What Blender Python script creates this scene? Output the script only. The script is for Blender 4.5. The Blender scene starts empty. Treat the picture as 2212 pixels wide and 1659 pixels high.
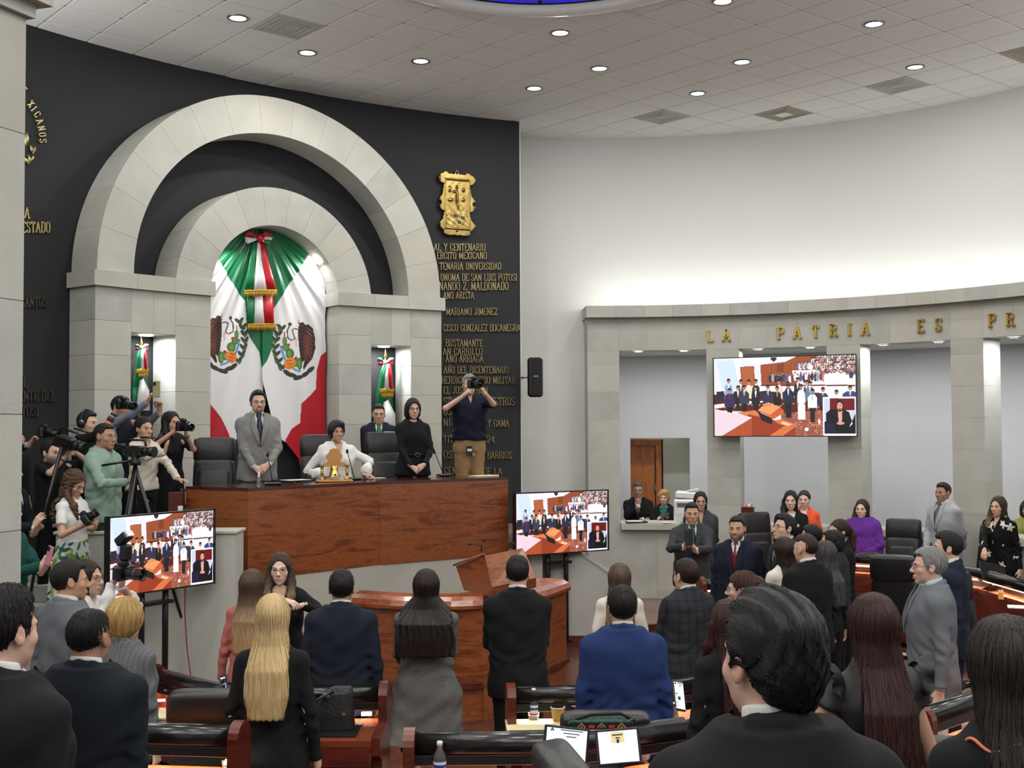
import bpy, bmesh, math, random
import numpy as np
from mathutils import Vector, Matrix
random.seed(7); RNG = np.random.RandomState(11)
SC = bpy.context.scene; COL = SC.collection; PI = math.pi
# ------------------------------------------------------------------ camera
CZ = 2.63                                   # camera height above the pit floor
FPX = 2580.0; PITCH = 0.0353609; ROLL = -0.0047346
ct, st, cr, sr = math.cos(PITCH), math.sin(PITCH), math.cos(ROLL), math.sin(ROLL)
CF = np.array([0, ct, st]); _r0 = np.array([1., 0, 0]); _u0 = np.array([0, -st, ct])
CR = cr*_r0 + sr*_u0; CU = -sr*_r0 + cr*_u0
cam = bpy.data.cameras.new('camera'); camo = bpy.data.objects.new('camera', cam); COL.objects.link(camo)
cam.sensor_width = 36; cam.lens = FPX/2212*36; cam.clip_start = .05
camo.matrix_world = Matrix([[CR[0], CU[0], -CF[0], 0], [CR[1], CU[1], -CF[1], 0], [CR[2], CU[2], -CF[2], CZ], [0, 0, 0, 1]])
SC.camera = camo
def ray(x, y): return CF + CR*(x-1106)/FPX - CU*(y-829.5)/FPX
def at(x, y, Y):                            # point of the place seen at a pixel, Y metres ahead
    d = ray(x, y); p = d*(Y/d[1]); return np.array([p[0], p[1], p[2]+CZ])
def atz(x, y, z):
    d = ray(x, y); p = d*((z-CZ)/d[2]); return np.array([p[0], p[1], z])
C1 = np.array([4.24, 6.48]); C2 = np.array([1.4, 11.77])   # centres of the dark wall and of the colonnade
def hitc(x, y, C, r):
    d = ray(x, y); d2 = d[:2]; a = d2@d2; b = -2*d2@C; c = C@C-r*r
    t = (-b+math.sqrt(b*b-4*a*c))/(2*a); p = d*t; return np.array([p[0], p[1], p[2]+CZ])
def angc(p, C): return math.degrees(math.atan2(p[1]-C[1], p[0]-C[0]))
def cyl(a, r, z, C): return (C[0]+r*math.cos(math.radians(a)), C[1]+r*math.sin(math.radians(a)), z)
# ------------------------------------------------------------------ light and exposure
SC.view_settings.view_transform = 'Standard'; SC.view_settings.look = 'None'
SC.view_settings.exposure = 0.0; SC.view_settings.gamma = 1; SC.view_settings.use_curve_mapping = False
SC.cycles.use_denoising = True; SC.cycles.max_bounces = 6; SC.cycles.diffuse_bounces = 3; SC.cycles.glossy_bounces = 2
SC.cycles.transmission_bounces = 4; SC.cycles.caustics_reflective = False; SC.cycles.caustics_refractive = False
SC.cycles.sample_clamp_indirect = 4
W = bpy.data.worlds.new('hall_light'); SC.world = W; W.use_nodes = True
W.node_tree.nodes['Background'].inputs[0].default_value = (.93, .96, 1, 1)
W.node_tree.nodes['Background'].inputs[1].default_value = 0.6
def area(name, loc, size, power, color=(1, .97, .92), direction=(0, 0, -1), shape='DISK', spread=180, size_y=None):
    l = bpy.data.lights.new(name, 'AREA'); l.shape = shape; l.size = size; l.energy = power; l.color = color
    if size_y: l.size_y = size_y
    l.spread = math.radians(spread)
    o = bpy.data.objects.new(name, l); COL.objects.link(o); o.location = loc
    o.rotation_euler = Vector(direction).to_track_quat('-Z', 'Y').to_euler(); return o
CEIL = CZ+4.442
LAMP_PX = [(514, 38), (664, 113), (909, 131), (1210, 70), (1295, 147), (1154, 190), (1561, 2), (1603, 133), (1507, 201), (1888, 51), (1977, 144)]
LAMPS = [atz(x, y, CEIL) for x, y in LAMP_PX]
# further downlights of the same ceiling, behind and beside the frame
LAMPS_OUT = [(-2.6, 9.4), (-0.6, 7.6), (1.6, 6.6), (4.0, 7.4), (5.6, 9.4), (-4.2, 7.2), (-1.6, 4.4), (1.2, 3.6), (3.6, 4.2), (5.8, 6.0), (-3.6, 2.2), (0, 0.6), (3, 0.8), (7.4, 10.6), (-.2, -2), (-4, -1.5), (4, -2)]
for p in LAMPS: area('downlight_glow', (p[0], p[1], CEIL-.02), .15, 26)
for p in LAMPS_OUT: area('downlight_glow', (p[0], p[1], CEIL-.02), .3, 38)
# ------------------------------------------------------------------ materials
def lin(c):
    if isinstance(c, str): c = tuple(int(c[i:i+2], 16) for i in (0, 2, 4))
    return tuple(((v/255)/12.92 if v/255 <= .04045 else ((v/255+.055)/1.055)**2.4) for v in c)
MATS = {}
def mat(key, col, rough=.6, metal=0, noise=0, nscale=20, bump=0, bscale=60, stretch=None, emit=0, spec=.5, trans=0, alpha=1, attr=None, sheen=0, detail=3):
    if key in MATS: return MATS[key]
    m = bpy.data.materials.new(key); m.use_nodes = True; nt = m.node_tree; N = nt.nodes; L = nt.links; b = N['Principled BSDF']
    c = lin(col); b.inputs['Base Color'].default_value = (*c, 1); b.inputs['Roughness'].default_value = rough
    b.inputs['Metallic'].default_value = metal; b.inputs['Specular IOR Level'].default_value = spec
    if sheen: b.inputs['Sheen Weight'].default_value = sheen
    if trans: b.inputs['Transmission Weight'].default_value = trans
    if emit: b.inputs['Emission Color'].default_value = (*c, 1); b.inputs['Emission Strength'].default_value = emit
    tc = N.new('ShaderNodeTexCoord'); mp = N.new('ShaderNodeMapping'); L.new(tc.outputs['Object'], mp.inputs[0])
    if stretch: mp.inputs['Scale'].default_value = stretch
    src = None
    if attr:
        a = N.new('ShaderNodeAttribute'); a.attribute_name = attr; src = a.outputs['Color']; L.new(src, b.inputs['Base Color'])
        if emit: L.new(src, b.inputs['Emission Color'])
    if noise:
        n = N.new('ShaderNodeTexNoise'); n.inputs['Scale'].default_value = nscale; n.inputs['Detail'].default_value = detail; L.new(mp.outputs[0], n.inputs['Vector'])
        r = N.new('ShaderNodeMapRange'); r.inputs['To Min'].default_value = 1-noise; r.inputs['To Max'].default_value = 1+noise
        r.inputs['From Min'].default_value = .25; r.inputs['From Max'].default_value = .75
        L.new(n.outputs['Fac'], r.inputs['Value'])
        x = N.new('ShaderNodeVectorMath'); x.operation = 'SCALE'
        if src: L.new(src, x.inputs[0])
        else: x.inputs[0].default_value = c
        L.new(r.outputs[0], x.inputs['Scale']); L.new(x.outputs[0], b.inputs['Base Color'])
    if bump:
        n = N.new('ShaderNodeTexNoise'); n.inputs['Scale'].default_value = bscale; n.inputs['Detail'].default_value = 2; L.new(mp.outputs[0], n.inputs['Vector'])
        bp = N.new('ShaderNodeBump'); bp.inputs['Strength'].default_value = bump; bp.inputs['Distance'].default_value = .01
        L.new(n.outputs['Fac'], bp.inputs['Height']); L.new(bp.outputs[0], b.inputs['Normal'])
    MATS[key] = m; return m
def wood(key, c1, c2, rough=.3, scale=3, stretch=(.5, .5, 6), coat=.2):
    m = bpy.data.materials.new(key); m.use_nodes = True; nt = m.node_tree; N = nt.nodes; L = nt.links; b = N['Principled BSDF']
    tc = N.new('ShaderNodeTexCoord'); mp = N.new('ShaderNodeMapping'); mp.inputs['Scale'].default_value = stretch; L.new(tc.outputs['Object'], mp.inputs[0])
    w = N.new('ShaderNodeTexNoise'); w.inputs['Scale'].default_value = scale; w.inputs['Detail'].default_value = 6; w.inputs['Distortion'].default_value = 1.2
    L.new(mp.outputs[0], w.inputs['Vector'])
    f = N.new('ShaderNodeTexNoise'); f.inputs['Scale'].default_value = scale*14; f.inputs['Detail'].default_value = 2; L.new(mp.outputs[0], f.inputs['Vector'])
    wv = N.new('ShaderNodeMath'); wv.operation = 'MULTIPLY'; L.new(w.outputs['Fac'], wv.inputs[0]); wv.inputs[1].default_value = 16
    si = N.new('ShaderNodeMath'); si.operation = 'SINE'; L.new(wv.outputs[0], si.inputs[0])
    m1 = N.new('ShaderNodeMath'); m1.operation = 'MULTIPLY_ADD'; L.new(si.outputs[0], m1.inputs[0]); m1.inputs[1].default_value = .2; L.new(f.outputs['Fac'], m1.inputs[2])
    r = N.new('ShaderNodeValToRGB'); r.color_ramp.elements[0].position = .2; r.color_ramp.elements[0].color = (*lin(c1), 1)
    r.color_ramp.elements[1].position = .8; r.color_ramp.elements[1].color = (*lin(c2), 1)
    L.new(m1.outputs[0], r.inputs[0]); L.new(r.outputs[0], b.inputs['Base Color'])
    b.inputs['Roughness'].default_value = rough; b.inputs['Coat Weight'].default_value = coat; b.inputs['Coat Roughness'].default_value = .15
    MATS[key] = m; return m
STONE = mat('limestone', (184, 184, 176), .85, noise=.07, nscale=3, bump=.15, bscale=90)
STONE2 = mat('limestone_warm', (181, 180, 170), .85, noise=.08, nscale=2.2, bump=.15, bscale=90)
STONE3 = mat('limestone_grey', (175, 176, 169), .85, noise=.09, nscale=4, bump=.2, bscale=90)
STONES = [STONE, STONE, STONE2, STONE3]
MORTAR = mat('mortar', (186, 185, 176), .9)
PLASTER = mat('white_plaster', (214, 215, 216), .9, bump=.35, bscale=38)
PLASTERS = mat('white_paint', (212, 213, 210), .85, bump=.05, bscale=20)
BLACKW = mat('charcoal_wall', (30, 31, 35), .75, noise=.08, nscale=1.5, bump=.12, bscale=60)
TILE = mat('ceiling_tile', (226, 226, 223), .95, noise=.05, nscale=90, bump=.25, bscale=160)
TBAR = mat('ceiling_bar', (190, 188, 184), .6)
WOODP = wood('oak_veneer', (94, 44, 20), (146, 82, 42), .33, 1.3, (1, 1, 7))
WOODR = wood('oak_rail', (112, 50, 24), (170, 88, 46), .2, 1.6, (1, 1, 5), .5)
WOODD = wood('mahogany', (58, 22, 16), (92, 38, 26), .3, 2, (1, 1, 6), .3)
WOODDOOR = wood('door_veneer', (150, 82, 34), (190, 112, 52), .4, 1.2, (6, 6, 1))
LEATHER = mat('black_leather', (26, 27, 29), .38, bump=.25, bscale=45, spec=.5)
LEATHERP = mat('black_padding', (20, 20, 22), .22, bump=.15, bscale=14, spec=.6)
BRASS = mat('brass', (190, 160, 96), .28, 1, noise=.15, nscale=30)
GOLD = mat('polished_brass', (206, 176, 104), .2, 1)
BLACKP = mat('black_plastic', (18, 18, 19), .4)
BLACKM = mat('black_metal', (16, 16, 17), .35, spec=.6)
GREYM = mat('grey_metal', (120, 122, 124), .35, .8)
PAPER = mat('paper', (232, 230, 222), .7)
WHITEP = mat('white_plastic', (226, 226, 224), .45)
LAMPM = mat('lamp_glow', (255, 250, 240), .5, emit=14)
STRIP = mat('led_strip', (255, 214, 150), .5, emit=7)
# ------------------------------------------------------------------ mesh helpers
def mesh_np(name, V, F, m=None, smooth=False, colors=None, quads=None):
    me = bpy.data.meshes.new(name)
    V = np.asarray(V, dtype=np.float32)
    if quads is not None:
        Q = np.asarray(quads, dtype=np.int32); n = len(Q); k = Q.shape[1]
        me.vertices.add(len(V)); me.vertices.foreach_set('co', V.ravel())
        me.loops.add(n*k); me.loops.foreach_set('vertex_index', Q.ravel())
        me.polygons.add(n); me.polygons.foreach_set('loop_start', np.arange(0, n*k, k, dtype=np.int32))
        if smooth: me.polygons.foreach_set('use_smooth', np.ones(n, dtype=bool))
        me.update(calc_edges=True)
    else:
        me.from_pydata([tuple(v) for v in V], [], F)
        if smooth:
            for p in me.polygons: p.use_smooth = True
    if m is not None: me.materials.append(m)
    if colors is not None:
        ca = me.color_attributes.new('Col', 'FLOAT_COLOR', 'POINT')
        c4 = np.ones((len(V), 4), np.float32); c4[:, :3] = colors; ca.data.foreach_set('color', c4.ravel())
    return me
def link(name, me, parent=None, **props):
    o = bpy.data.objects.new(name, me); COL.objects.link(o)
    if parent is not None: o.parent = parent
    for k, v in props.items(): o[k] = v
    return o
def empty(name, loc, rz=0, label=None, category=None, group=None, kind=None):
    o = bpy.data.objects.new(name, None); COL.objects.link(o); o.location = loc; o.rotation_euler = (0, 0, rz)
    o.empty_display_size = .1
    tag(o, label, category, group, kind); return o
def tag(o, label=None, category=None, group=None, kind=None):
    if label: o['label'] = label
    if category: o['category'] = category
    if group: o['group'] = group
    if kind: o['kind'] = kind
    return o
class MB:
    """collects simple solids and builds one mesh"""
    def __init__(s): s.v = []; s.f = []; s.m = []; s.mats = []; s.sm = []
    def mi(s, m):
        if m not in s.mats: s.mats.append(m)
        return s.mats.index(m)
    def add(s, V, F, m=None, smooth=False):
        b = len(s.v); s.v += [tuple(map(float, v)) for v in V]; i = s.mi(m) if m is not None else 0
        for f in F: s.f.append([b+k for k in f]); s.m.append(i); s.sm.append(smooth)
        return s
    def box(s, c, d, m=None, rz=0, R=None, bev=0):
        x, y, z = [k/2 for k in d]; e = min(bev, x*.9, y*.9, z*.9)
        if e:
            V = []; idx = {}
            F = []
            for sx in (-1, 1):
                for sy in (-1, 1):
                    for sz in (-1, 1):
                        V += [(sx*x, sy*(y-e), sz*(z-e)), (sx*(x-e), sy*y, sz*(z-e)), (sx*(x-e), sy*(y-e), sz*z)]
                        idx[sx, sy, sz] = len(V)-3
            q = lambda a, k: idx[a]+k
            for sx in (-1, 1): F.append([q((sx, -1, -1), 0), q((sx, 1, -1), 0), q((sx, 1, 1), 0), q((sx, -1, 1), 0)])
            for sy in (-1, 1): F.append([q((-1, sy, -1), 1), q((1, sy, -1), 1), q((1, sy, 1), 1), q((-1, sy, 1), 1)])
            for sz in (-1, 1): F.append([q((-1, -1, sz), 2), q((1, -1, sz), 2), q((1, 1, sz), 2), q((-1, 1, sz), 2)])
            for a in (-1, 1):
                for b_ in (-1, 1):
                    F.append([q((a, b_, -1), 0), q((a, b_, 1), 0), q((a, b_, 1), 1), q((a, b_, -1), 1)])
                    F.append([q((a, -1, b_), 0), q((a, 1, b_), 0), q((a, 1, b_), 2), q((a, -1, b_), 2)])
                    F.append([q((-1, a, b_), 1), q((1, a, b_), 1), q((1, a, b_), 2), q((-1, a, b_), 2)])
            for k in idx.values(): F.append([k, k+1, k+2])
        else:
            V = [(a, b_, c_) for a in (-x, x) for b_ in (-y, y) for c_ in (-z, z)]
            F = [[0, 1, 3, 2], [4, 6, 7, 5], [0, 4, 5, 1], [2, 3, 7, 6], [0, 2, 6, 4], [1, 5, 7, 3]]
        M = R if R is not None else Matrix.Rotation(rz, 3, 'Z')
        return s.add([M@Vector(v)+Vector(c) for v in V], F, m)
    def prism(s, poly, z0, z1, m=None):
        n = len(poly); V = [(p[0], p[1], z0) for p in poly]+[(p[0], p[1], z1) for p in poly]
        F = [list(range(n))[::-1], list(range(n, 2*n))]+[[i, (i+1) % n, n+(i+1) % n, n+i] for i in range(n)]
        return s.add(V, F, m)
    def extr(s, poly3, d, m=None):
        n = len(poly3); V = [Vector(p) for p in poly3]; V += [v+Vector(d) for v in V[:n]]
        F = [list(range(n))[::-1], list(range(n, 2*n))]+[[i, (i+1) % n, n+(i+1) % n, n+i] for i in range(n)]
        return s.add(V, F, m)
    def tube(s, pts, r, m=None, n=10, closed=False, sy=1, cap=True):
        P = [Vector(p) for p in pts]; rs = r if isinstance(r, (list, tuple, np.ndarray)) else [r]*len(P)
        V = []; up = None
        for i, p in enumerate(P):
            if closed: t = P[(i+1) % len(P)]-P[i-1]
            else: t = P[min(i+1, len(P)-1)]-P[max(i-1, 0)]
            t.normalize()
            if up is None:
                up = Vector((0, 0, 1)) if abs(t.z) < .9 else Vector((0, 1, 0))
            a = t.cross(up)
            if a.length < 1e-6: a = t.orthogonal()
            a.normalize(); b_ = a.cross(t); up = b_
            for k in range(n):
                th = 2*PI*k/n; V.append(p+a*math.cos(th)*rs[i]+b_*math.sin(th)*rs[i]*sy)
        F = []; L = len(P)
        for i in range(L if closed else L-1):
            for k in range(n):
                j = (i+1) % L; F.append([i*n+k, i*n+(k+1) % n, j*n+(k+1) % n, j*n+k])
        if cap and not closed: F += [list(range(n))[::-1], list(range((L-1)*n, L*n))]
        return s.add(V, F, m, True)
    def lathe(s, prof, c=(0, 0, 0), m=None, n=20, smooth=True, R=None, cap=True):
        V = []; M = R if R is not None else Matrix.Identity(3)
        for r, z in prof:
            for k in range(n): V.append(M@Vector((r*math.cos(2*PI*k/n), r*math.sin(2*PI*k/n), z))+Vector(c))
        F = [[i*n+k, i*n+(k+1) % n, (i+1)*n+(k+1) % n, (i+1)*n+k] for i in range(len(prof)-1) for k in range(n)]
        if cap and prof[0][0] > 1e-5: F.append(list(range(n))[::-1])
        if cap and prof[-1][0] > 1e-5: F.append(list(range((len(prof)-1)*n, len(prof)*n)))
        return s.add(V, F, m, smooth)
    def mesh(s, name):
        me = bpy.data.meshes.new(name); me.from_pydata(s.v, [], s.f)
        for m in s.mats: me.materials.append(m)
        me.polygons.foreach_set('material_index', s.m); me.polygons.foreach_set('use_smooth', s.sm)
        bm = bmesh.new(); bm.from_mesh(me); bmesh.ops.recalc_face_normals(bm, faces=bm.faces); bm.to_mesh(me); bm.free()
        me.update(); return me
    def obj(s, name, parent=None, **p): return link(name, s.mesh(name), parent, **p)
def arcprism(mb, a0, a1, r0, r1, z0, z1, C, m=None, step=1.5):
    n = max(1, int(math.ceil(abs(a1-a0)/step))); A = [a0+(a1-a0)*i/n for i in range(n+1)]
    mb.prism([cyl(a, r0, 0, C)[:2] for a in A]+[cyl(a, r1, 0, C)[:2] for a in A[::-1]], z0, z1, m)
def layprism(poly, r0, r1, C, ac, rref, m):
    """polygon laid out as (arc length, height) on a curved wall, given thickness r0..r1"""
    n = len(poly); f = lambda s_, z, r: cyl(ac+math.degrees(s_/rref), r, z, C)
    V = [f(s_, z, r0) for s_, z in poly]+[f(s_, z, r1) for s_, z in poly]
    F = [list(range(n)), list(range(n, 2*n))[::-1]]+[[i, (i+1) % n, n+(i+1) % n, n+i] for i in range(n)]
    return MB().add(V, F, m)
# ================================================================== the setting
AZ = .704299; TS = .61; TX0, TY0 = 3.70331*TS, 20.8714*TS
def grid(u, v): v = -v; return (TX0+TS*(u*math.cos(AZ)-v*math.sin(AZ)), TY0+TS*(u*math.sin(AZ)+v*math.cos(AZ)))
DOME = (.3156, 10.757); DR = 1.9
ceil = MB().box((0, 6, CEIL+.12), (26, 34, .16), mat('ceiling_void', (130, 128, 125), .9)).obj('ceiling', kind='structure')
def tile_mesh(cut=None):
    w = TS/2-.011
    if cut is None: return MB().box((0, 0, .006), (2*w, 2*w, .012), TILE, bev=.004).mesh('ceiling_tile')
    mb = MB(); n = 12; M = Matrix.Rotation(AZ, 3, 'Z')
    for i in range(n):
        for j in range(n):
            a0, a1 = -w+2*w*i/n, -w+2*w*(i+1)/n; b0, b1 = -w+2*w*j/n, -w+2*w*(j+1)/n
            p = M@Vector(((a0+a1)/2, (b0+b1)/2, 0))
            if math.hypot(cut[0]+p.x-DOME[0], cut[1]+p.y-DOME[1]) > DR-.03: mb.box(((a0+a1)/2, (b0+b1)/2, .006), (a1-a0, b1-b0, .012), TILE)
    return mb.mesh('ceiling_tile')
VENTS = {(-6, -6): 0, (4, -6): 0, (6, -4): 1, (6, -1): 0, (6, 2): 2}
TM = tile_mesh(); vis = []; rest = MB(); lamp_t = {}
for u in range(-24, 30):
    for v in range(-34, 22):
        x, y = grid(u+.5, v+.5)
        if (u, v) in VENTS: continue
        if math.hypot(x-DOME[0], y-DOME[1]) < DR-.35: continue
        if math.hypot(x-C1[0], y-C1[1]) > 12 and math.hypot(x-C2[0], y-C2[1]) > 7.0: continue
        if y > C2[1]+1 and math.hypot(x-C2[0], y-C2[1]) > 7.0 and x > .5: continue
        if not (-9 < x < 10 and -5 < y < 19.5): continue
        d = np.array([x, y, CEIL-CZ]); zc = d@CF
        px = 1106+FPX*(d@CR)/zc if zc > .5 else -9e9; py = 829.5-FPX*(d@CU)/zc if zc > .5 else 9e9
        near = math.hypot(x-DOME[0], y-DOME[1]) < DR+.45
        if -60 < px < 2280 and -45 < py < 330: vis.append((u, v, x, y, near))
        elif not near: rest.box((x, y, CEIL+.006), (TS-.022, TS-.022, .012), TILE, rz=AZ)
vis.sort(key=lambda t: t[3])
for k, (u, v, x, y, near) in enumerate(vis):
    if k >= 296 and not near: rest.box((x, y, CEIL+.006), (TS-.022, TS-.022, .012), TILE, rz=AZ); continue
    o = link('ceiling_tile', tile_mesh((x, y)) if near else TM, ceil); o.location = (x, y, CEIL); o.rotation_euler = (0, 0, AZ)
rest.obj('ceiling_tile', ceil, kind='stuff')
bars = MB()
for k in range(-26, 32):
    for fam in (0, 1):
        a = grid(k, -34) if fam == 0 else grid(-24, k); b = grid(k, 22) if fam == 0 else grid(30, k)
        n = 60; run = []
        for i in range(n):
            p = [a[j]+(b[j]-a[j])*(i+.5)/n for j in (0, 1)]
            ok = math.hypot(p[0]-DOME[0], p[1]-DOME[1]) > DR-.05 and -9 < p[0] < 10 and -5 < p[1] < 19.5
            if ok: run.append(i)
            if (not ok or i == n-1) and run:
                q0 = [a[j]+(b[j]-a[j])*run[0]/n for j in (0, 1)]; q1 = [a[j]+(b[j]-a[j])*(run[-1]+1)/n for j in (0, 1)]
                L = math.dist(q0, q1); bars.box(((q0[0]+q1[0])/2, (q0[1]+q1[1])/2, CEIL+.014), (L, .02, .02), TBAR, rz=math.atan2(q1[1]-q0[1], q1[0]-q0[0])); run = []
bars.obj('ceiling_grid', ceil)
GR = mat('vent_grey', (178, 178, 174), .7, noise=.08, nscale=6); GB = mat('vent_brown', (160, 154, 138), .7, noise=.1, nscale=4)
for i, ((u, v), k) in enumerate(VENTS.items()):
    x, y = grid(u+.5, v+.5)
    lab = ['dusty grey square ceiling vent left, above the arch', 'grey ceiling vent between two lamps, nearest the dark wall edge', 'brownish ceiling vent with a white square centre', 'grey ceiling vent with faint rings on the right', 'brownish ceiling vent at the right edge of the picture'][i]
    o = empty('ceiling_vent', (x, y, CEIL-.004), AZ, lab, 'vent', 'square vents in the tiled ceiling')
    MB().box((0, 0, .006), (TS-.02, TS-.02, .016), GB if k else GR, bev=.004).obj('frame', o)
    for q in range(3): 
        s_ = .46-.13*q; m = MB()
        for sx, sy, w, h in ((0, 1, s_, .02), (0, -1, s_, .02), (1, 0, .02, s_), (-1, 0, .02, s_)): m.box((sx*s_/2, sy*s_/2, -.004), (w, h, .012), GB if k else GR)
        m.obj('louvre', o)
    if k == 1: MB().box((0, 0, -.008), (.2, .2, .012), WHITEP, bev=.003).obj('centre_plate', o)
# stained glass dome
BLUE = mat('blue_glass', (24, 14, 190), .25, noise=.5, nscale=5, emit=.9)
dm = empty('stained_glass_dome', (DOME[0], DOME[1], CEIL), 0, 'round blue stained glass skylight with a white rim in the ceiling', 'skylight')
MB().lathe([(1.70, .0), (1.68, -.05), (1.72, -.085), (1.8, -.09), (1.88, -.07), (1.93, -.02), (1.93, .01)], m=WHITEP, n=96, cap=False).obj('rim', dm)
prof = [(1.7*math.cos(t), .02+.55*math.sin(t)) for t in np.linspace(0, PI/2-.02, 8)]
for k in range(12):
    mb = MB(); V = []; F = []
    A = np.linspace(2*PI*k/12+.012, 2*PI*(k+1)/12-.012, 6)
    for r, z in prof:
        for a in A: V.append((r*math.cos(a), r*math.sin(a), z))
    for i in range(7):
        for j in range(5): F.append([i*6+j, i*6+j+1, (i+1)*6+j+1, (i+1)*6+j])
    mb.add(V, F, BLUE, True).obj('glass_panel', dm)
    MB().tube([(r*math.cos(A[0]-.012), r*math.sin(A[0]-.012), z-.01) for r, z in prof], .016, BLACKM, 6).obj('glazing_bar', dm)
MB().tube([(1.5*math.cos(a), 1.5*math.sin(a), .24) for a in np.linspace(0, 2*PI, 60)[:-1]], .016, BLACKM, 6, closed=True).obj('glazing_ring', dm)
# downlights
lampm = None
names = ['leftmost round downlight, beside the dusty vent', 'second round downlight from the left, above the arch', 'round downlight nearest above the crown of the large arch, right side', 'round downlight just below the blue dome', 'round downlight right of and below the dome', 'round downlight nearest the dark wall edge', 'round downlight cut by the top edge of the picture', 'round downlight in the middle of the right ceiling half', 'round downlight above the grey vent nearest the dark wall', 'large round downlight at the upper right', 'round downlight above the ringed vent on the right']
for p, nm in zip(LAMPS, names):
    o = empty('downlight', (p[0], p[1], CEIL), 0, nm, 'lamp', 'round downlights in the tiled ceiling')
    MB().lathe([(.088, -.012), (.1, -.016), (.115, -.014), (.118, -.001)], m=GREYM, n=28, cap=False).obj('trim_ring', o)
    MB().lathe([(0, -.011), (.05, -.0115), (.09, -.006)], m=LAMPM, n=28).obj('lens', o)
for p in LAMPS_OUT:
    o = empty('ceiling_lamp', (p[0], p[1], CEIL), kind='structure')
    MB().lathe([(0, -.011), (.05, -.0115), (.09, -.006), (.115, -.014), (.118, -.001)], m=LAMPM, n=20).obj('lens', o)
# floor
FLOOR = mat('red_marble', (88, 48, 37), .27, noise=.5, nscale=5, detail=6)
FLOORP = mat('pale_red_floor', (124, 100, 90), .35, noise=.2, nscale=4)
MB().box((0, 6, -.1), (30, 40, .2), FLOOR).obj('floor', kind='structure')
mb = MB(); mb.prism([(.2, 14.34), (.9, 15.1), (2.2, 15.55), (7.2, 13.2), (8.5, 12.5), (8.5, 17), (5, 19.8), (.2, 19.8)], .0, .07, FLOORP); mb.obj('floor_step', kind='structure')
mb = MB(); mb.prism([(.9, 15.09), (2.2, 15.54), (7.2, 13.19), (7.2, 13.25), (2.2, 15.6), (.9, 15.15)], .0, .085, WOODD); mb.obj('trim_1', kind='structure')
CARP = mat('tier_floor', (70, 48, 40), .7, noise=.1)
for i, (y0, y1, z) in enumerate([(4.3, 6.15, .15), (3.0, 4.3, .4), (-1, 3.0, .6)]):
    MB().box((0, (y0+y1)/2, z/2+.002), (16, y1-y0, z), CARP).obj('floor_tier', kind='structure')
# dark curved wall behind the dais
mb = MB(); arcprism(mb, 110.84, 168, 11.56, 11.9, 0, CEIL+.05, C1, BLACKW, 1.2); dark = mb.obj('wall_dark', kind='structure')
mb = MB(); arcprism(mb, 110.80, 110.86, 11.555, 11.9, 0, CEIL, C1, PLASTERS, 1.2); mb.obj('edge', dark)
# white upper wall and the wall strip left of the colonnade
mb = MB(); arcprism(mb, -5, 92.4, 6.55, 6.8, CZ+1.60, CEIL+.05, C2, PLASTERS, 1.5); mb.obj('wall_right_upper', kind='structure')
mb = MB(); arcprism(mb, 92.4, 118, 6.55, 6.8, 0, CEIL+.05, C2, PLASTERS, 1.5); mb.obj('wall_right', kind='structure')
# gallery behind the colonnade
GRr = 7.7
wl = hitc(1362, 1000, C2, GRr); wr = hitc(1490, 1000, C2, GRr); wt = hitc(1420, 946, C2, GRr)[2]; wa, wb = angc(wl, C2), angc(wr, C2)
mb = MB(); arcprism(mb, wa, 92.5, GRr, GRr+.15, 0, CZ+1.2, C2, PLASTER); arcprism(mb, -5, wb, GRr, GRr+.15, 0, CZ+1.2, C2, PLASTER)
arcprism(mb, wb, wa, GRr, GRr+.15, wt, CZ+1.2, C2, PLASTER); arcprism(mb, wb, wa, GRr, GRr+.15, 0, .95, C2, PLASTER); mb.obj('wall_gallery', kind='structure')
mb = MB(); arcprism(mb, 92.25, 92.5, 6.5, 7.8, 0, CZ+1.2, C2, PLASTER); mb.obj('wall_gallery_end', kind='structure')
mb = MB(); arcprism(mb, -5, 92.6, 6.56, 7.85, CZ+1.13, CZ+1.22, C2, PLASTERS); mb.obj('ceiling_gallery', kind='structure')
mb = MB(); arcprism(mb, 66, 92.8, 9.3, 9.4, 0, CZ+.4, C2, mat('office_wall', (206, 210, 196), .9)); arcprism(mb, 91, 91.4, 7.85, 9.3, 0, CZ+.4, C2, STONE2); arcprism(mb, 76, 76.4, 7.85, 9.3, 0, CZ+.4, C2, mat('office_wall', (206, 210, 196)))
arcprism(mb, 70, 92, 7.85, 9.4, CZ+.25, CZ+.35, C2, PLASTERS); mb.obj('wall_office', kind='structure')
area('office_light', cyl(83, 8.5, CZ+.2, C2), .6, 16)
# the wooden door in the room behind the opening
da = angc(hitc(1363, 1050, C2, 8.2), C2); db = angc(hitc(1415, 1050, C2, 8.2), C2); dtop = hitc(1390, 962, C2, 8.2)[2]; dc = angc(hitc(1429, 1050, C2, 8.2), C2)
d1 = empty('door_1', cyl(da, 8.2, 0, C2), 0, kind='structure'); lo = Vector(cyl(da, 8.2, 0, C2))
def toloc(a, r, z): return tuple(Vector(cyl(a, r, z, C2))-lo)
mb = MB(); P = [toloc(da, 8.2, .0), toloc(db, 8.2, 0), toloc(db, 8.26, 0), toloc(da, 8.26, 0)]; mb.prism([p[:2] for p in P], .02, dtop, WOODDOOR); mb.obj('door_leaf', d1)
mb = MB()
for a0, a1 in ((db-.1, db-.7), (dc+.5, dc)): mb.prism([toloc(a0, 8.15, 0)[:2], toloc(a1, 8.15, 0)[:2], toloc(a1, 8.3, 0)[:2], toloc(a0, 8.3, 0)[:2]], .02, dtop+.05, WOODDOOR)
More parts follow.
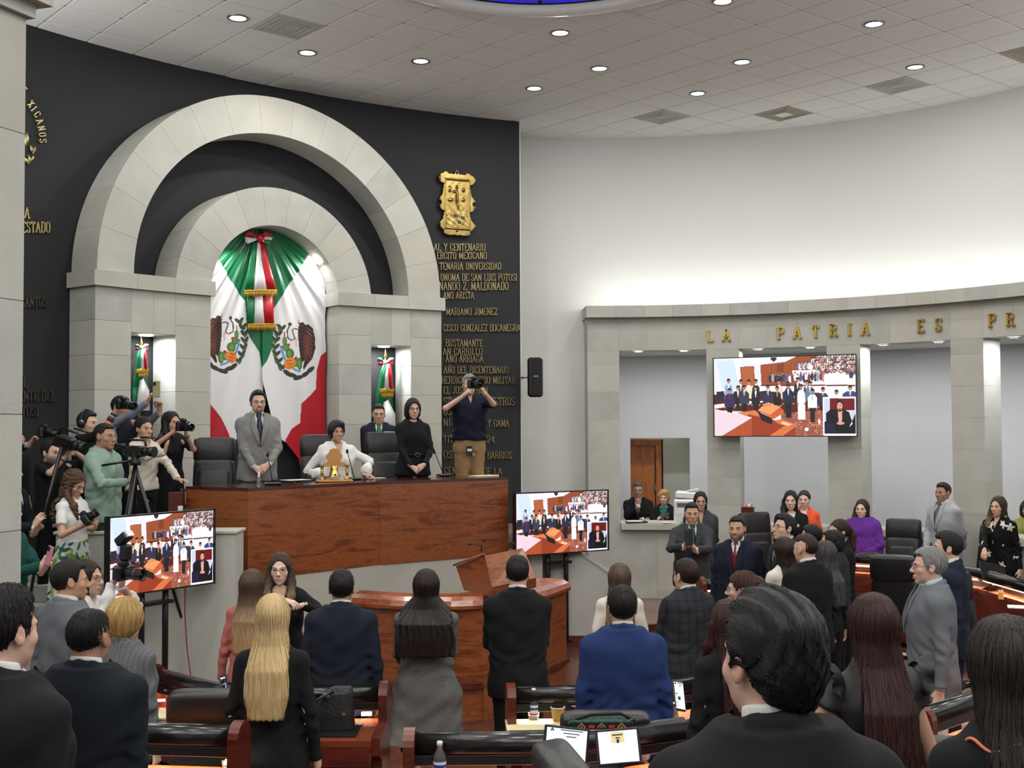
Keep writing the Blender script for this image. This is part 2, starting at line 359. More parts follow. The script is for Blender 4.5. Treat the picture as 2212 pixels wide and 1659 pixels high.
mb.prism([toloc(da, 8.15, 0)[:2], toloc(dc, 8.15, 0)[:2], toloc(dc, 8.3, 0)[:2], toloc(da, 8.3, 0)[:2]], dtop, dtop+.1, WOODDOOR); mb.obj('door_frame', d1)
for k in range(2): MB().box(toloc(db-.05, 8.13, .6+1.0*k), (.03, .03, .1), GREYM).obj('hinge', d1)
mb = MB(); mb.prism([toloc(da+2, 8.35, 0)[:2], toloc(dc-.2, 8.35, 0)[:2], toloc(dc-.2, 8.4, 0)[:2], toloc(da+2, 8.4, 0)[:2]], 0, dtop+.1, mat('dark_gap', (50, 28, 18), .6)); mb.obj('door_recess', d1)
mb = MB(); arcprism(mb, dc-6, dc-.2, 8.35, 8.45, 0, 3.2, C2, mat('office_wall', (206, 210, 196))); arcprism(mb, dc-.2, da+3, 8.35, 8.45, dtop+.1, 3.2, C2, mat('office_wall', (206, 210, 196))); mb.obj('wall_office_front', kind='structure')
# ------------------------------------------------------------------ stone colonnade
CO = empty('wall_colonnade', (0, 0, 0), kind='structure')
def blk(mb, nm='stone_block', par=None): return mb.obj(nm, par)
RF, RB = 6.1, 6.52
core = MB(); arcprism(core, -4, 92.5, RF+.003, RB+.03, CZ+1.13, CZ+1.62, C2, MORTAR, 1.5)
PILL = [(88.03, 92.53), (71.41, 75.93), (55.0, 59.53), (38.69, 43.01), (22.2, 26.6), (5.6, 10)]
for a0, a1 in PILL: arcprism(core, a0+.03, a1-.03, RF+.003, RB-.004, 0, CZ+1.14, C2, MORTAR)
core.obj('mortar_core', CO)
def sb(a0, a1, z0, z1, r0=RF, r1=RB, g=.012, gz=.0012, m=None, nm='stone_block'):
    mb = MB(); arcprism(mb, a0+g, a1-g, r0, r1, z0+gz, z1-gz, C2, m or random.choice(STONES), 1.6); return mb.obj(nm, CO)
ZJ = [CZ+1.125, CZ+.925, CZ+.505, CZ+.085, CZ-.335, CZ-.755, CZ-1.175, CZ-1.6]
for a0, a1 in PILL:
    for z1, z0 in zip(ZJ[:-1], ZJ[1:]): sb(a0, a1, z0, z1)
# lintel course: joints in the frieze
J = [92.53, 88.03]
edges = sorted({a for p in PILL for a in p} | {-4})[::-1]
fr = []
for hi, lo_ in zip(edges[:-1], edges[1:]):
    n = 1 if abs(hi-lo_) < 5.5 else 3
    fr += [(hi+(lo_-hi)*i/n, hi+(lo_-hi)*(i+1)/n) for i in range(n)]
for hi, lo_ in fr: sb(lo_, hi, CZ+1.125, CZ+1.545)
for k in range(24):
    hi = 92.53-k*4.02; sb(hi-4.02, hi, CZ+1.545, CZ+1.615)
    sb(hi-4.02 - (0), hi+(.25 if k == 0 else 0), CZ+1.615, CZ+1.79, r0=5.98, r1=6.6, nm='cornice_block')
# parapet under the openings, its ledge and its plinth
for k in range(10):
    hi = 92.6-k*9.6
    sb(hi-9.6, hi, .2, 1.03, r0=6.1, r1=6.4)
    sb(hi-9.6, hi, .07, .2, r0=6.06, r1=6.4, nm='plinth_block')
for (lo_, hi) in [(75.93, 88.03), (59.53, 71.41), (43.01, 55.0), (26.6, 38.69), (10, 22.2)]:
    sb(lo_, hi, 1.03, CZ-1.545, r0=6.1, r1=6.5)
    mb = MB(); arcprism(mb, lo_+.03, hi-.03, 5.99, 6.6, CZ-1.54, CZ-1.455, C2, STONE); arcprism(mb, lo_+.03, hi-.03, 6.02, 6.55, CZ-1.455, CZ-1.44, C2, STONE)
    mb.obj('counter_ledge', CO)
# soffit lamps in the openings
SOFA = [85.31, 79.12, 69.09, 62.2, 52.6, 45.47, 35.81, 29.5]
SL = ['bright soffit lamp at left of the first opening', 'dim soffit lamp at right of the first opening', 'soffit lamp above the left half of the wall screen', 'soffit lamp above the right half of the wall screen', 'soffit lamp under the letter A of the inscription', 'soffit lamp under the letters ES', 'soffit lamp at the far right opening', 'soffit lamp beyond the right picture edge']
for i, a in enumerate(SOFA):
    p = cyl(a, 6.3, CZ+1.123, C2)
    o = empty('soffit_lamp', p, 0, SL[i], 'lamp', 'small lamps under the colonnade lintel')
    MB().lathe([(.075, -.012), (.09, -.012), (.095, 0)], m=GREYM, n=20, cap=False).obj('trim_ring', o)
    MB().lathe([(0, -.008), (.075, -.006)], m=LAMPM, n=20).obj('lens', o)
    area('soffit_glow', (p[0], p[1], p[2]-.02), .12, 11, (.95, .97, 1))
# hidden cove light on top of the cornice washing the white wall
for a in range(2, 92, 4):
    p = cyl(a, 6.05, CZ+1.83, C2); d = (math.cos(math.radians(a))*.9, math.sin(math.radians(a))*.9, .8)
    area('cove_glow', p, .45, 1.5, (1, 1, .98), d, 'RECTANGLE', 180, .08)
# cove light assumed out of frame, left and behind, added to brighten the ceiling
for x, y in [(-6.6, 10), (-6.9, 7), (-6.4, 4), (-5, 1.2), (-2.6, -1), (1, -2), (4.6, -1), (7, 1.5), (8.2, 4.6), (8.4, 8)]: area('cove_glow', (x, y, CZ+1.95), .8, 195, (1, 1, .98), (0, 0, 1), 'RECTANGLE', 180, .3)
# ------------------------------------------------------------------ double arch on the dark wall
AR = empty('wall_arch', (0, 0, 0), kind='structure'); RA = 11.05; RAB = 11.54; AC = 130.55
def ab(poly, r0=RA, r1=RAB, m=None, nm='stone_block', shr=.0015):
    c = np.mean(np.array(poly), 0); P = []
    for s_, z in poly:
        d = np.array([s_, z])-c; P.append((s_-np.sign(d[0])*shr, z-np.sign(d[1])*shr))
    return layprism([(-s_, z) for s_, z in P], r0, r1, C1, AC, RA, m or random.choice(STONES)).obj(nm, AR)
# (arc length runs from left to right in the picture)
ZI0, ZI1 = CZ+1.575, CZ+1.75
def arch(Ri, Ro, zc, n, zcut):
    for k in range(n):
        t0, t1 = PI*k/n, PI*(k+1)/n; m = 5; g0 = .0013
        poly = [(-Ro*math.cos(t0+(t1-t0)*i/m), zc+Ro*math.sin(t0+(t1-t0)*i/m)) for i in range(m+1)]
        poly += [(-Ri*math.cos(t1+(t0-t1)*i/m), zc+Ri*math.sin(t1+(t0-t1)*i/m)) for i in range(m+1)]
        cx = -math.cos((t0+t1)/2); cz = math.sin((t0+t1)/2)
        tx, tz = -cz, cx
        P = []
        for s_, z in poly:      # shrink across the joint
            side = (s_*tx+(z-zc)*tz); P.append((s_-np.sign(side)*tx*g0, max(zcut+.002, z-np.sign(side)*tz*g0)))
        layprism([(-s_, z) for s_, z in P], RA, RAB, C1, AC, RA, random.choice(STONES)).obj('voussoir', AR)
arch(1.92, 2.39, ZI1, 15, ZI1); arch(.895, 1.37, CZ+1.63, 11, ZI1)
for sg in (-1, 1):
    # imposts, a little proud
    for s0, s1 in ((.86, 1.4), (1.4, 1.9), (1.9, 2.45)):
        ab([(sg*s0, ZI0), (sg*s1, ZI0), (sg*s1, ZI1), (sg*s0, ZI1)][::sg], RA-.045, RAB, nm='impost_block')
    ZC = [CZ+1.575, CZ+1.2, CZ+.815, CZ+.425, CZ+.035, CZ-.355, CZ-.745, CZ-1.135, 1.27]
    for z1, z0 in zip(ZC[:-1], ZC[1:]):
        ab([(sg*1.95, z0), (sg*2.41, z0), (sg*2.41, z1), (sg*1.95, z1)][::sg])
        ab([(sg*.9, z0), (sg*1.37, z0), (sg*1.37, z1), (sg*.9, z1)][::sg])
    for s0, s1 in ((1.37, 1.66), (1.66, 1.95)):
        ab([(sg*s0, CZ+1.085), (sg*s1, CZ+1.085), (sg*s1, ZI0), (sg*s0, ZI0)][::sg])
def sarc(s_, r, z): return cyl(AC-math.degrees(s_/RA), r, z, C1)
# niche lamps and the lamp in the inner arch soffit
for s_, nm in ((-1.62, 'small lamp in the top of the left flag niche'), (1.66, 'small lamp in the top of the right flag niche')):
    p = sarc(s_, 11.27, CZ+1.083); o = empty('niche_lamp', p, 0, nm, 'lamp', 'niche lamps of the arch')
    MB().lathe([(0, -.01), (.06, -.008), (.075, -.012), (.08, 0)], m=LAMPM, n=20).obj('lens', o)
    area('niche_glow', (p[0], p[1], p[2]-.03), .08, 16, (.92, .97, 1))
t = math.radians(37); p = Vector(sarc(.885*math.cos(t), 11.25, CZ+1.63+.885*math.sin(t))); q = Vector(sarc(0, 11.2, CZ+.9)); dr = (q-p).normalized()
o = empty('arch_lamp', p, 0, 'round spotlight set in the soffit of the inner arch', 'lamp'); o.rotation_euler = dr.to_track_quat('-Z', 'Y').to_euler()
MB().lathe([(0, -.012), (.055, -.01), (.07, -.014), (.078, 0)], m=LAMPM, n=20).obj('lens', o)
area('arch_glow', p+dr*.03, .1, 6, (1, .99, .97), dr)
area('arch_glow', Vector(sarc(-.55, 11.2, CZ+2.25)), .1, 7, (1, .99, .97), Vector((.25, -.1, -1)))
# ------------------------------------------------------------------ dais
V0, VA, VB, VD = (-3.29, 12.05), (-2.57, 11.63), (-1.43, 12.89), (-.05, 13.89)
mb = MB(); mb.prism([(-3.2, 12.2), (-2.5, 11.72), (-1.38, 12.97), (-.05, 13.96), (.45, 14.3), (.45, 16.6), (-1, 17.2), (-3, 16.4), (-5.2, 14.4), (-6, 12.8), (-6, 12.2)], 0, 1.27, FLOORP)
mb.obj('floor_dais', kind='structure')
mb = MB(); W_ = [(-3.28, 12.09), (-2.56, 11.66), (-1.40, 12.93), (-.02, 13.93), (.3, 14.16)]; 
mb.prism(W_+[(x-.02, y+.25) for x, y in W_[::-1]], 0, 1.2, STONE2); mb.obj('wall_dais_base', kind='structure')
# stairs on the left with their stone cheek wall
ST = empty('staircase', (0, 0, 0), kind='structure')
for k in range(8):
    y0 = 9.75+k*.3; MB().box((-5.2, y0+1.6, .08+k*.16), (2.9, 3.2-.0, .155), STONE3).obj('stair_step', ST)
MB().box((-3.42, 11.34, .82), (1.67, .36, 1.64), STONE, bev=.006).obj('cheek_wall', ST)
MB().box((-3.42, 11.34, 1.655), (1.71, .4, .03), STONE2, bev=.006).obj('coping', ST)
mb = MB(); mb.extr([(-6.3, 9.9, 0), (-3.9, 9.9, 0), (-3.9, 9.9, .35), (-5.6, 9.9, 1.5), (-6.3, 9.9, 1.5)], (0, .12, 0), STONE); mb.obj('sloped_wall', ST)
# ramp parapet right of the dais
RP = empty('trim_2', (0, 0, 0), kind='structure')
a = at(1143, 1300, 14.3)[0]; b = at(1350, 1300, 14.3)[0]; xs = at(1200, 1100, 14.3)[0]
sl = lambda x: at(1247, 1192, 14.3)[2]-(x-at(1247, 1192, 14.3)[0])*.68
mb = MB(); mb.extr([(a, 14.3, .14), (b, 14.3, .14), (b, 14.3, sl(b)), (a+.1, 14.3, sl(a+.1)), (a, 14.3, sl(a+.1))], (0, .15, 0), STONE); mb.obj('sloped_parapet', RP)
mb = MB(); mb.extr([(b+.01, 14.285, sl(b)-.01), (b+.01, 14.285, sl(b)+.02), (a+.1, 14.285, sl(a+.1)+.02), (a+.1, 14.285, sl(a+.1)-.01)], (0, .18, 0), STONE3); mb.obj('parapet_coping', RP)
MB().box(((a+b)/2, 14.36, .07), (b-a+.02, .18, .14), WOODD).obj('baseboard', RP)
MB().box((.2, 14.6, .84), (.3, 1.0, 1.67), STONE, bev=.006).obj('side_block', RP)
# near stone pillar at the left edge, with its overhanging cornice
PL = empty('wall_left_pillar', (0, 0, 0), kind='structure'); YP = 4.6; xr = at(52, 500, YP)[0]
zj = [at(48, y, YP)[2] for y in (25, 290, 404, 650, 895, 1145, 1400)]
zz = [CZ+1.62]+[CZ+1.11, CZ+.66, CZ+.2, CZ-.235, CZ-.43-.01, CZ-.9, CZ-1.35, CZ-1.8, .15]
zz = sorted({round(v, 3) for v in [CZ+1.60, at(48, 290, YP)[2], at(48, 650, YP)[2], at(48, 895, YP)[2], at(48, 1145, YP)[2], at(48, 1400, YP)[2], .15]}, reverse=True)
U = np.array([math.sin(math.radians(22)), math.cos(math.radians(22))]); Ed = np.array([xr, YP])
def ppoly(o): a = Ed+U*o+np.array([U[1], -U[0]])*o; return [tuple(a), tuple(a-U*1.25), tuple(a-U*1.25-np.array([U[1], -U[0]])*.75), tuple(a-np.array([.95, -.30])*.75)]
MB().prism(ppoly(-.012), 0, CZ+1.6, MORTAR).obj('mortar_core', PL)
for z1, z0 in zip(zz[:-1], zz[1:]): MB().prism(ppoly(0), z0+.0015, z1-.0015, random.choice(STONES)).obj('stone_block', PL)
MB().prism(ppoly(.025), CZ+1.6, CZ+1.655, STONE3).obj('moulding', PL)
MB().prism(ppoly(.07), CZ+1.655, CZ+1.9, STONE2).obj('cornice_block', PL)
# ================================================================== modelling of bodies and cloth with distance fields
class Field:
    def __init__(s, lo, hi, h):
        s.h = h; s.lo = np.array(lo, np.float32); n = np.ceil((np.array(hi)-np.array(lo))/h).astype(int)+1; s.n = n
        s.X = (s.lo[0]+h*np.arange(n[0], dtype=np.float32))[:, None, None]; s.Y = (s.lo[1]+h*np.arange(n[1], dtype=np.float32))[None, :, None]
        s.Z = (s.lo[2]+h*np.arange(n[2], dtype=np.float32))[None, None, :]; s.d = np.full(tuple(n), .08, np.float32)
    def sl(s, lo, hi):
        a = np.clip(np.floor((np.array(lo)-s.lo)/s.h).astype(int), 0, s.n); b = np.clip(np.ceil((np.array(hi)-s.lo)/s.h).astype(int)+1, 0, s.n)
        return tuple(slice(i, j) for i, j in zip(a, b))
    def put(s, lo, hi, f, k=.02, mode='add', m=.03):
        q = s.sl(np.array(lo)-m, np.array(hi)+m)
        if any(i.stop <= i.start for i in q): return s
        e = f(s.X[q[0]], s.Y[:, q[1]], s.Z[:, :, q[2]]).astype(np.float32); d = s.d[q]; e = np.broadcast_to(e, d.shape)
        if mode == 'sub': e = -e
        if mode == 'add':
            h = np.clip(.5+.5*(e-d)/k, 0, 1); s.d[q] = e+(d-e)*h-k*h*(1-h)
        else:
            h = np.clip(.5-.5*(e-d)/k, 0, 1); s.d[q] = e+(d-e)*h+k*h*(1-h)
        return s
    def cap(s, a, b, ra, rb=None, k=.02, mode='add', sy=1., cut=False, cuta=False):
        a = np.array(a, np.float32); b = np.array(b, np.float32); rb = ra if rb is None else rb; ab = b-a; L2 = max(float(ab@ab), 1e-9); r = max(ra, rb)*max(1, sy)
        def f(X, Y, Z):
            px, py, pz = X-a[0], (Y-a[1]), Z-a[2]; t = (px*ab[0]+py*ab[1]+pz*ab[2])/L2; tc = np.clip(t, 0, 1)
            d = np.sqrt((px-tc*ab[0])**2+((py-tc*ab[1])/sy)**2+(pz-tc*ab[2])**2)-(ra+(rb-ra)*tc)
            if cut: d = np.maximum(d, (t-1)*math.sqrt(L2))
            if cuta: d = np.maximum(d, -t*math.sqrt(L2))
            return d
        return s.put(np.minimum(a, b)-r, np.maximum(a, b)+r, f, k, mode)
    def chain(s, pts, rs, k=.02, mode='add', sy=1.):
        for i in range(len(pts)-1): s.cap(pts[i], pts[i+1], rs[i] if isinstance(rs, (list, tuple)) else rs, rs[i+1] if isinstance(rs, (list, tuple)) else rs, k, mode, sy)
        return s
    def ell(s, c, r, k=.02, mode='add', rx=0):
        c = np.array(c, np.float32); r = np.array(r, np.float32); m = float(r.min()); ca, sa = math.cos(rx), math.sin(rx)
        def f(X, Y, Z):
            x, y, z = X-c[0], Y-c[1], Z-c[2]
            if rx: y, z = y*ca+z*sa, -y*sa+z*ca
            k0 = np.sqrt((x/r[0])**2+(y/r[1])**2+(z/r[2])**2); k1 = np.sqrt((x/r[0]**2)**2+(y/r[1]**2)**2+(z/r[2]**2)**2)+1e-6
            return k0*(k0-1)/k1
        R = r if not rx else np.array([r[0], max(r[1:]), max(r[1:])])
        return s.put(c-R, c+R, f, k, mode)
    def loft(s, z, w, dp, cy=0, cx=0, k=.02, mode='add', p=2.2, fn=None):
        z = np.array(z, float); o = np.argsort(z); z = z[o]; w = np.array(w, float)[o]; dp = np.array(dp, float)[o]
        cyv = np.broadcast_to(np.array(cy, float), z.shape)[o] if np.ndim(cy) else np.full(z.shape, float(cy)); cxv = np.broadcast_to(np.array(cx, float), z.shape)[o] if np.ndim(cx) else np.full(z.shape, float(cx))
        def f(X, Y, Z):
            Zf = Z.ravel(); ww = np.interp(Zf, z, w)[None, None, :]; dd = np.interp(Zf, z, dp)[None, None, :]; yy = np.interp(Zf, z, cyv)[None, None, :]; xx = np.interp(Zf, z, cxv)[None, None, :]
            q = (np.abs((X-xx)/ww)**p+np.abs((Y-yy)/dd)**p)**(1/p); d = (q-1)*np.minimum(ww, dd)
            d = np.maximum(d, np.maximum(Z-z[-1], z[0]-Z))
            if fn is not None: d = fn(d, X, Y, Z)
            return d
        return s.put((float((cxv-w).min()), float((cyv-dp).min()), z[0]), (float((cxv+w).max()), float((cyv+dp).max()), z[-1]), f, k, mode)
    def mesh(s):
        d = s.d; S = d < 0; n = s.n
        c = [S[i:n[0]-1+i, j:n[1]-1+j, k:n[2]-1+k] for i in (0, 1) for j in (0, 1) for k in (0, 1)]
        cnt = sum(x.astype(np.int8) for x in c); I = np.argwhere((cnt > 0) & (cnt < 8))
        if len(I) == 0: return np.zeros((0, 3)), np.zeros((0, 4), int)
        off = np.array([(i, j, k) for i in (0, 1) for j in (0, 1) for k in (0, 1)])
        v = np.stack([d[I[:, 0]+o[0], I[:, 1]+o[1], I[:, 2]+o[2]] for o in off], 1)
        acc = np.zeros((len(I), 3)); num = np.zeros(len(I))
        for a in range(8):
            for b in range(a+1, 8):
                df = off[b]-off[a]
                if np.abs(df).sum() != 1: continue
                va, vb = v[:, a], v[:, b]; m = (va < 0) != (vb < 0); t = np.where(m, va/np.where(m, va-vb, 1), 0)
                acc += np.where(m[:, None], off[a]+df*t[:, None], 0); num += m
        P = (I+acc/num[:, None])*s.h+s.lo
        idx = np.full(tuple(n-1), -1, np.int32); idx[I[:, 0], I[:, 1], I[:, 2]] = np.arange(len(I)); Q = []
        for ax in range(3):
            o1, o2 = (ax+1) % 3, (ax+2) % 3
            sa = [slice(1, None)]*3; sb_ = [slice(1, None)]*3; sa[ax] = slice(0, -1); sb_[ax] = slice(1, None)
            A = S[tuple(sa)]; B = S[tuple(sb_)]; E = np.argwhere(A != B)
            if not len(E): continue
            base = E.copy(); base[:, o1] += 1; base[:, o2] += 1
            ok = (base[:, o1] < n[o1]-1) & (base[:, o2] < n[o2]-1) & (base[:, ax] < n[ax]-1); base = base[ok]; sg = A[tuple(E[ok].T)]
            def g(d1, d2):
                q = base.copy(); q[:, o1] -= d1; q[:, o2] -= d2; return idx[q[:, 0], q[:, 1], q[:, 2]]
            q = np.stack([g(1, 1), g(0, 1), g(0, 0), g(1, 0)], 1); q = np.where(sg[:, None], q, q[:, ::-1]); q = q[(q >= 0).all(1)]; Q.append(q)
        return P, np.concatenate(Q)
    def sample(s, P):
        g = (P-s.lo)/s.h; i = np.clip(np.floor(g).astype(int), 0, s.n-2); f = np.clip(g-i, 0, 1); r = 0
        for a in (0, 1):
            for b in (0, 1):
                for c in (0, 1):
                    wt = (f[:, 0] if a else 1-f[:, 0])*(f[:, 1] if b else 1-f[:, 1])*(f[:, 2] if c else 1-f[:, 2]); r = r+wt*s.d[i[:, 0]+a, i[:, 1]+b, i[:, 2]+c]
        return r
    def grad(s, P):
        e = s.h; G = np.stack([s.sample(P+np.eye(3)[a]*e)-s.sample(P-np.eye(3)[a]*e) for a in range(3)], 1); return G/(np.linalg.norm(G, axis=1, keepdims=True)+1e-9)
def unit(v): v = np.array(v, float); return v/(np.linalg.norm(v)+1e-9)
def rot(yaw=0, pitch=0, roll=0):
    return np.array(Matrix.Rotation(yaw, 3, 'Z')@Matrix.Rotation(pitch, 3, 'X')@Matrix.Rotation(roll, 3, 'Y'))
# ------------------------------------------------------------------ head
HEADS = {}
def head_mesh(h, fem, wide=1.0):
    key = (h, fem, wide)
    if key in HEADS: return HEADS[key]
    F = Field((-.105, -.14, -.145), (.105, .125, .14), h); w = .95*wide if fem else 1.0*wide
    F.ell((0, .012, .03), (.073*w, .094, .086)); F.ell((0, -.03, -.012), (.062*w, .06, .084), .03)
    F.ell((0, -.036, -.062), ((.045 if fem else .052)*w, .05, .05), .03); F.ell((0, -.07, -.099), ((.015 if fem else .021)*w, .017, .016), .026)
    for sx in (-1, 1):
        F.ell((sx*.042*w, -.058, -.024), (.021, .02, .018), .022)
        F.ell((sx*.031, -.097, .004), (.019, .016, .011), .01, 'sub')
        F.cap((sx*.012, -.09, .021), (sx*.046*w, -.075, .022), .007, .006, .012)
        F.ell((sx*.031, -.074, .003), (.0165, .0145, .0145), .004)
        F.ell((sx*.031, -.095, .0028), (.0145, .0165, .0052), .0015, 'sub')
        F.ell((sx*.0115, -.101, -.035), (.0085, .0095, .0075), .007)
        F.ell((sx*.0075, -.103, -.042), (.004, .005, .004), .002, 'sub')
        F.ell((sx*.075*w, .01, -.004), (.008, .02, .031), .008, rx=-.2); F.ell((sx*.084*w, .006, .0), (.006, .011, .018), .004, 'sub', rx=-.2)
    F.cap((0, -.088, .012), (0, -.112, -.03), .0075, .0115, .014)
    F.chain([(-.023, -.085, -.066), (-.008, -.0955, -.0625), (.008, -.0955, -.0625), (.023, -.085, -.066)], [.003, .0055, .0055, .003], .006)
    F.chain([(-.021, -.085, -.069), (0, -.0955, -.0745), (.021, -.085, -.069)], [.003, .0075, .003], .006)
    F.chain([(-.024, -.09, -.067), (0, -.102, -.068), (.024, -.09, -.067)], [.0015, .0022, .0015], .002, 'sub')
    F.cap((0, .02, -.06), (0, .035, -.16), .052*w, .055*w, .03)
    P, Q = F.mesh(); HEADS[key] = (P, Q); return P, Q
def skin_cols(P, base, fem, beard=0, lips=None):
    c = np.tile(np.array(base, np.float32), (len(P), 1)); x, y, z = P.T; ax = np.abs(x)
    red = np.array([1.06, .9, .86]); front = y < -.04
    m = np.exp(-(((ax-.04)/.02)**2+((z+.03)/.02)**2))*front; m = m+.7*np.exp(-((ax/.014)**2+((z+.034)/.012)**2))*front+.8*(ax > .074)*(np.abs(z) < .04)
    c *= (1-m[:, None]*.5)+m[:, None]*.5*red
    lc = np.array(lips if lips is not None else ([.55, .2, .19] if fem else np.array(base)*[.86, .66, .64]))
    m = np.exp(-((ax/.021)**4+((z+.0685)/.0105)**4))*(y < -.082); c = c*(1-m[:, None]*.9)+lc*m[:, None]*.9
    m = np.exp(-(((ax-.031)/.019)**2+((z-.004)/.0105)**2))*(y < -.06)*(.4 if fem else .24); c *= 1-m[:, None]
    if beard:
        m = np.clip((-.035-z)/.02, 0, 1)*np.clip((.02-y)/.03, 0, 1)*(z > -.13); m *= 1-np.exp(-((ax/.023)**4+((z+.068)/.012)**4))*(y < -.08)
        if beard == 2: m *= np.clip((.04-ax)/.012, 0, 1)
        m *= 1-.8*np.exp(-(((ax-.045)/.018)**2+((z+.03)/.02)**2))
        c = c*(1-m[:, None]*.72)+np.array([.03, .025, .022])*m[:, None]*.72
    return c
EYEM = None
def eye_mesh(iris):
    V = []; C = []; n = 14; r = .0128; F = []
    for i in range(10):
        t = PI*.5*i/9
        for k in range(n):
            a = 2*PI*k/n; V.append((r*math.sin(t)*math.cos(a), -r*math.cos(t), r*math.sin(t)*math.sin(a)))
            C.append((.01, .01, .01) if i < 2 else (iris if i < 5 else (.55, .5, .47)))
    for i in range(9):
        for k in range(n): F.append([i*n+k, i*n+(k+1) % n, (i+1)*n+(k+1) % n, (i+1)*n+k])
    return np.array(V), np.array(F), np.array(C)
EV, EF, EC = eye_mesh((.05, .025, .012))
# ------------------------------------------------------------------ hand
def hand_mesh(W_, d, n, s_, curl=.5, spread=.0, thumb=.5, h=.005, sc=1.0, idx=None):
    """wrist point, finger direction, palm normal, thumb side"""
    d, n, s_ = unit(d), unit(n), unit(s_); W_ = np.array(W_)
    L = lambda a, b, c: W_+sc*(d*a+s_*b+n*c)
    F = Field(W_-.17*sc-.01, W_+.17*sc+.01, h)
    F.cap(L(-.05, 0, 0), L(.01, 0, 0), .025*sc, .024*sc, .01); 
    for b0, b1 in ((.012, .028), (.004, .01), (-.004, -.01), (-.012, -.028)): F.cap(L(.0, b0, 0), L(.083, b1, -.002), .0155*sc, .0125*sc, .012)
    F.cap(L(.012, .018, .006), L(.045, .032, .01), .016*sc, .014*sc, .012)
    for i, (b, ln) in enumerate(((.029, .072), (.01, .08), (-.01, .074), (-.028, .059))):
        c = curl if idx is None or i else idx
        p = (.085-.004*abs(i-1), b, 0); a = .25*c; q = [p]; sd = spread*(1.5-i)*.25
        for ls, da in ((.45, .9*c), (.3, 1.15*c), (.25, .8*c)):
            a += da; p = (p[0]+ls*ln*math.cos(a), p[1]+ls*ln*sd, p[2]+ls*ln*math.sin(a)); q.append(p)
        F.chain([L(*v) for v in q], [.0098*sc, .009*sc, .0082*sc, .0068*sc], .004)
    t = thumb; F.chain([L(.03, .03, .008), L(.056, .05-.012*t, .016+.02*t), L(.082, .06-.03*t, .02+.028*t)], [.0125*sc, .0105*sc, .008*sc], .006)
    return F.mesh()
def ik(S, T, l1, l2, pole):
    S, T, pole = np.array(S, float), np.array(T, float), np.array(pole, float); v = T-S; D = np.linalg.norm(v)
    if D > (l1+l2)*.995: T = S+v/D*(l1+l2)*.995; D = (l1+l2)*.995; v = T-S
    u = v/D; a = (l1*l1-l2*l2+D*D)/(2*D); hh = math.sqrt(max(l1*l1-a*a, 0)); p = pole-u*(pole@u); p = unit(p); return S+u*a+p*hh, T
HAIRMATS = {}
def hairmat(name, c1, c2=None, rough=.42):
    if name in HAIRMATS: return HAIRMATS[name]
    m = bpy.data.materials.new('hair_'+name); m.use_nodes = True; nt = m.node_tree; N = nt.nodes; L = nt.links; b = N['Principled BSDF']
    a = N.new('ShaderNodeAttribute'); a.attribute_name = 'st'
    mp = N.new('ShaderNodeMapping'); mp.inputs['Scale'].default_value = (26, 26, 5); L.new(a.outputs['Vector'], mp.inputs[0])
    n = N.new('ShaderNodeTexNoise'); n.inputs['Scale'].default_value = 1.6; n.inputs['Detail'].default_value = 4; L.new(mp.outputs[0], n.inputs['Vector'])
    r = N.new('ShaderNodeValToRGB'); c1 = lin(c1); c2 = lin(c2) if c2 else tuple(min(1, v*2.2+.004) for v in c1)
    r.color_ramp.elements[0].position = .36; r.color_ramp.elements[0].color = (*c1, 1); r.color_ramp.elements[1].position = .66; r.color_ramp.elements[1].color = (*c2, 1)
    L.new(n.outputs['Fac'], r.inputs[0]); L.new(r.outputs[0], b.inputs['Base Color']); b.inputs['Roughness'].default_value = rough; b.inputs['Specular IOR Level'].default_value = .35
    bp = N.new('ShaderNodeBump'); bp.inputs['Strength'].default_value = .7; bp.inputs['Distance'].default_value = .006; L.new(n.outputs['Fac'], bp.inputs['Height']); L.new(bp.outputs[0], b.inputs['Normal'])
    HAIRMATS[name] = m; return m
def ombre(name, c1, c2, z0, z1):
    """root colour c1 turning into c2 between heights z0 and z1 (head space)"""
    if name in HAIRMATS: return HAIRMATS[name]
    m = hairmat(name, c1); nt = m.node_tree; N = nt.nodes; L = nt.links; b = N['Principled BSDF']; src = b.inputs['Base Color'].links[0].from_socket
    a = [x for x in N if x.type == 'ATTRIBUTE'][0]; sp = N.new('ShaderNodeSeparateXYZ'); L.new(a.outputs['Vector'], sp.inputs[0])
    r = N.new('ShaderNodeMapRange'); r.inputs['From Min'].default_value = z1; r.inputs['From Max'].default_value = z0; L.new(sp.outputs[2], r.inputs['Value'])
    nz = [x for x in N if x.type == 'TEX_NOISE'][0]; ad = N.new('ShaderNodeMath'); ad.operation = 'MULTIPLY_ADD'; L.new(nz.outputs['Fac'], ad.inputs[0]); ad.inputs[1].default_value = -1.3; 
    iv = N.new('ShaderNodeMath'); iv.operation = 'SUBTRACT'; iv.inputs[0].default_value = 1.65; L.new(r.outputs[0], iv.inputs[1]); L.new(iv.outputs[0], ad.inputs[2]); ad.use_clamp = True
    mx = N.new('ShaderNodeMix'); mx.data_type = 'RGBA'; L.new(ad.outputs[0], mx.inputs[0]); L.new(src, mx.inputs[6]); mx.inputs[7].default_value = (*lin(c2), 1); L.new(mx.outputs[2], b.inputs['Base Color'])
    return m
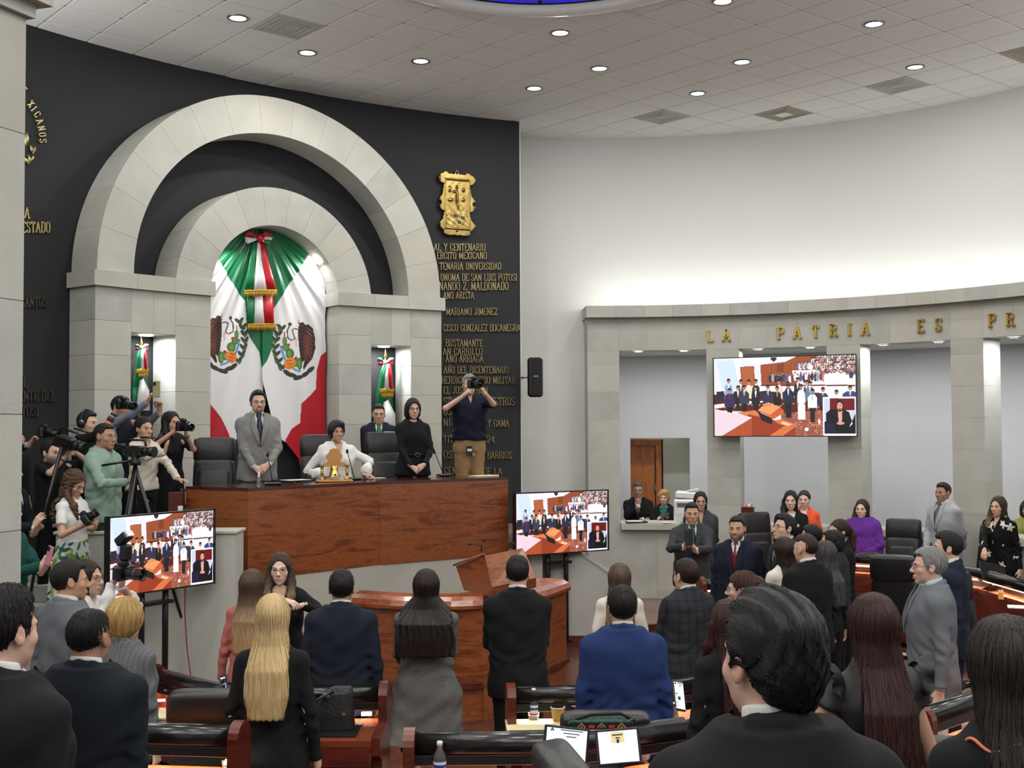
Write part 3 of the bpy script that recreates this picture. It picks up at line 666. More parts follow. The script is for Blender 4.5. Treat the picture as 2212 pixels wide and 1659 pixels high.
def hair_field(style, h, p):
    t = p.get('t', .012); zE = p.get('end', -.42); wide = p.get('w', .105); top = p.get('top', .012)
    lo = (-.2, -.16, min(-.15, zE-.03)); hi = (.2, .24 if style != 'ponytail' else .28, .17)
    F = Field(lo, hi, h); fem = style not in ('short', 'back')
    if style in ('short', 'back'):
        F.ell((0, .014, .032), (.073+t*.6, .094+t*.8, .087+t)); F.ell((0, -.02, .075), (.055, .07, .03+top), .03)
        if style == 'back': F.ell((0, .03, .068), (.06, .085, .046), .03); F.ell((0, .07, -.01), (.058, .042, .066), .03)
        yy = [-.14, -.085, -.06, -.045, -.03, -.012, .0, .022, .035, .06, .1]; zz = [.1, .088, .068, .052, -.012, -.02, .028, .03, -.04, -.075, -.085]
        if p.get('low'): zz = [.1, .088, .068, .052, -.02, -.03, .02, .02, -.06, -.1, -.11]
        zz = [v+p.get('hl', 0)*(1 if i < 4 else 0) for i, v in enumerate(zz)]
        F.put(lo, hi, lambda X, Y, Z: (np.interp(Y.ravel(), yy, zz)[None, :, None]+np.clip((-.035-Y)/.02, 0, 1)*(.02*np.exp(-((np.abs(X)-.052)/.014)**2)-.006*np.exp(-(X/.03)**2))-Z)*.7, .006, 'int')
    else:
        F.ell((0, .014, .032), (.075+t*.7, .096+t, .089+t))
        if style == 'bob': F.loft([-.115, -.07, 0, .05], [.072, .094, .096, .08], [.07, .088, .098, .09], [.035, .03, .02, .014], k=.03)
        if style == 'pixie': F.loft([-.085, -.04, .02, .06], [.05, .082, .09, .08], [.05, .085, .1, .09], [.045, .025, .015, .01], k=.03); F.ell((.02, -.03, .095), (.06, .07, .03), .03)
        if style in ('long', 'curly'):
            e = zE; wv = p.get('wave', 0)
            z_ = [e, e*.75, e*.5, -.13, -.05, .04, .1]; ws = [wide*p.get('tip', .8), wide, wide*.97, wide*.86, .082, .077, .045]; dps = [.03, .042, .05, .07, .088, .088, .05]; cys = [p.get('yb', .1)+.01, p.get('yb', .1), p.get('yb', .1)-.015, .055, .025, .014, .014]
            F.loft(z_, ws, dps, cys, k=.03)
            if p.get('front'):   # locks falling in front of the shoulders
                for sx in ((-1, 1) if p['front'] == 2 else (p['front'],)): F.chain([(sx*.078, 0, 0), (sx*.088, -.02, -.1), (sx*.09, -.075, -.2), (sx*.08, -.105, e*.9)], [.03, .034, .036, .018], .02, sy=.8)
        if style == 'bun': F.ell((0, .115 if not p.get('high') else .1, p.get('bz', -.01)), (.045, .04, .045), .01)
        if style == 'ponytail':
            F.ell((0, .11, .02), (.03, .03, .03), .01); F.chain([(0, .12, .02), (0, .15, -.04), (0, .14, -.16), (0.01, .125, zE)], [.028, .038, .036, .012], .02)
        # leave the face and the ears free
        fw = p.get('fw', .069); F.ell((0, -.105, -.03), (fw, .1, .108 if style != 'pixie' else .095), .01, 'sub')
        if style in ('bun', 'ponytail'):
            yy = [-.14, -.06, -.03, -.015, .02, .035, .06, .12]; zz = [.07, .055, .0, .01, .02, -.04, -.07, -.12]
            F.put((-.2, -.16, -.15), (.2, .075, .17), lambda X, Y, Z: (np.interp(Y.ravel(), yy, zz)[None, :, None]-Z)*.7+0*X, .006, 'int')
    n1 = p.get('rough', .0018); kf = p.get('freq', 34)
    th = np.arctan2(F.X, F.Y+.02*0-.01); lenn = F.Z
    if style == 'back': ph = F.X*210+8*np.sin(F.Z*17+F.X*9); F.d += (.0032*np.sin(ph)+.002*np.sin(F.X*430+F.Y*30)).astype(np.float32)
    else:
        wv = p.get('wave', 0); F.d += (n1*np.sin(th*kf+3*np.sin(lenn*14)+wv*6*np.sin(lenn*34))+n1*.7*np.sin(th*kf*2.3+5*np.sin(lenn*9))).astype(np.float32)
        if style == 'curly': F.d += (.006*np.sin(F.X*70+3*np.sin(F.Z*50))*np.sin(F.Z*75+F.Y*40)).astype(np.float32)
        if p.get('part') is not None: F.cap((p['part'], -.11, .1), (p['part']*.5, .03, .135), .004, .003, .003, 'sub')
    return F
def strands(F, N, flow, steps, step, width, seed_fn, rs, lift=.001):
    P, Q = F.mesh(); m = seed_fn(P); P = P[m]
    if len(P) < 5: return None
    p = P[rs.randint(0, len(P), N)]+rs.normal(0, .002, (N, 3)); dirb = rs.normal(0, .12, (N, 3)); pts = [p]; nor = [F.grad(p)]; dr = []
    for i in range(steps):
        g = F.grad(p); f = flow(p)+dirb; f = f-g*(f*g).sum(1)[:, None]; f /= np.linalg.norm(f, axis=1)[:, None]+1e-9
        p = p+f*step; g = F.grad(p); dd = F.sample(p); p = p-g*np.clip(dd-lift, -.01, .01)[:, None]*.9; pts.append(p); nor.append(g)
    A = np.stack(pts, 1); G = np.stack(nor, 1); T = np.gradient(A, axis=1); S = np.cross(T, G); S /= np.linalg.norm(S, axis=2, keepdims=True)+1e-9
    t = np.linspace(0, 1, steps+1)[None, :, None]; wv = width*(.5+rs.rand(N, 1, 1))*np.sin(PI*np.clip(t*.85+.12, 0, 1)); A = A+G*lift*(1.0+1.5*rs.rand(N, 1, 1))
    V = np.stack([A-S*wv, A+G*wv*.6, A+S*wv], 2); n = steps+1; V = V.reshape(-1, 3)
    b = (np.arange(N)[:, None]*n+np.arange(steps)[None, :])*3; b = b.ravel()
    Qs = np.concatenate([np.stack([b, b+1, b+4, b+3], 1), np.stack([b+1, b+2, b+5, b+4], 1)]); return V, Qs
def st_attr(me, P):
    r = np.hypot(P[:, 0], P[:, 1]-.01)+1e-6; a = me.attributes.new('st', 'FLOAT_VECTOR', 'POINT')
    k = np.clip(r/.06, .3, 1.4); a.data.foreach_set('vector', np.stack([P[:, 0]/r*k, (P[:, 1]-.01)/r*k, P[:, 2]], 1).astype(np.float32).ravel())
# ================================================================== people
ZF = np.array([.44, .48, .52, .57, .62, .68, .734, .779, .813, .838, .859, .878])
MW = np.array([.198, .2, .198, .188, .180, .188, .200, .204, .192, .160, .108, .07]); MD = np.array([.122, .126, .13, .12, .118, .124, .132, .13, .118, .096, .076, .062])
FW = np.array([.185, .195, .195, .172, .148, .154, .166, .168, .158, .13, .088, .058]); FD = np.array([.115, .122, .126, .112, .102, .112, .13, .118, .1, .08, .062, .052])
CY = np.array([.01, .012, .012, .0, -.004, -.008, -.012, 0, .006, .012, .016, .02])
def _dense(z, a):
    zz = np.linspace(z[0], z[-1], 42); v = np.interp(zz, z, a); v = np.concatenate([[v[0]]*3, v, [v[-1]]*3]); return np.convolve(v, np.ones(7)/7, 'valid')
MW, MD, FW, FD, CY = [_dense(ZF, a) for a in (MW, MD, FW, FD, CY)]; ZF = np.linspace(ZF[0], ZF[-1], 42)
SKIN = {'light': (.64, .41, .31), 'tan': (.52, .31, .21), 'brown': (.40, .22, .145), 'dark': (.27, .14, .09), 'pale': (.70, .50, .40)}
SKINM = mat('skin', (200, 150, 120), .5, attr='Col', spec=.35); EYEMAT = mat('eye', (255, 255, 255), .15, attr='Col')
WHITE = mat('white_cotton', (224, 224, 222), .85, bump=.15, bscale=120)
def cloth(key, col, n=.06, ns=260, rough=.88, bump=.12): return mat('cloth_'+key, col, rough, noise=n, nscale=ns, bump=bump, bscale=ns, spec=.25, detail=1)
ARM = {
 'down': lambda s: dict(t=(s*.265, .015, .80), pole=(s*.4, 1, 0), d=(0, -.15, -1), n=(-s, 0, 0), curl=.45),
 'fist': lambda s: dict(t=(s*.26, 0, .80), pole=(s*.4, 1, 0), d=(0, -.1, -1), n=(-s, 0, 0), curl=1.1),
 'clasp': lambda s: dict(t=(s*.085, -.235, .955+.012*s), pole=(s*1, .5, -.3), d=(-s*.8, -.15, -.6), n=(0, 1, -.2), curl=.5),
 'clasp_hi': lambda s: dict(t=(s*.09, -.26, 1.08+.02*s), pole=(s*1, .3, -.6), d=(-s, -.2, -.1), n=(0, 1, 0), curl=.6),
 'back': lambda s: dict(t=(s*.09, .21, .93), pole=(s*1, -.1, 0), d=(-s, .2, -.5), n=(0, -1, 0), curl=.4),
 'desk': lambda s: dict(t=(s*.25, -.36, 1.02), pole=(s*1, .6, -.2), d=(0, -1, -.25), n=(0, .2, -1), curl=.25),
 'read': lambda s: dict(t=(s*.13, -.32, 1.13), pole=(s*1, .2, -.7), d=(-s*.6, -.5, .5), n=(0, .6, .5), curl=.8),
 'phone': lambda s: dict(t=(s*.075, -.36, 1.17), pole=(s*1, .2, -.8), d=(-s*.35, -.25, 1), n=(-s*.5, -.9, .1), curl=1.0),
 'shoot': lambda s: dict(t=(s*.1, -.24, 1.50), pole=(s*1, -.1, -.8), d=(-s*.3, -.5, .8), n=(-s, -.1, .1), curl=.9),
 'high': lambda s: dict(t=(s*.12, -.38, 1.86), pole=(s*1, .3, .2), d=(-s*.1, -.2, 1), n=(-s*.6, -.8, 0), curl=.9),
 'push': lambda s: dict(t=(s*.2, -.3, 1.0), pole=(s*1, .6, -.4), d=(-s*.3, -1, .1), n=(-s*.5, 0, -.8), curl=.9),
}
PEOPLE = []
def person(label, px, py, Y, face, floor=0., H=None, fem=False, build=1., skin='tan', beard=0, head=(0, 0), hair=None, top=None, bottom=None, shirt=None, tie=None, tie_w=.04,
           arms=('down', 'down'), glasses=None, seated=False, earring=None, wide=1., group=None, fx=0, feet=True, lips=None, legs=True, strandn=0):
    tp = at(px, py, Y); zo = 0.
    if hair: tp[2] -= .014+hair.get('t', .012)*.3
    if H is None: H = tp[2]-floor
    if seated: zo = tp[2]-floor-H
    s = H/1.75; yaw = math.radians(face); rs = np.random.RandomState(int(px*7+py*13) % 9999)
    vis_front = True
    W_ = (FW if fem else MW)*build*s; D_ = (FD if fem else MD)*(1+(build-1)*1.2)*s; Zf = ZF*H; C_ = CY*s
    vb = min(.0155, max(.008, Y*.00115)); vh = .0042 if Y < 5 else (.0048 if abs(((face+180) % 360)-180) < 120 else .0062)
    if Y < 9 and abs(((face+180) % 360)-180) < 120: vh = .0042
    at_front = lambda z, e=0: -(np.interp(z, Zf, D_)+e)+np.interp(z, Zf, C_)
    sw = (.15 if fem else .174)*build*s; hr = 1.04 if not fem else .995
    S = {}; E = {}; Wr = {}; spec = {}; ca, sa = math.cos(yaw), math.sin(yaw); hc = np.array([0, -.012, H-.118*hr])
    rootl = np.array([tp[0]-(ca*hc[0]-sa*hc[1]), tp[1]-(sa*hc[0]+ca*hc[1]), floor+zo])
    def tol(v): v = np.array(v, float); return np.array([ca*v[0]+sa*v[1], -sa*v[0]+ca*v[1], v[2]])
    for k, sg in ((0, -1), (1, 1)):
        a = arms[k]; a = dict(ARM[a](sg)) if isinstance(a, str) else dict(a)
        if 'px' in a: a['t'] = tol(at(*a['px'])-rootl)/s
        if 'dw' in a: a['d'] = tol(a['dw'])
        if 'nw' in a: a['n'] = tol(a['nw'])
        if 'pw' in a: a['pole'] = tol(a['pw'])
        a.setdefault('pole', (sg, .3, -.8)); spec[sg] = a; S[sg] = np.array([sg*sw, .005, .804*H]); T = np.array(a['t'])*s
        if a.get('lift'): S[sg][2] += a['lift']
        if T[2] > 1.45*s: S[sg] += np.array([-sg*.02, -.01, .03])
        E[sg], Wr[sg] = ik(S[sg], T, .29*s, .25*s, a['pole'])
    # ---- the body: one continuous mesh of skin
    lo = np.array([-.5, -.62, -.02]); hi = np.array([.5, .42, H*.9]); ps = np.array([E[1], E[-1], Wr[1], Wr[-1], S[1], S[-1]])
    lo = np.minimum([-sw-.1, -.22*build, -.02 if not seated else .2], ps.min(0)-.08); hi = np.maximum([sw+.1, .2*build, H*.88], ps.max(0)+.08)
    if seated: lo = np.minimum(lo, [-.25, -.62, .0])
    bare = (bottom or {}).get('kind') == 'skirt' or (top or {}).get('sleeve', 1) < .9
    F = Field(lo, hi, vb*1.25 if not bare else vb*.9)
    mk = Zf < .848*H; bo = np.interp(Zf[mk], [.58*H, .64*H], [.036, .02]); F.loft(Zf[mk], W_[mk]-bo, D_[mk]-bo, C_[mk], k=.02); F.cap((0, .022, .80*H), (0, .016, .885*H), .056*hr*wide, .052*hr*wide, .03)
    for sg in (-1, 1):
        F.cap(S[sg]-[sg*.03, 0, .005], E[sg], .046*s*(.85 if fem else 1), .036*s*(.9 if fem else 1), .03); F.cap(E[sg], Wr[sg], .036*s*(.9 if fem else 1), .0255*s*(.9 if fem else 1), .012)
    if not seated:
        for sg in (-1, 1):
            hp, kn, an = (sg*.085*s, .01, .5*H), (sg*.088*s, -.005, .275*H), (sg*.082*s, .025, .05*H)
            F.cap(hp, kn, .085*s, .052*s, .03); F.cap(kn, an, .052*s, .034*s, .02); F.cap(an, (sg*.09*s, -.1*s, .03), .034, .03, .02)
    else:
        for sg in (-1, 1): F.cap((sg*.09*s, 0, .5*H), (sg*.11*s, -.45*s, .5*H), .085*s, .06*s, .03); F.cap((sg*.11*s, -.45*s, .5*H), (sg*.11*s, -.4*s, .24*H), .055*s, .04*s, .03)
    V, Q = F.mesh(); sk = np.array(SKIN[skin]); cols = [np.tile(sk, (len(V), 1))]; VV = [V]; QQ = [Q]; nb = len(V)
    hp_, hq = head_mesh(round(vh, 4), fem, wide); R = rot(math.radians(head[0]), math.radians(head[1]))
    hv = (hp_*hr)@R.T+hc; VV.append(hv); QQ.append(hq+nb); nb += len(hv); cols.append(skin_cols(hp_, sk, fem, beard, lips))
    for sg in (-1, 1):
        a = spec[sg]; d = a.get('d'); d = unit(Wr[sg]-E[sg]) if d is None else np.array(d, float); n = np.array(a.get('n', (-sg, 0, 0)), float); n = n-unit(d)*(n@unit(d)); 
        sd = np.cross(n, d)*sg; sd = sd if not a.get('flip') else -sd
        v_, q_ = hand_mesh(Wr[sg]+unit(d)*.015, d, n, sd, a.get('curl', .5), a.get('spread', .3), a.get('thumb', .5), .0048 if Y < 16 else .006, .95*s*(.9 if fem else 1), a.get('idx'))
        VV.append(v_); QQ.append(q_+nb); nb += len(v_); cols.append(np.tile(sk*.97, (len(v_), 1)))
    Vb = np.concatenate(VV); me = mesh_np('person', Vb, None, SKINM, True, np.concatenate(cols), np.concatenate(QQ))
    root = link('person', me); root.location = rootl; root.rotation_euler = (0, 0, yaw)
    tag(root, label, 'person', group); PEOPLE.append((label[:40], round(H, 2), Y))
    def part(nm, V, Q, m, cols=None, lab=None, smooth=True):
        o = link(nm, mesh_np(nm, V, None, m, smooth, cols, Q), root)
        if lab: o['label'] = lab
        return o
    hx = lambda p: (np.array(p)*hr)@R.T+hc
    # ---- eyes, brows, glasses
    if abs(((face+head[0]+180) % 360)-180) < 130:
        v = np.concatenate([hx(EV+np.array([sx*.031, -.074, .003])) for sx in (-1, 1)]); 
        for sx in (-1, 1): part('eye', hx(EV+np.array([sx*.031, -.0745, .003])), EF, EYEMAT, EC)
        hm = hair['mat'] if hair else BLK
        for sx in (-1, 1):
            m = MB(); m.tube([hx(p) for p in [(sx*.013, -.094, .0185), (sx*.028, -.0925, .0245), (sx*.041, -.084, .024), (sx*.05, -.074, .0175)]], [.0022, .0034, .003, .0012] if not fem else [.0016, .0024, .0022, .001], hm, 6); m.obj('eyebrow', root)
    if glasses:
        gm = BLACKP if glasses == 'dark' else GREYM; m = MB()
        for sx in (-1, 1):
            c = (sx*.0325, -.1, .001); m.tube([hx((c[0]+.0215*math.cos(a), c[1]+abs(math.cos(a))*.0 + .006*(sx*math.cos(a)), c[2]+.0185*math.sin(a))) for a in np.linspace(0, 2*PI, 15)[:-1]], .0013, gm, 5, closed=True)
            m.tube([hx(p) for p in [(sx*.054, -.094, .005), (sx*.079, -.01, .008), (sx*.082, .01, -.002)]], .0012, gm, 5)
        m.tube([hx(p) for p in [(-.011, -.103, .004), (0, -.105, .007), (.011, -.103, .004)]], .0012, gm, 5); m.obj('glasses', root)
    if earring:
        for sx in (-1, 1): MB().lathe([(0, -.008), (.005, 0), (0, .008)], hx((sx*.082, .0, -.038)), GOLD if earring == 'gold' else WHITEP, 10).obj('earring', root)
    # ---- hair
    if hair:
        p = dict(hair); stl = p.pop('style'); hm = p.pop('mat'); p.setdefault('yb', float(D_.max())+.03); FH = hair_field(stl, .0042 if Y < 5 else (.005 if Y < 9 else .006), p)
        V, Q = FH.mesh(); R0 = rot(math.radians(head[0])); hx0 = hx
        if stl in ('long', 'curly') and head[1]:
            def hx(P):
                P = np.array(P); t = np.clip((P[:, 2:3]+.16)/.16, 0, 1); return (P*hr@R.T+hc)*t+(P*hr@R0.T+hc+np.array([0, -.0, 0]))*(1-t)
        o = part('hair', hx(V), Q, hm); st_attr(o.data, V)
        if strandn:
            fl = (lambda q: np.stack([.25*q[:, 0]/.08, .9+0*q[:, 1], -.25-q[:, 1]*5], 1)) if stl == 'back' else (lambda q: np.stack([q[:, 0]*3*(q[:, 2] > .05), (q[:, 1]-.0)*3*(q[:, 2] > .05), -np.ones(len(q))], 1))
            sf = (lambda q: (q[:, 2] > .0) & (q[:, 1] < .09)) if stl == 'back' else (lambda q: (q[:, 2] > (.0 if stl == 'short' else p.get('end', -.4)*.8)))
            L = {'back': .17, 'short': .035}.get(stl, .2); r = strands(FH, strandn, fl, 12, L/12, .0016 if stl != 'short' else .0012, sf, rs)
            if r is not None:
                sv, sq = r; o2 = link('hair_strands', mesh_np('hair_strands', hx(sv), None, hm, True, None, sq), root); st_attr(o2.data, sv+rs.normal(0, .01, sv.shape)*0)
                o2['kind'] = 'stuff'
        hx = hx0
    # ---- garments
    def wrinkle(F, A=.0028, zone=None):
        X, Y_, Z = F.X, F.Y, F.Z; ph = rs.rand(4)*6
        w = A*(np.sin(34*X+13*Z+2.5*np.sin(9*Z+ph[0])+ph[1])*np.cos(21*Y_+17*Z+ph[2])+.8*np.sin(36*Z+15*Y_+2*np.sin(13*X+ph[3])))
        for sg in (-1, 1):
            e = E[sg]; r2 = (X-e[0])**2+(Y_-e[1])**2+(Z-e[2])**2; w = w+A*1.8*np.exp(-r2/.012)*np.sin(95*(Z*.8+X*.4*sg+Y_*.6))
        w = w+A*1.3*np.exp(-((Z-.61*H)/.06)**2)*np.sin(70*Z+12*np.abs(X)+8*np.sin(9*X+ph[0]))
        F.d += w.astype(np.float32)
    def upper(nm, o, e, ar=1.0):
        hem = o.get('hem', .46)*H; vz = o.get('v'); slv = o.get('sleeve', 1.); fl = o.get('flare', 1.); topz = o.get('topz', .866)*H; neck = o.get('neck')
        vv = o.get('vox', vb); b = ps.copy(); lo = np.minimum([-sw-.12, -.26*build, hem-.03], b.min(0)-.1); hi = np.maximum([sw+.12, .24*build, topz+.04], b.max(0)+.1); lo[2] = min(lo[2], hem-.03)
        wm = float(W_.max())*max(fl, 1)+.05+e; lo[:2] = np.minimum(lo[:2], -wm); hi[:2] = np.maximum(hi[:2], wm*np.array([1, .8]))
        F = Field(lo, hi, vv)
        zs = np.array([z for z in Zf if z > hem+.01 and z < topz-.004]); zs = np.concatenate([[hem], zs, [topz]]); f = 1+(fl-1)*np.clip((.62*H-zs)/(.62*H-hem+.01), 0, 1)
        box = o.get('box', 0)*s; ww = np.interp(zs, Zf, W_); dd = np.interp(zs, Zf, D_); hh = np.clip((.78*H-zs)/.1, 0, 1); ww = ww*f+e+box*hh*np.clip(.19*s-ww, 0, .03)/.03; dd = dd*f+e+box*hh*.5
        F.loft(zs, ww, dd, np.interp(zs, Zf, C_), k=.02, p=2.3)
        sc = .9 if fem else 1
        for sg in (-1, 1):
            sh = S[sg]; pad = o.get('pad', 1.)
            F.ell(sh+[-sg*.012, 0, .0], (.06*s*sc+e*.5, .058*s*sc+e*.5, .046*s*sc*pad+e*.5), .04)
            if slv <= 0: continue
            r0, r1, r2 = (.053*s*sc*ar+e*.5, .044*s*sc*ar+e*.5, o.get('cuff', .036)*s*sc*ar+e*.5)
            if slv < .6: F.cap(sh, sh+(E[sg]-sh)*(slv/.5), r0, r0*.98+.004, .025, cut=True)
            else:
                F.cap(sh, E[sg], r0, r1, .03); q = E[sg]+(Wr[sg]-E[sg])*min(1., (slv-.5)*2); F.cap(E[sg], q, r1, r2, .015, cut=True)
                if o.get('puff'): F.ell(E[sg]*.35+Wr[sg]*.65, (.06, .06, .075), .04)
        if o.get('wr', 1): wrinkle(F, .0028*o.get('wr', 1))
        if o.get('lapel'):
            zb = vz*H; zt_ = .868*H; zl = np.array([zb, .75*H, .78*H, .784*H, .79*H, .815*H, .845*H, zt_]); xo = np.array([.012, .088, .098, .1, .08, .094, .084, .066])*s*(.88 if fem else 1); xo[0] = .012
            zg = np.array([zb, zb+.25*(.75*H-zb), zb+.5*(.75*H-zb), zb+.75*(.75*H-zb), .75*H, .778*H, .783*H, .786*H, .803*H, .825*H, .85*H, zt_]); hw_ = o.get('vw', .062)*s
            xO = np.interp(zg, zl, xo); xI = np.maximum(.004, hw_*(zg-zb)/(.86*H-zb)-.006); lay = []
            for t_ in (.001, .009):
                for z_, a_, b_ in zip(zg, xI, xO):
                    w_, d_, c_ = np.interp(z_, zs, ww), np.interp(z_, zs, dd), np.interp(z_, zs, np.interp(zs, Zf, C_))
                    for u_ in np.linspace(0, 1, 5):
                        x_ = a_+(b_-a_)*u_; y_ = c_-d_*max(0, 1-min(.999, x_/w_)**2.3)**(1/2.3)-t_-.003*math.sin(u_*PI); y_ = min(y_, -.058*s) if z_ > .825*H else y_; lay.append((x_, y_, z_))
            n5 = 5*len(zg); m_ = MB()
            for sg in (-1, 1):
                Fq = []
                for L_ in (0, 1):
                    for r_ in range(len(zg)-1):
                        for c_ in range(4): b0 = L_*n5+r_*5+c_; Fq.append([b0, b0+1, b0+6, b0+5])
                ring = [r_*5 for r_ in range(len(zg))]+[(len(zg)-1)*5+c_ for c_ in range(1, 5)]+[r_*5+4 for r_ in range(len(zg)-2, -1, -1)]+[3, 2, 1]
                for i_ in range(len(ring)): a0, a1 = ring[i_], ring[(i_+1) % len(ring)]; Fq.append([a0, a1, a1+n5, a0+n5])
                m_ = MB().add([(sg*x_, y_, z_) for x_, y_, z_ in lay], Fq, o['mat'], True); m_.obj('lapel', root)
        if o.get('collar', o.get('lapel')):
            cz = [(.066, -.05, .852), (.069, -.005, .864), (.053, .052, .876), (0, .076, .882)]; cz = cz+[(-x, y, z) for x, y, z in cz[-2::-1]]
            F.chain([(x*s*(.92 if fem else 1)*wide, y*s*1.04, (z-.008)*H) for x, y, z in cz], .018+e*.2, .01)
        if vz:
            zb = vz*H; hw = o.get('vw', .062)*s; zt = .86*H
            F.put((-hw-.02, lo[1], zb), (hw+.02, 0, topz+.05), lambda X, Y_, Z: np.maximum(np.maximum((np.abs(X)-hw*np.clip((Z-zb)/(zt-zb), 0, 1.6))*.9, Y_+.0), zb-Z), .004, 'sub')
            if o.get('open', 1):   # the front edge below the V
                F.put((-.01, lo[1], hem), (.01, -.03, zb), lambda X, Y_, Z: np.maximum(np.maximum(np.abs(X-.004)-.003, Y_+.05), Z-zb), .003, 'sub')
        if neck: F.ell((0, -.035*s, .884*H), (neck*1.08*s, neck*1.2*s, .08*s*o.get('scoop', 1)), .006, 'sub')
        if o.get('fn'): o['fn'](F)
        V, Q = F.mesh(); cols = o['cols'](V, H, s) if o.get('cols') else None
        return part(nm, V, Q, o['mat'], cols, o.get('lab'))
    e0 = 0.0
    if shirt is not None:
        so = dict(mat=shirt.get('mat', WHITE), hem=.55, topz=.842, sleeve=.0, wr=.4, vox=vb, v=shirt.get('v'), open=0, vw=.045, lab=shirt.get('lab'), neck=shirt.get('neck'), cols=shirt.get('cols'))
        upper(shirt.get('name', 'shirt'), so, -.003)
        if shirt.get('collar', True):
            cw = (.064 if not fem else .056)*s*wide; F = Field((-.1, -.12, .83*H), (.1, .13, .93*H), .006)
            def fn(d, X, Y_, Z): return np.maximum(d, (Z-(.884*H+.26*(Y_-.01)))*.9)
            F.loft([.858*H, .87*H, .89*H, .91*H], [cw, cw, cw*.97, cw*.95], [cw*1.0, cw*1.0, cw*1.0, cw*.98], [.006*s, .008*s, .01*s, .012*s], p=2, fn=fn)
            for sg in (-1, 1): F.cap((sg*.008, -.06*s, .872*H), (sg*.04*s, -.074*s, .842*H), .008, .011, .006)
            if tie is None and not shirt.get('closed'): F.put((-.02, -.13, .8*H), (.02, -.02, .92*H), lambda X, Y_, Z: np.maximum((np.abs(X)-.02*np.clip((Z-.845*H)/.07, 0, 1)), Y_+.03), .003, 'sub')
            V, Q = F.mesh(); part('collar', V, Q, shirt.get('mat', WHITE))
        if shirt.get('cuffs', True) and (top or {}).get('sleeve', 1) >= .95:
            for sg in (-1, 1): u = unit(Wr[sg]-E[sg]); MB().tube([Wr[sg]-u*.03, Wr[sg]+u*.012], [.034*s, .033*s], shirt.get('mat', WHITE), 14).obj('cuff', root)
        e0 = .012
    if tie is not None:
        m = MB(); zz = [.868*H, .855*H, .84*H, .79*H, .70*H, .60*H, .575*H, .56*H]; ww = np.array([.5, .62, .38, .6, .85, 1.05, .6, .05])*tie_w*s*.5
        yy = [-.078*s, -.086*s]+[at_front(z, .006+.002) for z in zz[2:]]; yy[2] = min(yy[2], -.084*s)
        V = []; 
        for z, w_, y in zip(zz, ww, yy): V += [(-w_, y, z), (0, y-.008, z), (w_, y, z), (0, y+.01, z)]
        Fq = [[4*i+k, 4*i+(k+1) % 4, 4*i+4+(k+1) % 4, 4*i+4+k] for i in range(len(zz)-1) for k in range(4)]
        m.add(V, Fq, tie, True).obj('tie', root)
    if (top or {}).get('vest'):
        ve = top['vest']; upper('sweater', dict(mat=ve, hem=.5, sleeve=0, wr=.3, v=.77, vw=.05, open=0, topz=.85), .004)
    if top: upper(top.get('name', 'jacket'), top, e0+top.get('ease', .0))
    if bottom and legs:
        k = bottom.get('kind', 'trousers'); wz = bottom.get('waist', .60)*H; vv = vb*1.1; m = bottom['mat']; be = bottom.get('ease', .0)
        F = Field((-.42, -.66 if seated else -.4, -.01), (.42, .4, wz+.03), bottom.get('vox', vv))
        if k == 'trousers':
            zs = np.array([.47*H, .52*H, wz]); F.loft(zs, np.interp(zs, Zf, W_)-.016, np.interp(zs, Zf, D_)-.016, np.interp(zs, Zf, C_), k=.03)
            for sg in (-1, 1):
                if seated: F.cap((sg*.09*s, 0, .5*H), (sg*.11*s, -.45*s, .5*H), .1*s, .075*s, .03); F.cap((sg*.11*s, -.45*s, .5*H), (sg*.11*s, -.38*s, .26*H), .07*s, .055*s, .02)
                else: F.cap((sg*.088*s, .01, .5*H), (sg*.09*s, -.004, .275*H), .1*s*min(build, 1.15), .072*s+be, .03); F.cap((sg*.09*s, -.004, .275*H), (sg*.085*s, .015, .045), .072*s+be, .055*s+be*1.5, .02, cut=True)
            F.d += (.003*np.sin(40*F.Z+14*F.X)*np.sin(23*F.X+9*F.Z)).astype(np.float32)
        else:
            hem = bottom.get('hem', .28)*H; fl = bottom.get('flare', 1.15); zs = np.array([hem, .5*H, .56*H, wz]); F.loft(zs, np.interp(zs, Zf, W_)*np.array([fl, 1, 1, 1])+.012+be, np.interp(zs, Zf, D_)*np.array([fl*1.2, 1.05, 1, 1])+.012+be, np.interp(zs, Zf, C_), k=.02)
            th = np.arctan2(F.X, F.Y); F.d += (np.clip((.55*H-F.Z)*.02, 0, .012)*np.sin(th*14+3*np.sin(F.Z*5))).astype(np.float32)
        V, Q = F.mesh(); part(k if k != 'skirt' else 'skirt', V, Q, m, bottom['cols'](V, H, s) if bottom.get('cols') else None)
    if feet and not seated:
        for sg in (-1, 1):
            F = Field((-.08, -.24, -.01), (.08, .1, .12), .011); F.cap((0, .04, .045), (0, -.12, .03), .04, .038, .02); F.cap((0, .04, .05), (0, .035, .09), .04, .042, .02);
            F.d = np.maximum(F.d, (.004-F.Z)); V, Q = F.mesh(); part('shoe', V*[1, 1, 1]+np.array([sg*.09*s, 0, 0]), Q, bottom.get('shoe', LEATHER) if bottom else LEATHER)
    root['_'] = 0; del root['_']
    info = dict(root=root, R=R, hc=hc, Wr=Wr, E=E, S=S, H=H, s=s, hx=hx, spec=spec, floor=floor+zo)
    info['w'] = lambda p: np.array([root.location[0]+ca*p[0]-sa*p[1], root.location[1]+sa*p[0]+ca*p[1], floor+zo+p[2]])
    return info
BLK = hairmat('black', (11, 10, 10), (30, 27, 26), .5); DBR = hairmat('dark_brown', (24, 15, 12), (58, 38, 30)); BLOND = hairmat('blonde', (196, 160, 104), (236, 214, 166), .5); SHORTBL = hairmat('short_blonde', (150, 112, 62), (214, 184, 122), .5)
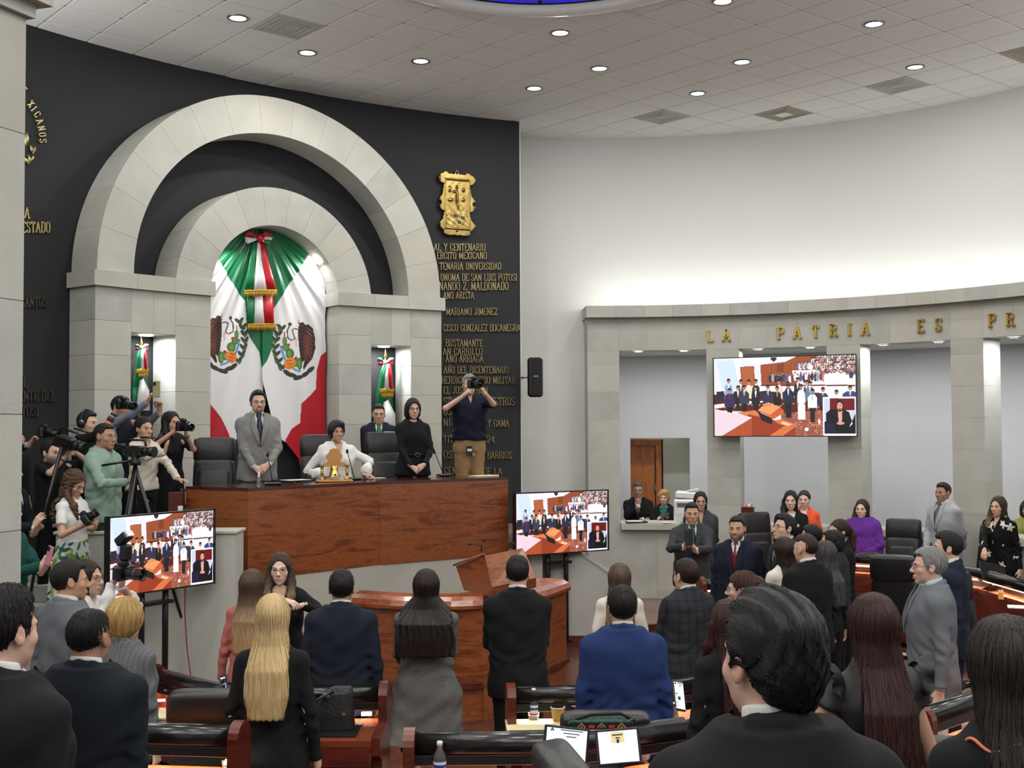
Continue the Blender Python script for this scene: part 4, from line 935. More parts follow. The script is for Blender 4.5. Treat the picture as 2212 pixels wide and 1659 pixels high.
GREYH = hairmat('grey', (70, 70, 70), (176, 176, 174), .5); DGREY = hairmat('dark_grey', (24, 24, 26), (96, 96, 98), .5); RED = hairmat('red_brown', (34, 17, 16), (70, 38, 36)); BLK2 = hairmat('blue_black', (8, 9, 10), (24, 26, 30), .42)
OMB1 = ombre('ombre_light', (58, 44, 34), (186, 158, 118), -.06, -.36); OMB2 = ombre('ombre_streaked', (66, 52, 42), (142, 118, 84), -.02, -.42); OMB3 = ombre('ombre_gold', (34, 24, 20), (176, 142, 98), -.08, -.4)
SUITBLACK = cloth('black', (20, 20, 22)); SUITNAVY = cloth('navy', (24, 30, 46)); SUITBLUE = cloth('blue', (32, 50, 96)); SUITGREY = cloth('grey', (128, 128, 126)); SUITLG = cloth('light_grey', (158, 162, 168)); SUITMG = cloth('mid_grey', (98, 102, 108))
SUITDG = cloth('charcoal', (42, 44, 48)); TROUS = cloth('trouser_black', (18, 18, 20)); TWEED = cloth('tweed', (98, 98, 98), .55, 380, .95, .3); DKN = cloth('dark_navy', (18, 24, 34)); OFFW = cloth('off_white', (224, 220, 208), .04); 
def suit(m, **k): return dict(dict(mat=m, hem=.445, v=.66, lapel=True, pad=1.12, box=.028), **k)
TR = dict(kind='trousers', mat=TROUS)
# ================================================================== pictures painted cell by cell on real flat screens and cloths
class Raster:
    def __init__(s, w, h, bg): s.w, s.h = w, h; s.a = np.tile(np.array(bg, np.float32), (h, w, 1))
    def poly(s, P, c, al=1.):
        P = np.array(P, float); x0, y0 = np.floor(P.min(0)).astype(int); x1, y1 = np.ceil(P.max(0)).astype(int)+1; x0, y0 = max(0, x0), max(0, y0); x1, y1 = min(s.w, x1), min(s.h, y1)
        if x1 <= x0 or y1 <= y0: return s
        X, Y = np.meshgrid(np.arange(x0, x1)+.5, np.arange(y0, y1)+.5); m = np.zeros(X.shape, bool); n = len(P)
        for i in range(n):
            (ax, ay), (bx, by) = P[i], P[(i+1) % n]
            if ay == by: continue
            m ^= ((ay > Y) != (by > Y)) & (X < (bx-ax)*(Y-ay)/(by-ay)+ax)
        r = s.a[y0:y1, x0:x1]; r[m] = r[m]*(1-al)+np.array(c, np.float32)*al; return s
    def ell(s, x, y, rx, ry, c, ang=0., al=1.):
        t = np.linspace(0, 2*PI, 18)[:-1]; ca, sa = math.cos(ang), math.sin(ang)
        return s.poly([(x+rx*math.cos(a)*ca-ry*math.sin(a)*sa, y+rx*math.cos(a)*sa+ry*math.sin(a)*ca) for a in t], c, al)
    def line(s, P, w, c):
        for (ax, ay), (bx, by) in zip(P[:-1], P[1:]):
            L = math.hypot(bx-ax, by-ay)+1e-6; nx, ny = -(by-ay)/L*w/2, (bx-ax)/L*w/2; s.poly([(ax+nx, ay+ny), (bx+nx, by+ny), (bx-nx, by-ny), (ax-nx, ay-ny)], c); s.ell(bx, by, w/2, w/2, c)
        return s
    def noise(s, A, rs): s.a *= 1+A*(rs.rand(s.h, s.w, 1)-.5); return s
def L3(*c): return lin(tuple(c))
def hall_picture():
    W_, H_ = 330, 180; k = W_/2115; R = Raster(W_, H_, L3(222, 222, 236)); rs = np.random.RandomState(3)
    q = lambda *P: [((x-20)*k, (y-105)*k*H_/W_*2115/1150) for x, y in P]
    def poly(c, *P): R.poly(q(*P), L3(*c))
    def ell(c, x, y, rx, ry): (X, Y), = q((x, y)); R.ell(X, Y, max(.55, rx*k), max(.55, ry*k), L3(*c))
    poly((200, 216, 242), (60, 140), (330, 130), (420, 560), (150, 560)); poly((236, 236, 246), (330, 130), (425, 125), (450, 540), (420, 560))
    poly((150, 72, 38), (425, 238), (640, 230), (652, 520), (450, 532)); poly((172, 92, 52), (445, 250), (625, 244), (636, 510), (465, 520))
    poly((152, 74, 40), (735, 215), (1110, 180), (1280, 105), (1600, 92), (1620, 300), (1290, 320), (1280, 525), (750, 522))
    for x in range(780, 1560, 60): poly((132, 60, 32), (x, 200-.25*max(0, x-1100)), (x+8, 200-.25*max(0, x-1100)), (x+8, 500), (x, 500))
    poly((120, 56, 30), (985, 210), (1085, 208), (1088, 330), (985, 330)); poly((240, 240, 250), (430, 118), (1285, 100), (1105, 178), (735, 208))
    poly((40, 40, 46), (890, 110), (980, 110), (985, 140), (940, 180), (890, 140)); poly((226, 226, 236), (1210, 310), (1570, 312), (1680, 250), (1810, 250), (1810, 300), (1700, 300), (1600, 360), (1210, 370))
    poly((226, 226, 236), (740, 520), (2125, 545), (2125, 720), (1280, 640), (750, 620)); poly((96, 40, 26), (740, 505), (2125, 532), (2125, 550), (740, 525))
    cl = [(240, 240, 246), (232, 232, 240), (60, 62, 84), (44, 40, 48), (240, 226, 220), (110, 60, 76), (90, 80, 140), (150, 152, 164), (200, 120, 110)]
    def fig(x, y, c, hgt=60, w=24):
        ell(c, x, y+hgt*.75, w, hgt*.75); ell((40, 26, 22), x, y-2, 13, 15); ell((186, 138, 116), x, y+4, 10, 12)
    for i in range(40): x = 1290+i*7+rs.rand()*8; fig(x, 170+rs.rand()*30+(20 if x < 1500 else -40), cl[rs.randint(len(cl))], 60)
    for row in range(9):
        for x in range(1560+(70 if row > 4 else 0), 2120, 36): fig(x+rs.rand()*20, 108+row*34+rs.rand()*14, cl[rs.randint(len(cl))], 46, 22)
    for x in range(870, 1720, 42): fig(x+rs.rand()*12, 340+rs.rand()*36, cl[rs.randint(len(cl))], 80, 24)
    for x in range(1700, 2120, 52): fig(x+rs.rand()*12, 320+rs.rand()*60, cl[rs.randint(3)], 100, 32)
    poly((226, 226, 236), (1960, 440), (2100, 440), (2100, 520), (1960, 520))
    poly((150, 84, 66), (1040, 860), (1660, 800), (1660, 1255), (1250, 1255), (1040, 1000)); 
    for i in range(150): x, y = 1060+rs.rand()*590, 880+rs.rand()*370; ell([(176, 108, 84), (126, 66, 52), (206, 150, 130)][rs.randint(3)], x, y, 16, 6)
    ell((250, 240, 236), 1415, 1160, 30, 26); ell((240, 226, 220), 1600, 1050, 16, 40)
    poly((84, 28, 24), (20, 640), (620, 600), (1640, 640), (1660, 880), (1040, 930), (20, 870)); poly((226, 226, 232), (20, 790), (420, 750), (800, 740), (800, 760), (20, 850))
    for x0 in (60, 330, 560, 760, 1230): poly((34, 36, 44), (x0, 600), (x0+110, 590), (x0+120, 720), (x0, 740))
    def man(x, y, c, bot, w, shirt=(230, 230, 236), legs=(26, 26, 34), tie=None, hair=(22, 18, 18), skin=(176, 124, 98)):
        hh = 38; poly(legs, (x-w*.62, y+180), (x+w*.62, y+180), (x+w*.5, bot), (x-w*.5, bot)); poly(c, (x-w*.45, y+62), (x+w*.45, y+62), (x+w, y+100), (x+w*1.02, y+255), (x-w*1.02, y+255), (x-w, y+100))
        poly(shirt, (x-15, y+58), (x+15, y+58), (x+3, y+150), (x-3, y+150))
        if tie: poly(tie, (x-5, y+66), (x+5, y+66), (x+4, y+150), (x-4, y+150))
        ell(hair, x, y+8, hh*.78, hh*.9); ell(skin, x, y+20, hh*.62, hh*.84); ell(hair, x, y-8, hh*.62, hh*.42); ell(skin, x-w*.95, y+262, 12, 14); ell(skin, x+w*.95, y+262, 12, 14)
    for a in [(245, 430, (140, 160, 200), 640, 60), (435, 445, (60, 60, 70), 620, 46), (555, 450, (230, 210, 180), 600, 50), (665, 445, (40, 40, 48), 600, 54), (1015, 455, (226, 196, 186), 600, 50), (1290, 430, (30, 30, 36), 600, 54), (1420, 470, (60, 62, 50), 620, 40), (1150, 490, (50, 56, 90), 700, 50)]: man(*a)
    man(1470, 490, (96, 116, 150), 760, 68, tie=(150, 200, 220)); man(390, 535, (26, 26, 32), 860, 52); man(485, 530, (52, 54, 72), 890, 72, tie=(70, 80, 140)); man(660, 540, (28, 28, 38), 880, 62, shirt=(240, 240, 245))
    man(845, 530, (42, 46, 70), 900, 72, tie=(30, 40, 90)); man(985, 550, (22, 20, 24), 880, 56, shirt=(180, 130, 110)); man(1150, 525, (34, 38, 62), 990, 80, tie=(140, 160, 180)); man(260, 570, (50, 42, 84), 920, 76, shirt=(140, 24, 50), legs=(18, 18, 26))
    poly((236, 226, 230), (1290, 640), (1395, 640), (1400, 1020), (1290, 1020)); man(1340, 530, (240, 228, 232), 1020, 54, shirt=(240, 226, 230), legs=(240, 236, 240), hair=(60, 30, 26)); man(1505, 600, (236, 236, 246), 1060, 66, legs=(30, 28, 36), tie=(20, 20, 24)); man(1660, 580, (44, 46, 66), 900, 74, tie=(20, 20, 30))
    man(1855, 620, (240, 232, 234), 760, 90); man(2050, 560, (54, 66, 112), 760, 110, tie=(60, 60, 80))
    poly((146, 56, 30), (370, 915), (640, 880), (730, 975), (1010, 1040), (1250, 1085), (1250, 1255), (130, 1255), (600, 985)); poly((212, 118, 70), (370, 912), (640, 878), (720, 930), (720, 975), (560, 940), (500, 960))
    poly((208, 112, 66), (930, 1030), (1050, 1010), (1250, 1085), (1250, 1120), (1060, 1255), (860, 1255), (1100, 1100), (1000, 1080)); poly((240, 190, 160), (1050, 1040), (1200, 1085), (1150, 1110), (1040, 1080))
    poly((176, 80, 44), (600, 985), (600, 1255), (130, 1255)); 
    for y in range(1010, 1250, 22): poly((140, 56, 28), (600, y), (600, y+5), (130+(600-130)*max(0, (1255-y-260)/260), y+8+(1250-y)*.4))
    poly((226, 202, 212), (20, 850), (600, 988), (130, 1255), (20, 1255)); poly((208, 104, 52), (690, 880), (1080, 880), (1075, 930), (920, 1010), (900, 1000)); poly((232, 150, 96), (690, 880), (830, 760), (1030, 830), (880, 945)); poly((196, 88, 44), (1030, 830), (1078, 900), (925, 1010), (880, 945))
    poly((36, 22, 24), (680, 888), (905, 1000), (905, 1090), (745, 1030)); R.line(q((770, 820), (900, 800), (980, 805)), .7, L3(30, 20, 20)); ell((30, 22, 24), 830, 775, 10, 10); ell((30, 22, 24), 985, 805, 10, 10)
    poly((246, 246, 250), (1655, 700), (2140, 700), (2140, 1245), (1655, 1245)); poly((200, 202, 222), (1672, 716), (2120, 716), (2120, 1225), (1672, 1225)); poly((104, 16, 20), (1755, 720), (2110, 724), (2110, 890), (1760, 885))
    poly((12, 12, 18), (1700, 930), (1760, 880), (1850, 880), (1960, 880), (2030, 920), (2080, 1080), (2030, 1130), (2120, 940), (2120, 1225), (1672, 1225), (1672, 1060), (1700, 1040)); poly((20, 24, 52), (1672, 1070), (1810, 1060), (1850, 1225), (1672, 1225)); poly((220, 160, 150), (1868, 890), (1935, 890), (1925, 1060), (1880, 1060))
    ell((24, 14, 14), 1898, 830, 52, 84); ell((216, 150, 132), 1898, 832, 42, 56); poly((60, 30, 30), (1875, 868), (1920, 868), (1910, 876), (1885, 876)); ell((216, 150, 132), 1905, 1075, 56, 22); ell((40, 24, 24), 1882, 820, 8, 4); ell((40, 24, 24), 1914, 820, 8, 4)
    R.noise(.06, rs); return R
HALL = hall_picture()
SCREENM = mat('screen_picture', (255, 255, 255), .35, attr='Col', emit=1.25)
for n_ in SCREENM.node_tree.nodes:
    if n_.type == 'BSDF_PRINCIPLED':
        SCREENM.node_tree.links.remove(n_.inputs['Base Color'].links[0]); n_.inputs['Base Color'].default_value = (.01, .01, .01, 1)
def picture_mesh(R, w, h, name='picture'):
    nx, ny = R.w, R.h; X, Z = np.meshgrid(np.linspace(-w/2, w/2, nx+1), np.linspace(h/2, -h/2, ny+1)); V = np.stack([X.ravel(), 0*X.ravel(), Z.ravel()], 1)
    i, j = np.meshgrid(np.arange(nx), np.arange(ny)); b = (j*(nx+1)+i).ravel(); Q = np.stack([b+nx+1, b+nx+2, b+1, b], 1)
    me = bpy.data.meshes.new(name); me.vertices.add(len(V)); me.vertices.foreach_set('co', V.astype(np.float32).ravel()); me.loops.add(len(Q)*4); me.loops.foreach_set('vertex_index', Q.astype(np.int32).ravel()); me.polygons.add(len(Q)); me.polygons.foreach_set('loop_start', np.arange(0, len(Q)*4, 4, dtype=np.int32)); me.update(calc_edges=True)
    ca = me.color_attributes.new('Col', 'FLOAT_COLOR', 'CORNER'); c = np.ones((len(Q), 4, 4), np.float32); c[:, :, :3] = R.a.reshape(-1, 1, 3); ca.data.foreach_set('color', c.ravel()); me.materials.append(SCREENM); return me
PICM = picture_mesh(HALL, 1, 1)
def screen(label, pl, pr, zc, h, wall=False):
    """television between two points of its left and right edges, seen from the hall"""
    pl, pr = np.array(pl[:2]), np.array(pr[:2]); w = float(np.hypot(*(pr-pl))); c = (pl+pr)/2; a = math.atan2(pr[1]-pl[1], pr[0]-pl[0])
    o = empty('television', (c[0], c[1], zc if wall else 0), a, label, 'screen'); z = 0 if wall else zc
    MB().box((0, .035, z), (w+.012, .05, h+.014), BLACKP, bev=.01).obj('casing', o)
    b = MB()
    for sx in (-1, 1): b.box((sx*(w/2), -.002, z), (.012, .03, h+.016), BLACKP)
    for sz in (-1, 1): b.box((0, -.002, z+sz*h/2), (w+.012, .03, .012), BLACKP)
    b.obj('bezel', o); p = link('picture', PICM, o); p.scale = (w-.008, 1, h-.008); p.location = (0, .006, z)
    MB().box((0, .1, z), (.5, .1, .3), BLACKM, bev=.01).obj('bracket', o)
    if not wall:
        for sx in (-.13, .13): MB().tube([(sx, .13, .1), (sx, .13, z+.1)], .028, BLACKM, 12).obj('pole', o)
        for sx in (-.42, .42):
            MB().box((sx, .1, .075), (.06, .62, .04), BLACKM, bev=.01).obj('foot', o)
            for sy in (-.17, .37): MB().lathe([(.0, -.015), (.035, -.015), (.035, .015), (0, .015)], (sx, sy, .037), BLACKM, 12, R=Matrix.Rotation(PI/2, 3, 'Y')).obj('caster', o)
        MB().box((0, .13, .085), (.84, .06, .04), BLACKM, bev=.01).obj('crossbar', o)
        MB().box((0, .1, z-h/2-.12), (.32, .12, .03), BLACKM, bev=.005).obj('shelf', o)
    return o
H_TV = .716
p0, p1 = at(1113, 1130, 13.75), at(1313, 1122, 14.42); screen('television on a black wheeled stand right of the long wooden desk', p0, p1, (at(1212, 1128, 14.1)[2]), H_TV)
p0, p1 = at(234, 1209, 10.1), at(462, 1176, 11.05); TVL = screen('television on a black wheeled stand at the left, below the press group', p0, p1, at(350, 1192, 10.55)[2], .672)
pa = hitc(1542, 857, C2, 5.93); pb = hitc(1850, 855, C2, 5.93); screen('large television hung on the colonnade under the gold inscription', pa, pb, (pa[2]+pb[2])/2, float(np.hypot(*(pb-pa)[:2]))*.562, True)
MB().tube([at(400, 1270, 11.02), at(399, 1320, 11.02), at(404, 1400, 11.05), at(412, 1460, 11.05), (at(412, 1460, 11.0)[0], 11.0, .02)], .006, mat('red_cable', (150, 60, 44), .6), 6).obj('cable', label='red cable hanging down the stone wall under the left television', category='cable')
# ------------------------------------------------------------------ flags and ribbons
CLOTHM = mat('satin', (255, 255, 255), .42, attr='Col', bump=.1, bscale=40); GRN = (4, 104, 62); WHT = (226, 226, 228); REDC = (178, 18, 36)
OX, OY, FS = 452, 486, 1.0
FR = Raster(252, 556, L3(*WHT))
def fp(*P): return [((x-OX)*FS, (y-OY)*FS) for x, y in P]
def e5(x, y, mir=False): x = 978-x if mir else x; y = y-52 if mir else y; return ((430+x/3.686-OX)*FS, (450+y/3.686-OY)*FS)
FR.poly(fp((452, 486), (704, 486), (704, 500), (663, 556), (647, 586), (628, 610), (609, 640), (593, 667), (592.8, 708), (590, 751), (576.5, 781), (565.6, 795), (560, 762), (547, 738), (534.5, 717), (533, 700), (530, 652), (519.5, 637), (503, 613), (490, 591), (480, 572), (469, 558), (452, 540)), L3(*GRN))
FR.poly(fp((452, 870), (466, 887), (478, 903), (490, 930), (503, 962), (503, 1040), (452, 1040)), L3(*REDC)); FR.poly(fp((704, 758), (693, 770), (685, 800), (684, 841), (651, 872), (650, 914), (631, 927), (617, 951), (617, 1042), (704, 1042)), L3(*REDC))
def emblem(mir):
    q = lambda *P: [e5(x, y, mir) for x, y in P]; k = 1/3.686; sg = -1 if mir else 1
    def el(x, y, rx, ry, c, a=0): X, Y = e5(x, y, mir); FR.ell(X, Y, rx*k, ry*k, L3(*c), a*sg)
    BR, BR2, GN, DG, OR_, BL = (52, 30, 26), (150, 84, 66), (70, 112, 48), (44, 62, 44), (226, 130, 40), (96, 150, 210)
    arc = [(658, 945), (632, 990), (616, 1040), (612, 1095), (620, 1150), (636, 1205), (662, 1255)]
    for i, (x, y) in enumerate(arc):
        el(x-14, y, 28, 13, DG, .9); el(x+14, y+6, 28, 13, DG, -.9); el(x-12, y+24, 22, 10, (70, 104, 60), .9)
    FR.line(q(*arc, (690, 1300)), 1.2, L3(*DG))
    for x, y, a in ((740, 1330, .3), (790, 1350, -.3), (845, 1325, -.5), (890, 1290, -.7), (705, 1315, .7)): el(x, y, 42, 18, (40, 52, 42), a)
    FR.line(q((700, 1300), (790, 1345), (900, 1285)), 1.1, L3(*DG))
    FR.poly(q((800, 925), (830, 905), (850, 930), (870, 925), (905, 960), (925, 1040), (928, 1120), (905, 1200), (835, 1290), (828, 1270), (845, 1210), (815, 1240), (806, 1180), (796, 1090), (792, 1000)), L3(*BR))
    for i in range(7):
        FR.line(q((862, 950+i*30), (908-i*2, 990+i*34)), 1.5, L3(*BR2)); FR.line(q((836, 1000+i*28), (872, 1050+i*28)), 1.3, L3(*BR2))
    el(822, 925, 22, 16, BR); FR.line(q((805, 928), (788, 942)), 1.8, L3(226, 160, 60)); FR.line(q((800, 890), (795, 915), (812, 920)), 1.4, L3(*BR))
    FR.line(q((724, 925), (702, 975), (706, 1035), (738, 1055), (762, 1035), (748, 1000), (742, 970), (765, 958), (800, 968)), 2.6, L3(50, 60, 44)); el(722, 925, 14, 14, (70, 40, 36))
    FR.line(q((738, 1055), (775, 1045), (770, 1100)), 2.8, L3(214, 168, 150)); FR.line(q((680, 985), (680, 1040)), 2.2, L3(*REDC))
    for x, y, rx, ry in ((682, 1060, 18, 36), (694, 1110, 26, 34), (722, 1160, 34, 42), (765, 1230, 42, 36), (800, 1240, 22, 50)): el(x, y, rx, ry, GN); el(x-4, y, rx*.5, ry*.6, (104, 146, 70))
    for x, y in ((712, 1090), (660, 1105), (770, 1195)): el(x, y, 12, 12, REDC)
    FR.line(q((655, 1105), (672, 1170), (700, 1240), (770, 1290), (800, 1300)), 5, L3(*BL)); el(722, 1238, 44, 50, OR_, .5); FR.line(q((695, 1222), (735, 1212)), 1.2, L3(80, 50, 30)); FR.line(q((700, 1245), (748, 1240)), 1.2, L3(80, 50, 30)); FR.line(q((712, 1268), (755, 1262)), 1.2, L3(80, 50, 30))
emblem(False); emblem(True)
def flag(nm, label, x0, x1, edge, dr, ph):
    """cloth between two picture columns, hanging in folds that fan out from the bow"""
    r0 = 11.40-dr; nx, ny = int(x1-x0), 556; V = []; keep = []; C = []
    def world(x, y):
        p = hitc(x, y, C1, r0); a = angc(p, C1); fx = (x-563)/(max(y-470, 20)); rr = (.012*math.sin(fx*26+ph+.8*math.sin(y*.018))+.0045*math.sin(fx*60+y*.012+ph))*min(1, (y-480)/120); return a, p[2], rr
    for j in range(ny+1):
        for i in range(nx+1):
            x, y = x0+i, OY+j; a, z, rr = world(x, y); V.append(cyl(a, r0-rr, z, C1)); ix = min(251, max(0, int(x-OX))); iy = min(555, j); C.append(FR.a[iy, ix])
    Q = []
    for j in range(ny):
        for i in range(nx):
            x, y = x0+i+.5, OY+j+.5; v = V[j*(nx+1)+i]; s_ = -(math.radians(angc(v, C1)-AC))*11.4; z = v[2]
            if y > np.interp(x, edge[0], edge[1]): continue
            if abs(s_) > .905: continue
            if z > CZ+1.63 and math.hypot(s_, z-CZ-1.63) > .915: continue
            b = j*(nx+1)+i; Q.append((b, b+nx+1, b+nx+2, b+1))
    me = mesh_np(nm, np.array(V), None, CLOTHM, True, np.array(C), Q); return link(nm, me, None, label=label, category='flag', group='large flags in the arch')
flag('flag', 'large Mexican flag draped in the arch, left half behind the bearded man', 453, 568, ([453, 470, 500, 520, 545, 568], [942, 955, 968, 930, 905, 860]), 0, 0)
flag('flag', 'large Mexican flag draped in the arch, right half with the red lower edge', 566, 703, ([566, 585, 600, 617, 646, 656, 703], [820, 900, 945, 955, 990, 1036, 1040]), .03, 1.2)
def cloth_strip(mb, L, Rr, r, m, fold=.008):
    """sheet between two pixel polylines (left, right) at radius r"""
    V = []; n = len(L); k = 5
    for i in range(n):
        for j in range(k):
            t = j/(k-1); x = L[i][0]*(1-t)+Rr[i][0]*t; y = L[i][1]*(1-t)+Rr[i][1]*t; p = hitc(x, y, C1, r); a = angc(p, C1); V.append(cyl(a, r-fold*math.sin(t*PI)-.004*math.sin(i*1.7+j), p[2], C1))
    V2 = [(*(np.array(v[:2])+(np.array(v[:2])-C1)/r*.006), v[2]) for v in V]; N_ = len(V); F_ = []
    for i in range(n-1):
        for j in range(k-1): b = i*k+j; F_ += [[b, b+1, b+k+1, b+k], [N_+b, N_+b+1, N_+b+k+1, N_+b+k]]
    ring = [j for j in range(k)]+[i*k+k-1 for i in range(1, n)]+[(n-1)*k+j for j in range(k-2, -1, -1)]+[i*k for i in range(n-2, 0, -1)]
    for i in range(len(ring)): a, b = ring[i], ring[(i+1) % len(ring)]; F_.append([a, b, b+N_, a+N_])
    mb.add(V+V2, F_, m, True)
SG, SW, SR = mat('satin_green', (8, 112, 66), .35), mat('satin_white', (226, 226, 226), .4), mat('satin_red', (186, 16, 34), .35); FRINGE = mat('gold_fringe', (206, 160, 52), .45, .5)
def fringe(mb, xl, yl, xr_, yr, r, drop, n=26):
    rs = np.random.RandomState(int(xl)); 
    for i in range(n):
        t = (i+.5)/n; x = xl+(xr_-xl)*t; y = yl+(yr-yl)*t; p = hitc(x, y, C1, r); q = hitc(x+rs.randn()*.5, y+drop*(.85+.3*rs.rand()), C1, r); mb.tube([p, q], .005, FRINGE, 5)
    a, b = hitc(xl, yl, C1, r), hitc(xr_, yr, C1, r); mb.tube([a, b], .009, FRINGE, 6)
def bowset(label, tails, loops, knot, r):
    o = empty('ribbon_bow', (0, 0, 0), 0, label, 'ribbon')
    for nm, L, R_, m, dr in tails: mb = MB(); cloth_strip(mb, L, R_, r-dr, m); mb.obj(nm, o)
    return o
bo = bowset('tricolour satin bow with two fringed tails hanging over the flags', [
 ('tail', [(546, 518), (540, 560), (533, 600), (529, 629)], [(556, 518), (554, 560), (551, 600), (549, 630)], SG, .0), ('tail', [(556, 518), (554, 560), (551, 600), (549, 630)], [(562, 518), (566, 560), (572, 600), (577, 630)], SW, .005), ('tail', [(561, 518), (567, 560), (573, 600), (577, 628)], [(570, 518), (580, 560), (590, 600), (597, 626)], SR, .01),
 ('tail', [(533, 634), (534, 670), (535, 700)], [(550, 634), (550, 670), (549, 700)], SG, -.03), ('tail', [(550, 634), (550, 670), (549, 700)], [(568, 634), (570, 670), (571, 700)], SW, -.03), ('tail', [(568, 634), (570, 670), (571, 700)], [(590, 634), (591, 670), (592, 700)], SR, -.03),
 ('bow_loop', [(528, 510), (535, 498), (541, 495), (552, 508)], [(529, 513), (538, 511), (545, 511), (556, 514)], SR, .03), ('bow_loop', [(528, 511), (538, 513), (547, 514), (555, 514)], [(530, 522), (536, 527), (546, 522), (556, 518)], SW, .03),
 ('bow_loop', [(566, 508), (572, 497), (578, 495), (585, 510)], [(566, 514), (573, 511), (580, 511), (588, 513)], SR, .03), ('bow_loop', [(566, 514), (573, 511), (580, 511), (588, 512)], [(567, 519), (576, 518), (582, 519), (587, 518)], SW, .03), ('bow_loop', [(567, 518), (574, 519), (582, 519), (587, 518)], [(568, 522), (574, 530), (582, 528), (586, 522)], SG, .03),
 ('knot', [(556, 506), (555, 514), (556, 523)], [(570, 506), (571, 514), (570, 523)], SR, .05)], None, None, 11.33)
for xl, xr_, y, r in ((528, 598, 628, 11.315), (535, 597, 701, 11.345)): mb = MB(); fringe(mb, xl, y, xr_, y-1, r, 13, 34); mb.obj('fringe', bo, kind='stuff')
def niche_flag(label, X, K, r=11.36):
    """staff with finial, tied flag and ribbon; X maps local px offsets, K scale"""
    q = lambda x, y: (X[0]+x*K, X[1]+y*K); o = empty('standing_flag', (0, 0, 0), 0, label, 'flag', 'flags standing in the arch niches')
    c = lambda x, y, rr=0: hitc(*q(x, y), C1, r+rr)
    top = c(0, 0); bot = c(-4, 60); MB().tube([c(0, 14), c(-4, 80), (c(-8, 130)[0], c(-8, 130)[1], 1.3)], .014, BRASS, 10).obj('staff', o)
    p = c(0, 0); s_ = .052*K; MB().lathe([(0, 0), (s_*.16, -s_*.7), (s_*.55, -s_*1.9), (s_*.3, -s_*2.6), (s_*.18, -s_*2.9), (s_*.42, -s_*3.3), (s_*.42, -s_*3.6), (s_*.15, -s_*4.2)], p, GOLD, 10).obj('finial', o)
    def st(nm, L, R_, m, dr): mb = MB(); cloth_strip(mb, [q(*a) for a in L], [q(*a) for a in R_], r-dr, m, .02); mb.obj(nm, o)
    st('flag_cloth', [(-5, 34), (-14, 60), (-20, 100), (-23, 135)], [(8, 34), (12, 60), (15, 100), (18, 135)], SG, .0); st('flag_cloth', [(-23, 135), (-24, 160), (-22, 200)], [(18, 135), (22, 160), (23, 200)], SG, .0); st('flag_cloth', [(-3, 118), (-8, 150), (-14, 200)], [(6, 112), (22, 145), (23, 200)], SW, .035)
    for a, b, m in (((-18, 22), (-2, 30), SG), ((2, 30), (18, 22), SW)):
        st('bow_loop', [(a[0], a[1]-2), ((a[0]+b[0])/2, (a[1]+b[1])/2-6), (b[0], b[1]-2)], [(a[0], a[1]+5), ((a[0]+b[0])/2, (a[1]+b[1])/2+2), (b[0], b[1]+3)], m, .05)
    st('bow_loop', [(-18, 27), (-10, 28), (-1, 31)], [(-17, 36), (-9, 38), (0, 34)], SR, .045); st('bow_loop', [(1, 31), (10, 28), (18, 27)], [(0, 35), (9, 38), (17, 36)], SR, .045); st('knot', [(-5, 26), (-5, 34)], [(5, 26), (5, 34)], SW, .06)
    st('tail', [(-2, 34), (-8, 56), (-11, 90)], [(3, 34), (-1, 56), (-3, 90)], SG, .05); st('tail', [(2, 34), (-1, 56), (-3, 90)], [(6, 34), (7, 56), (8, 90)], SW, .055); st('tail', [(5, 34), (7, 56), (8, 90)], [(12, 34), (16, 56), (18, 88)], SR, .06)
    mb = MB(); fringe(mb, *q(-12, 90), *q(19, 88), r-.06, 9*K, 20); mb.obj('fringe', o, kind='stuff'); mb = MB(); fringe(mb, *q(-8, 99), *q(18, 98), r-.05, 9*K, 18); mb.obj('fringe', o, kind='stuff'); return o
niche_flag('tricolour flag on a staff in the left niche, lit from above', (305, 727), .80); niche_flag('tricolour flag on a staff in the right niche, behind the man with green tie', (832.5, 753), .98)
